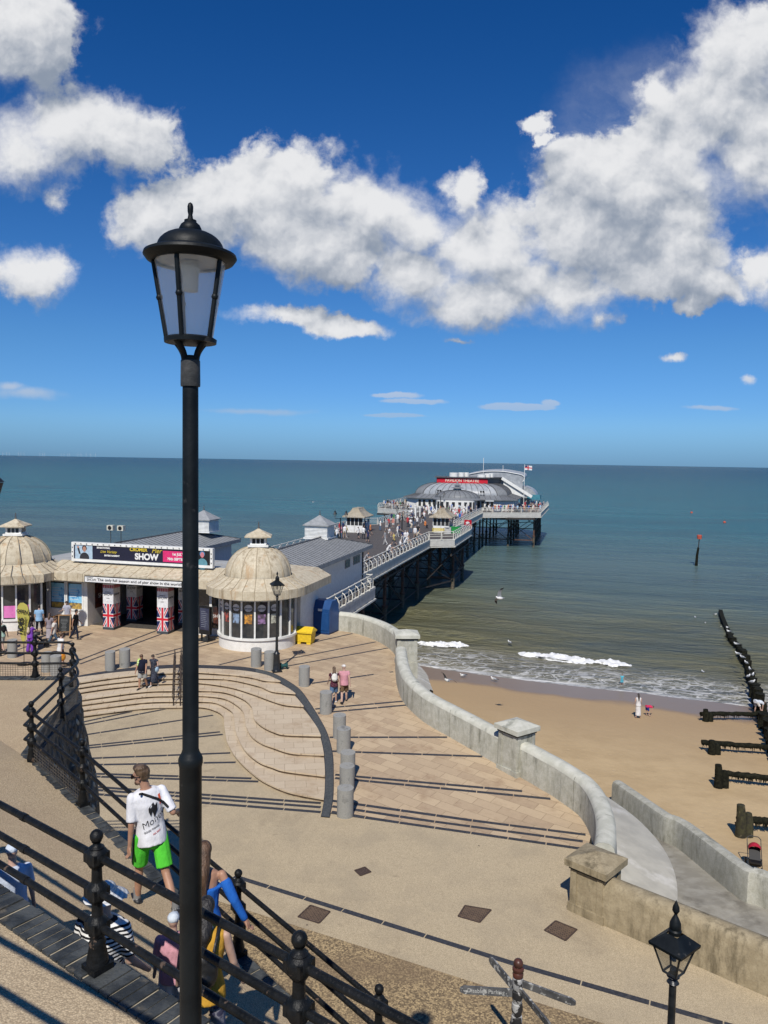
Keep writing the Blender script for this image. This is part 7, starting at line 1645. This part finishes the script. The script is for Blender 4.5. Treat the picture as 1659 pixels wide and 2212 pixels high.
# --- people on the plaza and the beach
WALK = lambda a=22, **k: dict(dict(leg_r=(a, 10, 2), leg_l=(-a*.8, 18, 2), arm_r=(-18, 8, 15, 0), arm_l=(20, 8, 22, 0), lean=4), **k)
ST = lambda **k: dict(dict(leg_r=(2, 4, 4), leg_l=(-2, 3, 4)), **k)
PL_ = 'people on the plaza'; B_ = 'people on the beach'
z_ = -3*R7; c = at(308, 1488, z_)
h1, J1 = person('man in navy tee and grey shorts with a lime towel walking down the steps', c, radians(176), WALK(12, nod=22, arm_r=(6, 12, 12, 0)), PL_, 1.74, .018, SKINT, topm=cloth((.012, .014, .03), 'navy_tee'), legm=cloth((.34, .34, .32), 'grey_shorts'), hair='brown', belly=.05, k=1.1, shoes=SHOEK)
o = Prim(); o.loft([(J1['sho']+Vector((.15, .10, -.28)), .07, .022), (J1['sho']+Vector((.15, .11, -.1)), .07, .03), (J1['sho']+Vector((.14, .0, .045)), .075, .06), (J1['sho']+Vector((.14, -.1, .0)), .07, .03), (J1['sho']+Vector((.14, -.12, -.2)), .06, .02)], Matrix.Identity(3)); t_ = o.remesh('towel', cloth((.42, .58, .16), 'lime_towel', ((.62, .70, .40), .09)), .016, 1); tag(t_, 'lime checked towel over the shoulder of the man in navy', 'towel'); t_.location, t_.rotation_euler = h1.location, h1.rotation_euler
c = at(333, 1482, z_+.02); h2, J2 = person('woman in dark spotted dress carrying a pale blue bag down the steps', c, radians(172), WALK(14, nod=24, hem=.55, arm_l=(14, 14, 90, 0)), PL_, 1.62, .018, SKIN, topm=cloth((.03, .035, .055), 'spotted_dress', None, ((.25, .26, .28), 34, .20)), sleeve=.2, legs='dress', legm=MATS['spotted_dress'], hair='dark', shoes=SHOEW, fem=True)
o = Prim(); o.ell(J2['ha_l']+Vector((-.10, .0, -.16)), .09, .16, .15); t_ = o.remesh('bag', cloth((.36, .48, .58), 'pale_blue_bag'), .016, 1); tag(t_, 'pale blue shoulder bag of the woman in the spotted dress', 'bag'); t_.location, t_.rotation_euler, t_.scale = h2.location, h2.rotation_euler, h2.scale
c = plaza(721, 1520); h3, J3 = person('woman in maroon top and denim shorts walking near the sea wall', c, radians(12), WALK(14, yaw=-8), PL_, 1.70, .018, SKIN, topm=cloth((.07, .015, .03), 'maroon_top', None, ((.3, .2, .2), 30, .18)), sleeve=.3, legm=cloth((.10, .17, .28), 'denim_shorts'), hair='fair brown', hairlen=.16, shoes=SHOEW, fem=True)
backpack(h3, J3, 0, cloth((.72, .70, .64), 'white_canvas'), 'white backpack on the woman in the maroon top')
person('man in pink polo, brown shorts and white cap near the sea wall', plaza(743, 1517), radians(8), WALK(16, yaw=35), PL_, 1.74, .018, SKIN, topm=cloth((.62, .30, .34), 'pink_polo'), legm=cloth((.16, .10, .055), 'brown_shorts'), hat=('cap', cloth((.75, .72, .68), 'cream_cap')), shoes=SHOEK, belly=.03, k=1.08)
G = [((5, 1407), 60, 'person in mint shirt and pale shorts at the left edge', (.42, .60, .50), (.60, .66, .62), 'shorts', 'grey', 0, 1.74, WALK(18)),
     ((66, 1384), 40, 'woman in black top holding a phone to her ear beside the yellow flag', (.012, .012, .013), (.02, .02, .025), 'trousers', 'dark', 0, 1.66, ST(arm_l=(40, 20, 130, 0))),
     ((85, 1372), 15, 'man in light blue tee standing at the pink shop windows', (.28, .46, .66), (.015, .015, .02), 'trousers', 'dark', 0, 1.82, ST()),
     ((66, 1409), -25, 'person all in purple with a cream backpack pushing a pushchair', (.22, .07, .45), (.20, .06, .42), 'wide', 'dark', .22, 1.68, ST(arm_r=(50, 8, 20, 0), arm_l=(40, 8, 30, 0))),
     ((107, 1386), 10, 'woman in floral top behind the man in jeans', (.30, .26, .28), (.40, .36, .38), 'dress', 'brown', .05, 1.66, ST()),
     ((116, 1398), -70, 'man in white tee and jeans striding past the chalkboards', (.66, .62, .55), (.07, .11, .16), 'trousers', 'brown', 0, 1.76, WALK(30, lean=8)),
     ((163, 1381), -80, 'man in black tee and dark jeans walking right past the chalkboard', (.010, .010, .011), (.016, .022, .04), 'trousers', 'black', 0, 1.78, WALK(16)),
     ((146, 1357), 175, 'man in pale grey tee leaning at the blue hatch', (.42, .43, .50), (.05, .05, .06), 'trousers', 'dark', 0, 1.74, ST(nod=20, arm_r=(30, 12, 60, 0))),
     ((131, 1441), -35, 'man in white tee with an orange bag behind the curved railing', (.74, .73, .70), (.10, .04, .05), 'shorts', 'brown', 0, 1.76, WALK(10)),
     ((231, 1348), 60, 'person in orange shorts half hidden behind the flag post in shade', (.10, .06, .14), (.65, .18, .05), 'shorts', 'dark', 0, 1.70, ST())]
for (px, py), rz, lab, ct, cl_, lg, hr_, hl_, ht, ps in G:
    h_, J_ = person(lab, plaza(px, py), radians(rz), ps, PL_, ht, .022, SKINT if 'black tee' in lab or 'jeans' in lab else SKIN, topm=cloth(ct), sleeve=.6, legs=lg, legm=cloth(cl_), hair=hr_, hairlen=hl_, shoes=SHOEK, fem='woman' in lab or 'purple' in lab)
    if 'cream backpack' in lab: backpack(h_, J_, 0, cloth((.62, .50, .38), 'cream_canvas'), 'cream backpack worn by the person in purple')
    if 'mint' in lab: backpack(h_, J_, 0, cloth((.015, .015, .016), 'black_nylon'), 'black backpack worn by the person in the mint shirt')
    if 'orange bag' in lab:
        o = Prim(); o.ell(J_['ha_r']+Vector((.03, .05, -.22)), .07, .17, .19); t_ = o.remesh('carrier_bag', mat('orange_bag', (.75, .22, .02), (.80, .48, .06), 6, .5, c3=(.1, .02, .01), s3=7, l3=.66, h3=.7), .02, 1); tag(t_, 'orange and yellow carrier bag hanging from the hand of the man in white', 'bag'); t_.location, t_.rotation_euler = h_.location, h_.rotation_euler
person('woman in a long white dress standing on the wet sand', beach(1378, 1550), radians(-5), ST(hem=.75), B_, 1.72, .03, SKIN, topm=cloth((.70, .69, .68), 'white_dress'), sleeve=0, legs='dress', legm=MATS['white_dress'], hair='dark', hairlen=.18, fem=True)
person('child in pink top bending to the sand beside the woman in white', beach(1397, 1546), radians(-70), dict(leg_r=(14, 4, 6), leg_l=(8, 4, 6), lean=95, arm_r=(85, 5, 5, 0), arm_l=(80, 5, 5, 0)), B_, 1.25, .03, SKIN, topm=cloth((.65, .04, .12), 'pink_top'), legm=cloth((.03, .05, .25)), hair='brown')
person('child in turquoise swimsuit standing at the edge of the water', beach(1343, 1484)+Vector((0, 0, .05)), radians(170), ST(), B_, 1.1, .03, SKIN, topm=cloth((.12, .46, .58), 'turquoise_suit'), legm=MATS['turquoise_suit'], hair='brown')
pl_ = at(1632, 1542, -6.9); person('person in white shorts bending over the black groyne', pl_, radians(-75), dict(leg_r=(35, 20, 6), leg_l=(15, 20, 6), lean=100, arm_r=(90, 5, 5, 0), arm_l=(80, 5, 5, 0)), B_, 1.72, .03, SKIN, topm=cloth((.62, .66, .70)), legm=cloth((.70, .66, .60)), hair='brown')

# --- the crowd on the pier: one mesh each, clothes as material zones
def oc_mat():
    m = bpy.data.materials.new('crowd_top'); m.use_nodes = True; n = NT(m.node_tree); oi = n.a('ShaderNodeObjectInfo'); n.set(m.node_tree.nodes['Principled BSDF'].inputs['Base Color'], oi.outputs['Color']); m.node_tree.nodes['Principled BSDF'].inputs['Roughness'].default_value = .9; return m
CT = oc_mat(); CB = [cloth((.03, .035, .05), 'dark_legwear'), cloth((.36, .28, .18), 'tan_legwear'), cloth((.10, .16, .26), 'denim_legwear'), cloth((.55, .54, .52), 'pale_legwear')]
HM = [hairmat('dark'), hairmat('fair brown'), hairmat('grey')]
def crowd_mesh(P, legs, bi, hi, hairlen=0.):
    J = skeleton(P); p = Prim(); add_head(p, J); c, HR = J['head'], J['HR']; p.ell(c+HR @ Vector((0, -.03, .045)), .080, .088, .085, HR, 'hair')
    if hairlen: p.cap(c+HR @ Vector((0, -.07, -.02)), J['sho']+J['R'] @ Vector((0, -.12, -.08)), .06, .05, 'hair')
    p.loft(torso_rings(J, 1.03, .01, .012), J['R'], 'top')
    for s in 'rl':
        so, e, w, ha = J['so_'+s], J['el_'+s], J['wr_'+s], J['ha_'+s]; p.cap(so, so.lerp(e, .6), .062, .056, 'top'); p.cap(so.lerp(e, .6), e, .046, .042); p.cap(e, w, .042, .034); p.cap(w, ha, .036, .032)
        h, k, a = J['hip_'+s], J['knee_'+s], J['ank_'+s]
        if legs == 'skirt': p.cap(h, h.lerp(k, .95), .11, .12, 'leg'); p.cap(k, a, .052, .042)
        elif legs == 'shorts': p.cap(h, h.lerp(k, .8), .095, .082, 'leg'); p.cap(h.lerp(k, .85), k, .06, .056); p.cap(k, a, .055, .042)
        else: p.cap(h, k, .094, .072, 'leg'); p.cap(k, a, .07, .06, 'leg')
        p.cap(a+Vector((0, -.02, -.02)), J['toe_'+s], .045, .04, 'shoe')
    p.ell(J['hip']+Vector((0, -.02, -.06)), .16, .125, .10, None, 'leg')
    o = p.remesh('person', [SKIN, HM[hi], CT, CB[bi], SHOEK if bi % 2 == 0 else SHOEW], .036, 1, tags=['skin', 'hair', 'top', 'leg', 'shoe']); me = o.data; bpy.data.objects.remove(o); return me
SITP = dict(leg_r=(85, 85, 4), leg_l=(85, 80, 4), lean=6, arm_r=(30, 8, 40, 0), arm_l=(25, 8, 45, 0))
VAR = {('stand', 'dark trousers'): crowd_mesh(ST(arm_r=(20, 8, 60, 0)), 'trousers', 0, 0), ('stand', 'tan shorts'): crowd_mesh(ST(yaw=30), 'shorts', 1, 1), ('stand', 'jeans'): crowd_mesh(ST(arm_l=(30, 10, 80, 0), yaw=-30), 'trousers', 2, 0, .1), ('stand', 'pale skirt'): crowd_mesh(ST(), 'skirt', 3, 1, .1),
       ('walk', 'dark shorts'): crowd_mesh(WALK(24), 'shorts', 0, 0), ('walk', 'jeans'): crowd_mesh(WALK(22), 'trousers', 2, 2), ('walk', 'pale trousers'): crowd_mesh(WALK(20), 'trousers', 3, 1), ('walk', 'dark skirt'): crowd_mesh(WALK(18), 'skirt', 0, 0, .1),
       ('sit', 'dark trousers'): crowd_mesh(SITP, 'trousers', 0, 0), ('sit', 'tan shorts'): crowd_mesh(dict(SITP, lean=12), 'shorts', 1, 1), ('sit', 'jeans'): crowd_mesh(dict(SITP, yaw=30), 'trousers', 2, 2, .1), ('sit', 'pale trousers'): crowd_mesh(dict(SITP, yaw=-30), 'trousers', 3, 0),
       ('lean', 'jeans'): crowd_mesh(dict(ST(), lean=32, arm_r=(75, 8, 40, 0), arm_l=(75, 8, 40, 0)), 'trousers', 2, 1), ('lean', 'dark shorts'): crowd_mesh(dict(ST(), lean=34, arm_r=(75, 8, 40, 0), arm_l=(75, 8, 40, 0)), 'shorts', 0, 0)}
COLS = [('white', (.72, .71, .69)), ('black', (.015, .015, .017)), ('red', (.42, .04, .05)), ('navy', (.02, .03, .10)), ('pink', (.62, .24, .30)), ('pale blue', (.35, .50, .66)), ('grey', (.28, .28, .29)), ('orange', (.60, .20, .06)), ('cream', (.58, .50, .38)), ('green', (.06, .20, .09)), ('blue', (.03, .12, .42)), ('yellow', (.58, .46, .14)), ('brown', (.14, .08, .05)), ('coral', (.55, .22, .18))]
rc = random.Random(12); used = set(); VERB = {'stand': 'standing', 'walk': 'walking', 'sit': 'sitting', 'lean': 'leaning'}
def crowd(spots, place, poses, group, face=None, wcol=None):
    for i, (t, s, z) in enumerate(spots):
        for _ in range(60):
            key = rc.choice([k for k in VAR if k[0] in poses]); cn, cc = rc.choice(COLS+COLS[:2]+COLS[:4]+COLS[6:7]) if rc.random() < .9 else COLS[0]; 
            if (place, key, cn) not in used: break
        used.add((place, key, cn)); o = bpy.data.objects.new('person', VAR[key]); COL.objects.link(o); o.location = L(t, s, z-(.38 if key[0] == 'sit' else 0)+.0)
        if key[0] == 'sit': o.location = L(t, s, z+.03)
        o.rotation_euler = (0, 0, (face(t, s) if face else rc.uniform(-pi, pi))-TH); o.color = (*cc, 1); q = rc.uniform(.93, 1.05); o.scale = (q, q, q)
        tag(o, 'person in %s top and %s %s %s' % (cn, key[1], VERB[key[0]], place), 'person', group)
def scatter(t0, t1, s0, s1, n, md=.8):
    out_ = []
    for _ in range(n*40):
        t, s = rc.uniform(t0, t1), rc.uniform(s0, s1)
        if all(hypot(t-a, s-b) > md for a, b, _z in out_): out_.append((t, s, 0)); 
        if len(out_) == n: break
    return out_
def pxspots(lst):
    r = []
    for px, py in lst:
        t, s = loc_ts(at(px, py, 0)); r.append((t, s, 0))
    return r
z5 = lambda x, y: (658.3+x*.1653, 1097.2+y*.1653)
z3 = lambda x, y: (713.2+x*.2976, 976.6+y*.2976)
crowd(pxspots([z5(*q) for q in [(700, 400), (765, 405), (825, 445), (985, 295), (1070, 290), (1095, 255), (1155, 255), (1215, 205), (1240, 180), (1050, 480), (1165, 490), (855, 350)]]), 'left of the middle deck lamp', ('walk', 'stand'), 'crowd on the pier deck')
crowd(pxspots([z5(*q) for q in [(1100, 375), (1210, 375), (1225, 370), (1385, 325), (1480, 370), (1380, 250), (1420, 230), (1285, 420), (1310, 460), (1440, 400), (1340, 470)]]), 'right of the middle deck lamp', ('stand', 'walk', 'sit'), 'crowd on the pier deck')
crowd([(5.7, 27.6, 0), (5.6, 31.5, 0), (5.8, 40.2, 0), (5.6, 41.5, 0), (5.8, 46.5, 0), (5.5, 47.4, 0), (5.8, 49, 0), (5.5, 52, 0), (5.8, 55, 0), (5.6, 57, 0)], 'at the near right pier railing', ('lean', 'sit'), 'crowd on the pier deck', lambda t, s: -pi/2)
crowd(pxspots([z5(*q) for q in [(350, 420), (420, 420), (470, 395), (520, 390), (540, 385), (500, 330), (455, 330), (390, 360), (345, 350)]]), 'beside the near left lamp', ('stand', 'walk'), 'crowd on the pier deck')
crowd(scatter(-4.8, -4.3, 67, 71, 3, .9), 'inside the far left shelter', ('stand',), 'crowd on the pier deck')
crowd(scatter(-5.8, -1.5, 84, 103, 9, 1.5), 'on the far left stretch of deck', ('walk', 'stand', 'sit'), 'crowd on the pier deck')
crowd(scatter(-1.5, 3.0, 78, 100, 8, 1.6), 'in the middle of the far deck', ('walk', 'stand', 'sit'), 'crowd on the pier deck')
crowd(scatter(2.6, 5.9, 84, 121, 40, .75), 'along the far right pier railing', ('stand', 'sit', 'walk'), 'crowd on the pier deck')
crowd(scatter(-5.5, 4.5, 105, 124.5, 26, .9), 'before the theatre doors', ('stand', 'walk', 'sit'), 'crowd before the theatre')
def terr(t0, s0, t1, s1, n, wdt):
    o_ = []
    for i in range(n): f = (i+.5)/n; o_.append((t0+(t1-t0)*f+rc.uniform(-.2, .2)-rc.uniform(0, wdt)*.35, s0+(s1-s0)*f+rc.uniform(0, wdt), 0))
    return o_
crowd(terr(7.5, 124, 17.6, 129.2, 30, 2.2), 'by the right terrace railing', ('sit', 'stand', 'sit'), 'crowd on the right terrace')
crowd([(rc.uniform(13.8, 18.2), rc.uniform(131, 152), 0) for _ in range(36)], 'on the far right terrace corner', ('stand', 'sit'), 'crowd on the far right terrace')
crowd(terr(-17, 128.6, -8, 122.6, 14, 2.5), 'by the left terrace railing', ('sit', 'stand'), 'crowd on the left terrace')
crowd([(rc.uniform(-17.2, -13.6), rc.uniform(129, 140), 0) for _ in range(18)], 'on the far left terrace corner', ('sit', 'stand'), 'crowd on the far left terrace')

# ---------------------------------------------------------------- gulls
GW, GG, GK = simple((.74, .74, .72), .7, 'gull_white'), simple((.26, .28, .30), .7, 'gull_grey'), simple((.03, .03, .03), .7, 'gull_black')
def gull_body(sit=True):
    p = Prim(); p.ell((0, 0, 0), .075, .19, .08, Rx_(.12), 'w'); p.ell((0, .17, .10), .045, .055, .045, None, 'w'); p.cap((0, .12, .03), (0, .17, .10), .05, .04, 'w'); p.cap((0, -.15, .0), (0, -.27, -.01), .045, .02, 'g'); p.cap((0, .21, .10), (0, .27, .085), .014, .008, 'k', 6)
    if sit: p.ell((.055, -.03, .02), .03, .17, .055, Rx_(.1), 'g'); p.ell((-.055, -.03, .02), .03, .17, .055, Rx_(.1), 'g'); p.cap((0, -.18, .03), (0, -.32, .03), .03, .015, 'k')
    o = p.remesh('gull', [GW, GG, GK], .014, 1, tags=['w', 'g', 'k']); me = o.data; bpy.data.objects.remove(o); return me
GM, GMF = gull_body(), gull_body(False)
def gull(p, rz, lab, sc=1.3):
    o = bpy.data.objects.new('gull', GM); COL.objects.link(o); o.location = p; o.rotation_euler = (0, 0, rz); o.scale = (sc,)*3; tag(o, lab, 'gull', 'gulls'); return o
g7 = lambda x, y: (1426.4+x*.2479, 1316.6+y*.2479)
ORD = ('farthest', 'second', 'third', 'fourth', 'fifth', 'sixth', 'seventh', 'eighth', 'ninth', 'tenth')
for k, q in enumerate([(588, 158), (600, 190), (668, 300), (680, 385), (720, 415), (755, 465), (785, 520), (812, 570), (772, 582), (806, 630)]):
    pt = at(*g7(*q), -6.0); gull(pt+Vector((-.05, 0, .02)), 2.2-k*.4, 'white gull perched on the groyne, %s of ten counting in from the sea' % ORD[k], 1.15)
for k, (q, lb) in enumerate((((305, 72), 'farthest out of the floating group'), ((240, 153), 'nearest the pier of the floating group'), ((392, 120), 'amid the floating group'), ((478, 45), 'close to the far tip of the groyne'), ((520, 160), 'beside the last groyne post'), ((372, 548), 'in the breaking wave'))):
    gull(at(*g7(*q), SEA)+Vector((0, 0, .05)), k*1.3, 'white gull floating on the water, '+lb, 1.0)
gull(beach(1000, 1464)+Vector((0, 0, .2)), 2.0, 'pale gull standing on the wet sand near the pier', 1.4)
o = gull(beach(1067, 1472)+Vector((0, 0, .2)), 1.0, 'dark bird standing on the wet sand', 1.4)
gull(at(1101, 1396, SEA)+Vector((0, 0, .4)), .5, 'gull floating behind the long breaker', 1.4)
def flying(p, rz, bank, lab):
    r = thing('gull', lab, 'gull', p, rz, 'gulls'); b = bpy.data.objects.new('body', GMF); COL.objects.link(b); b.parent = r; b.rotation_euler = (0, bank, 0)
    for sx in (-1, 1):
        m_ = MB(); n = 7
        for i in range(n): f = i/(n-1); x = sx*(.05+.62*f); z = .05+.20*sin(pi*f*.75)*.8; ch = .11*(1-f)**.5+.012; y = .03+.05*sin(pi*f)-.12*f*f; m_.v += [(x, y+ch, z), (x, y-ch, z-.01)]
        for i in range(n-1): m_.f.append([2*i, 2*i+1, 2*i+3, 2*i+2]); m_.mi.append(1 if i > n-4 else 0)
        w__ = m_.build('wing', [GG, GK], r, smooth=50); w__.rotation_euler = (0, bank, 0)
    r.scale = (1.1,)*3
d = ray(1080, 1292); flying(Vector((d.x/d.y*46, 46, CAMZ+d.z/d.y*46)), 1.9, .9, 'grey gull flying over the water beyond the sea wall')
d = ray(965, 1469); flying(Vector((d.x/d.y*44, 44, CAMZ+d.z/d.y*44)), .6, .6, 'dark winged gull flying low over the near end of the beach')
d = ray(676, 1085); flying(Vector((d.x/d.y*150, 150, CAMZ+d.z/d.y*150)), .6, .2, 'distant white gull flying left of the theatre')
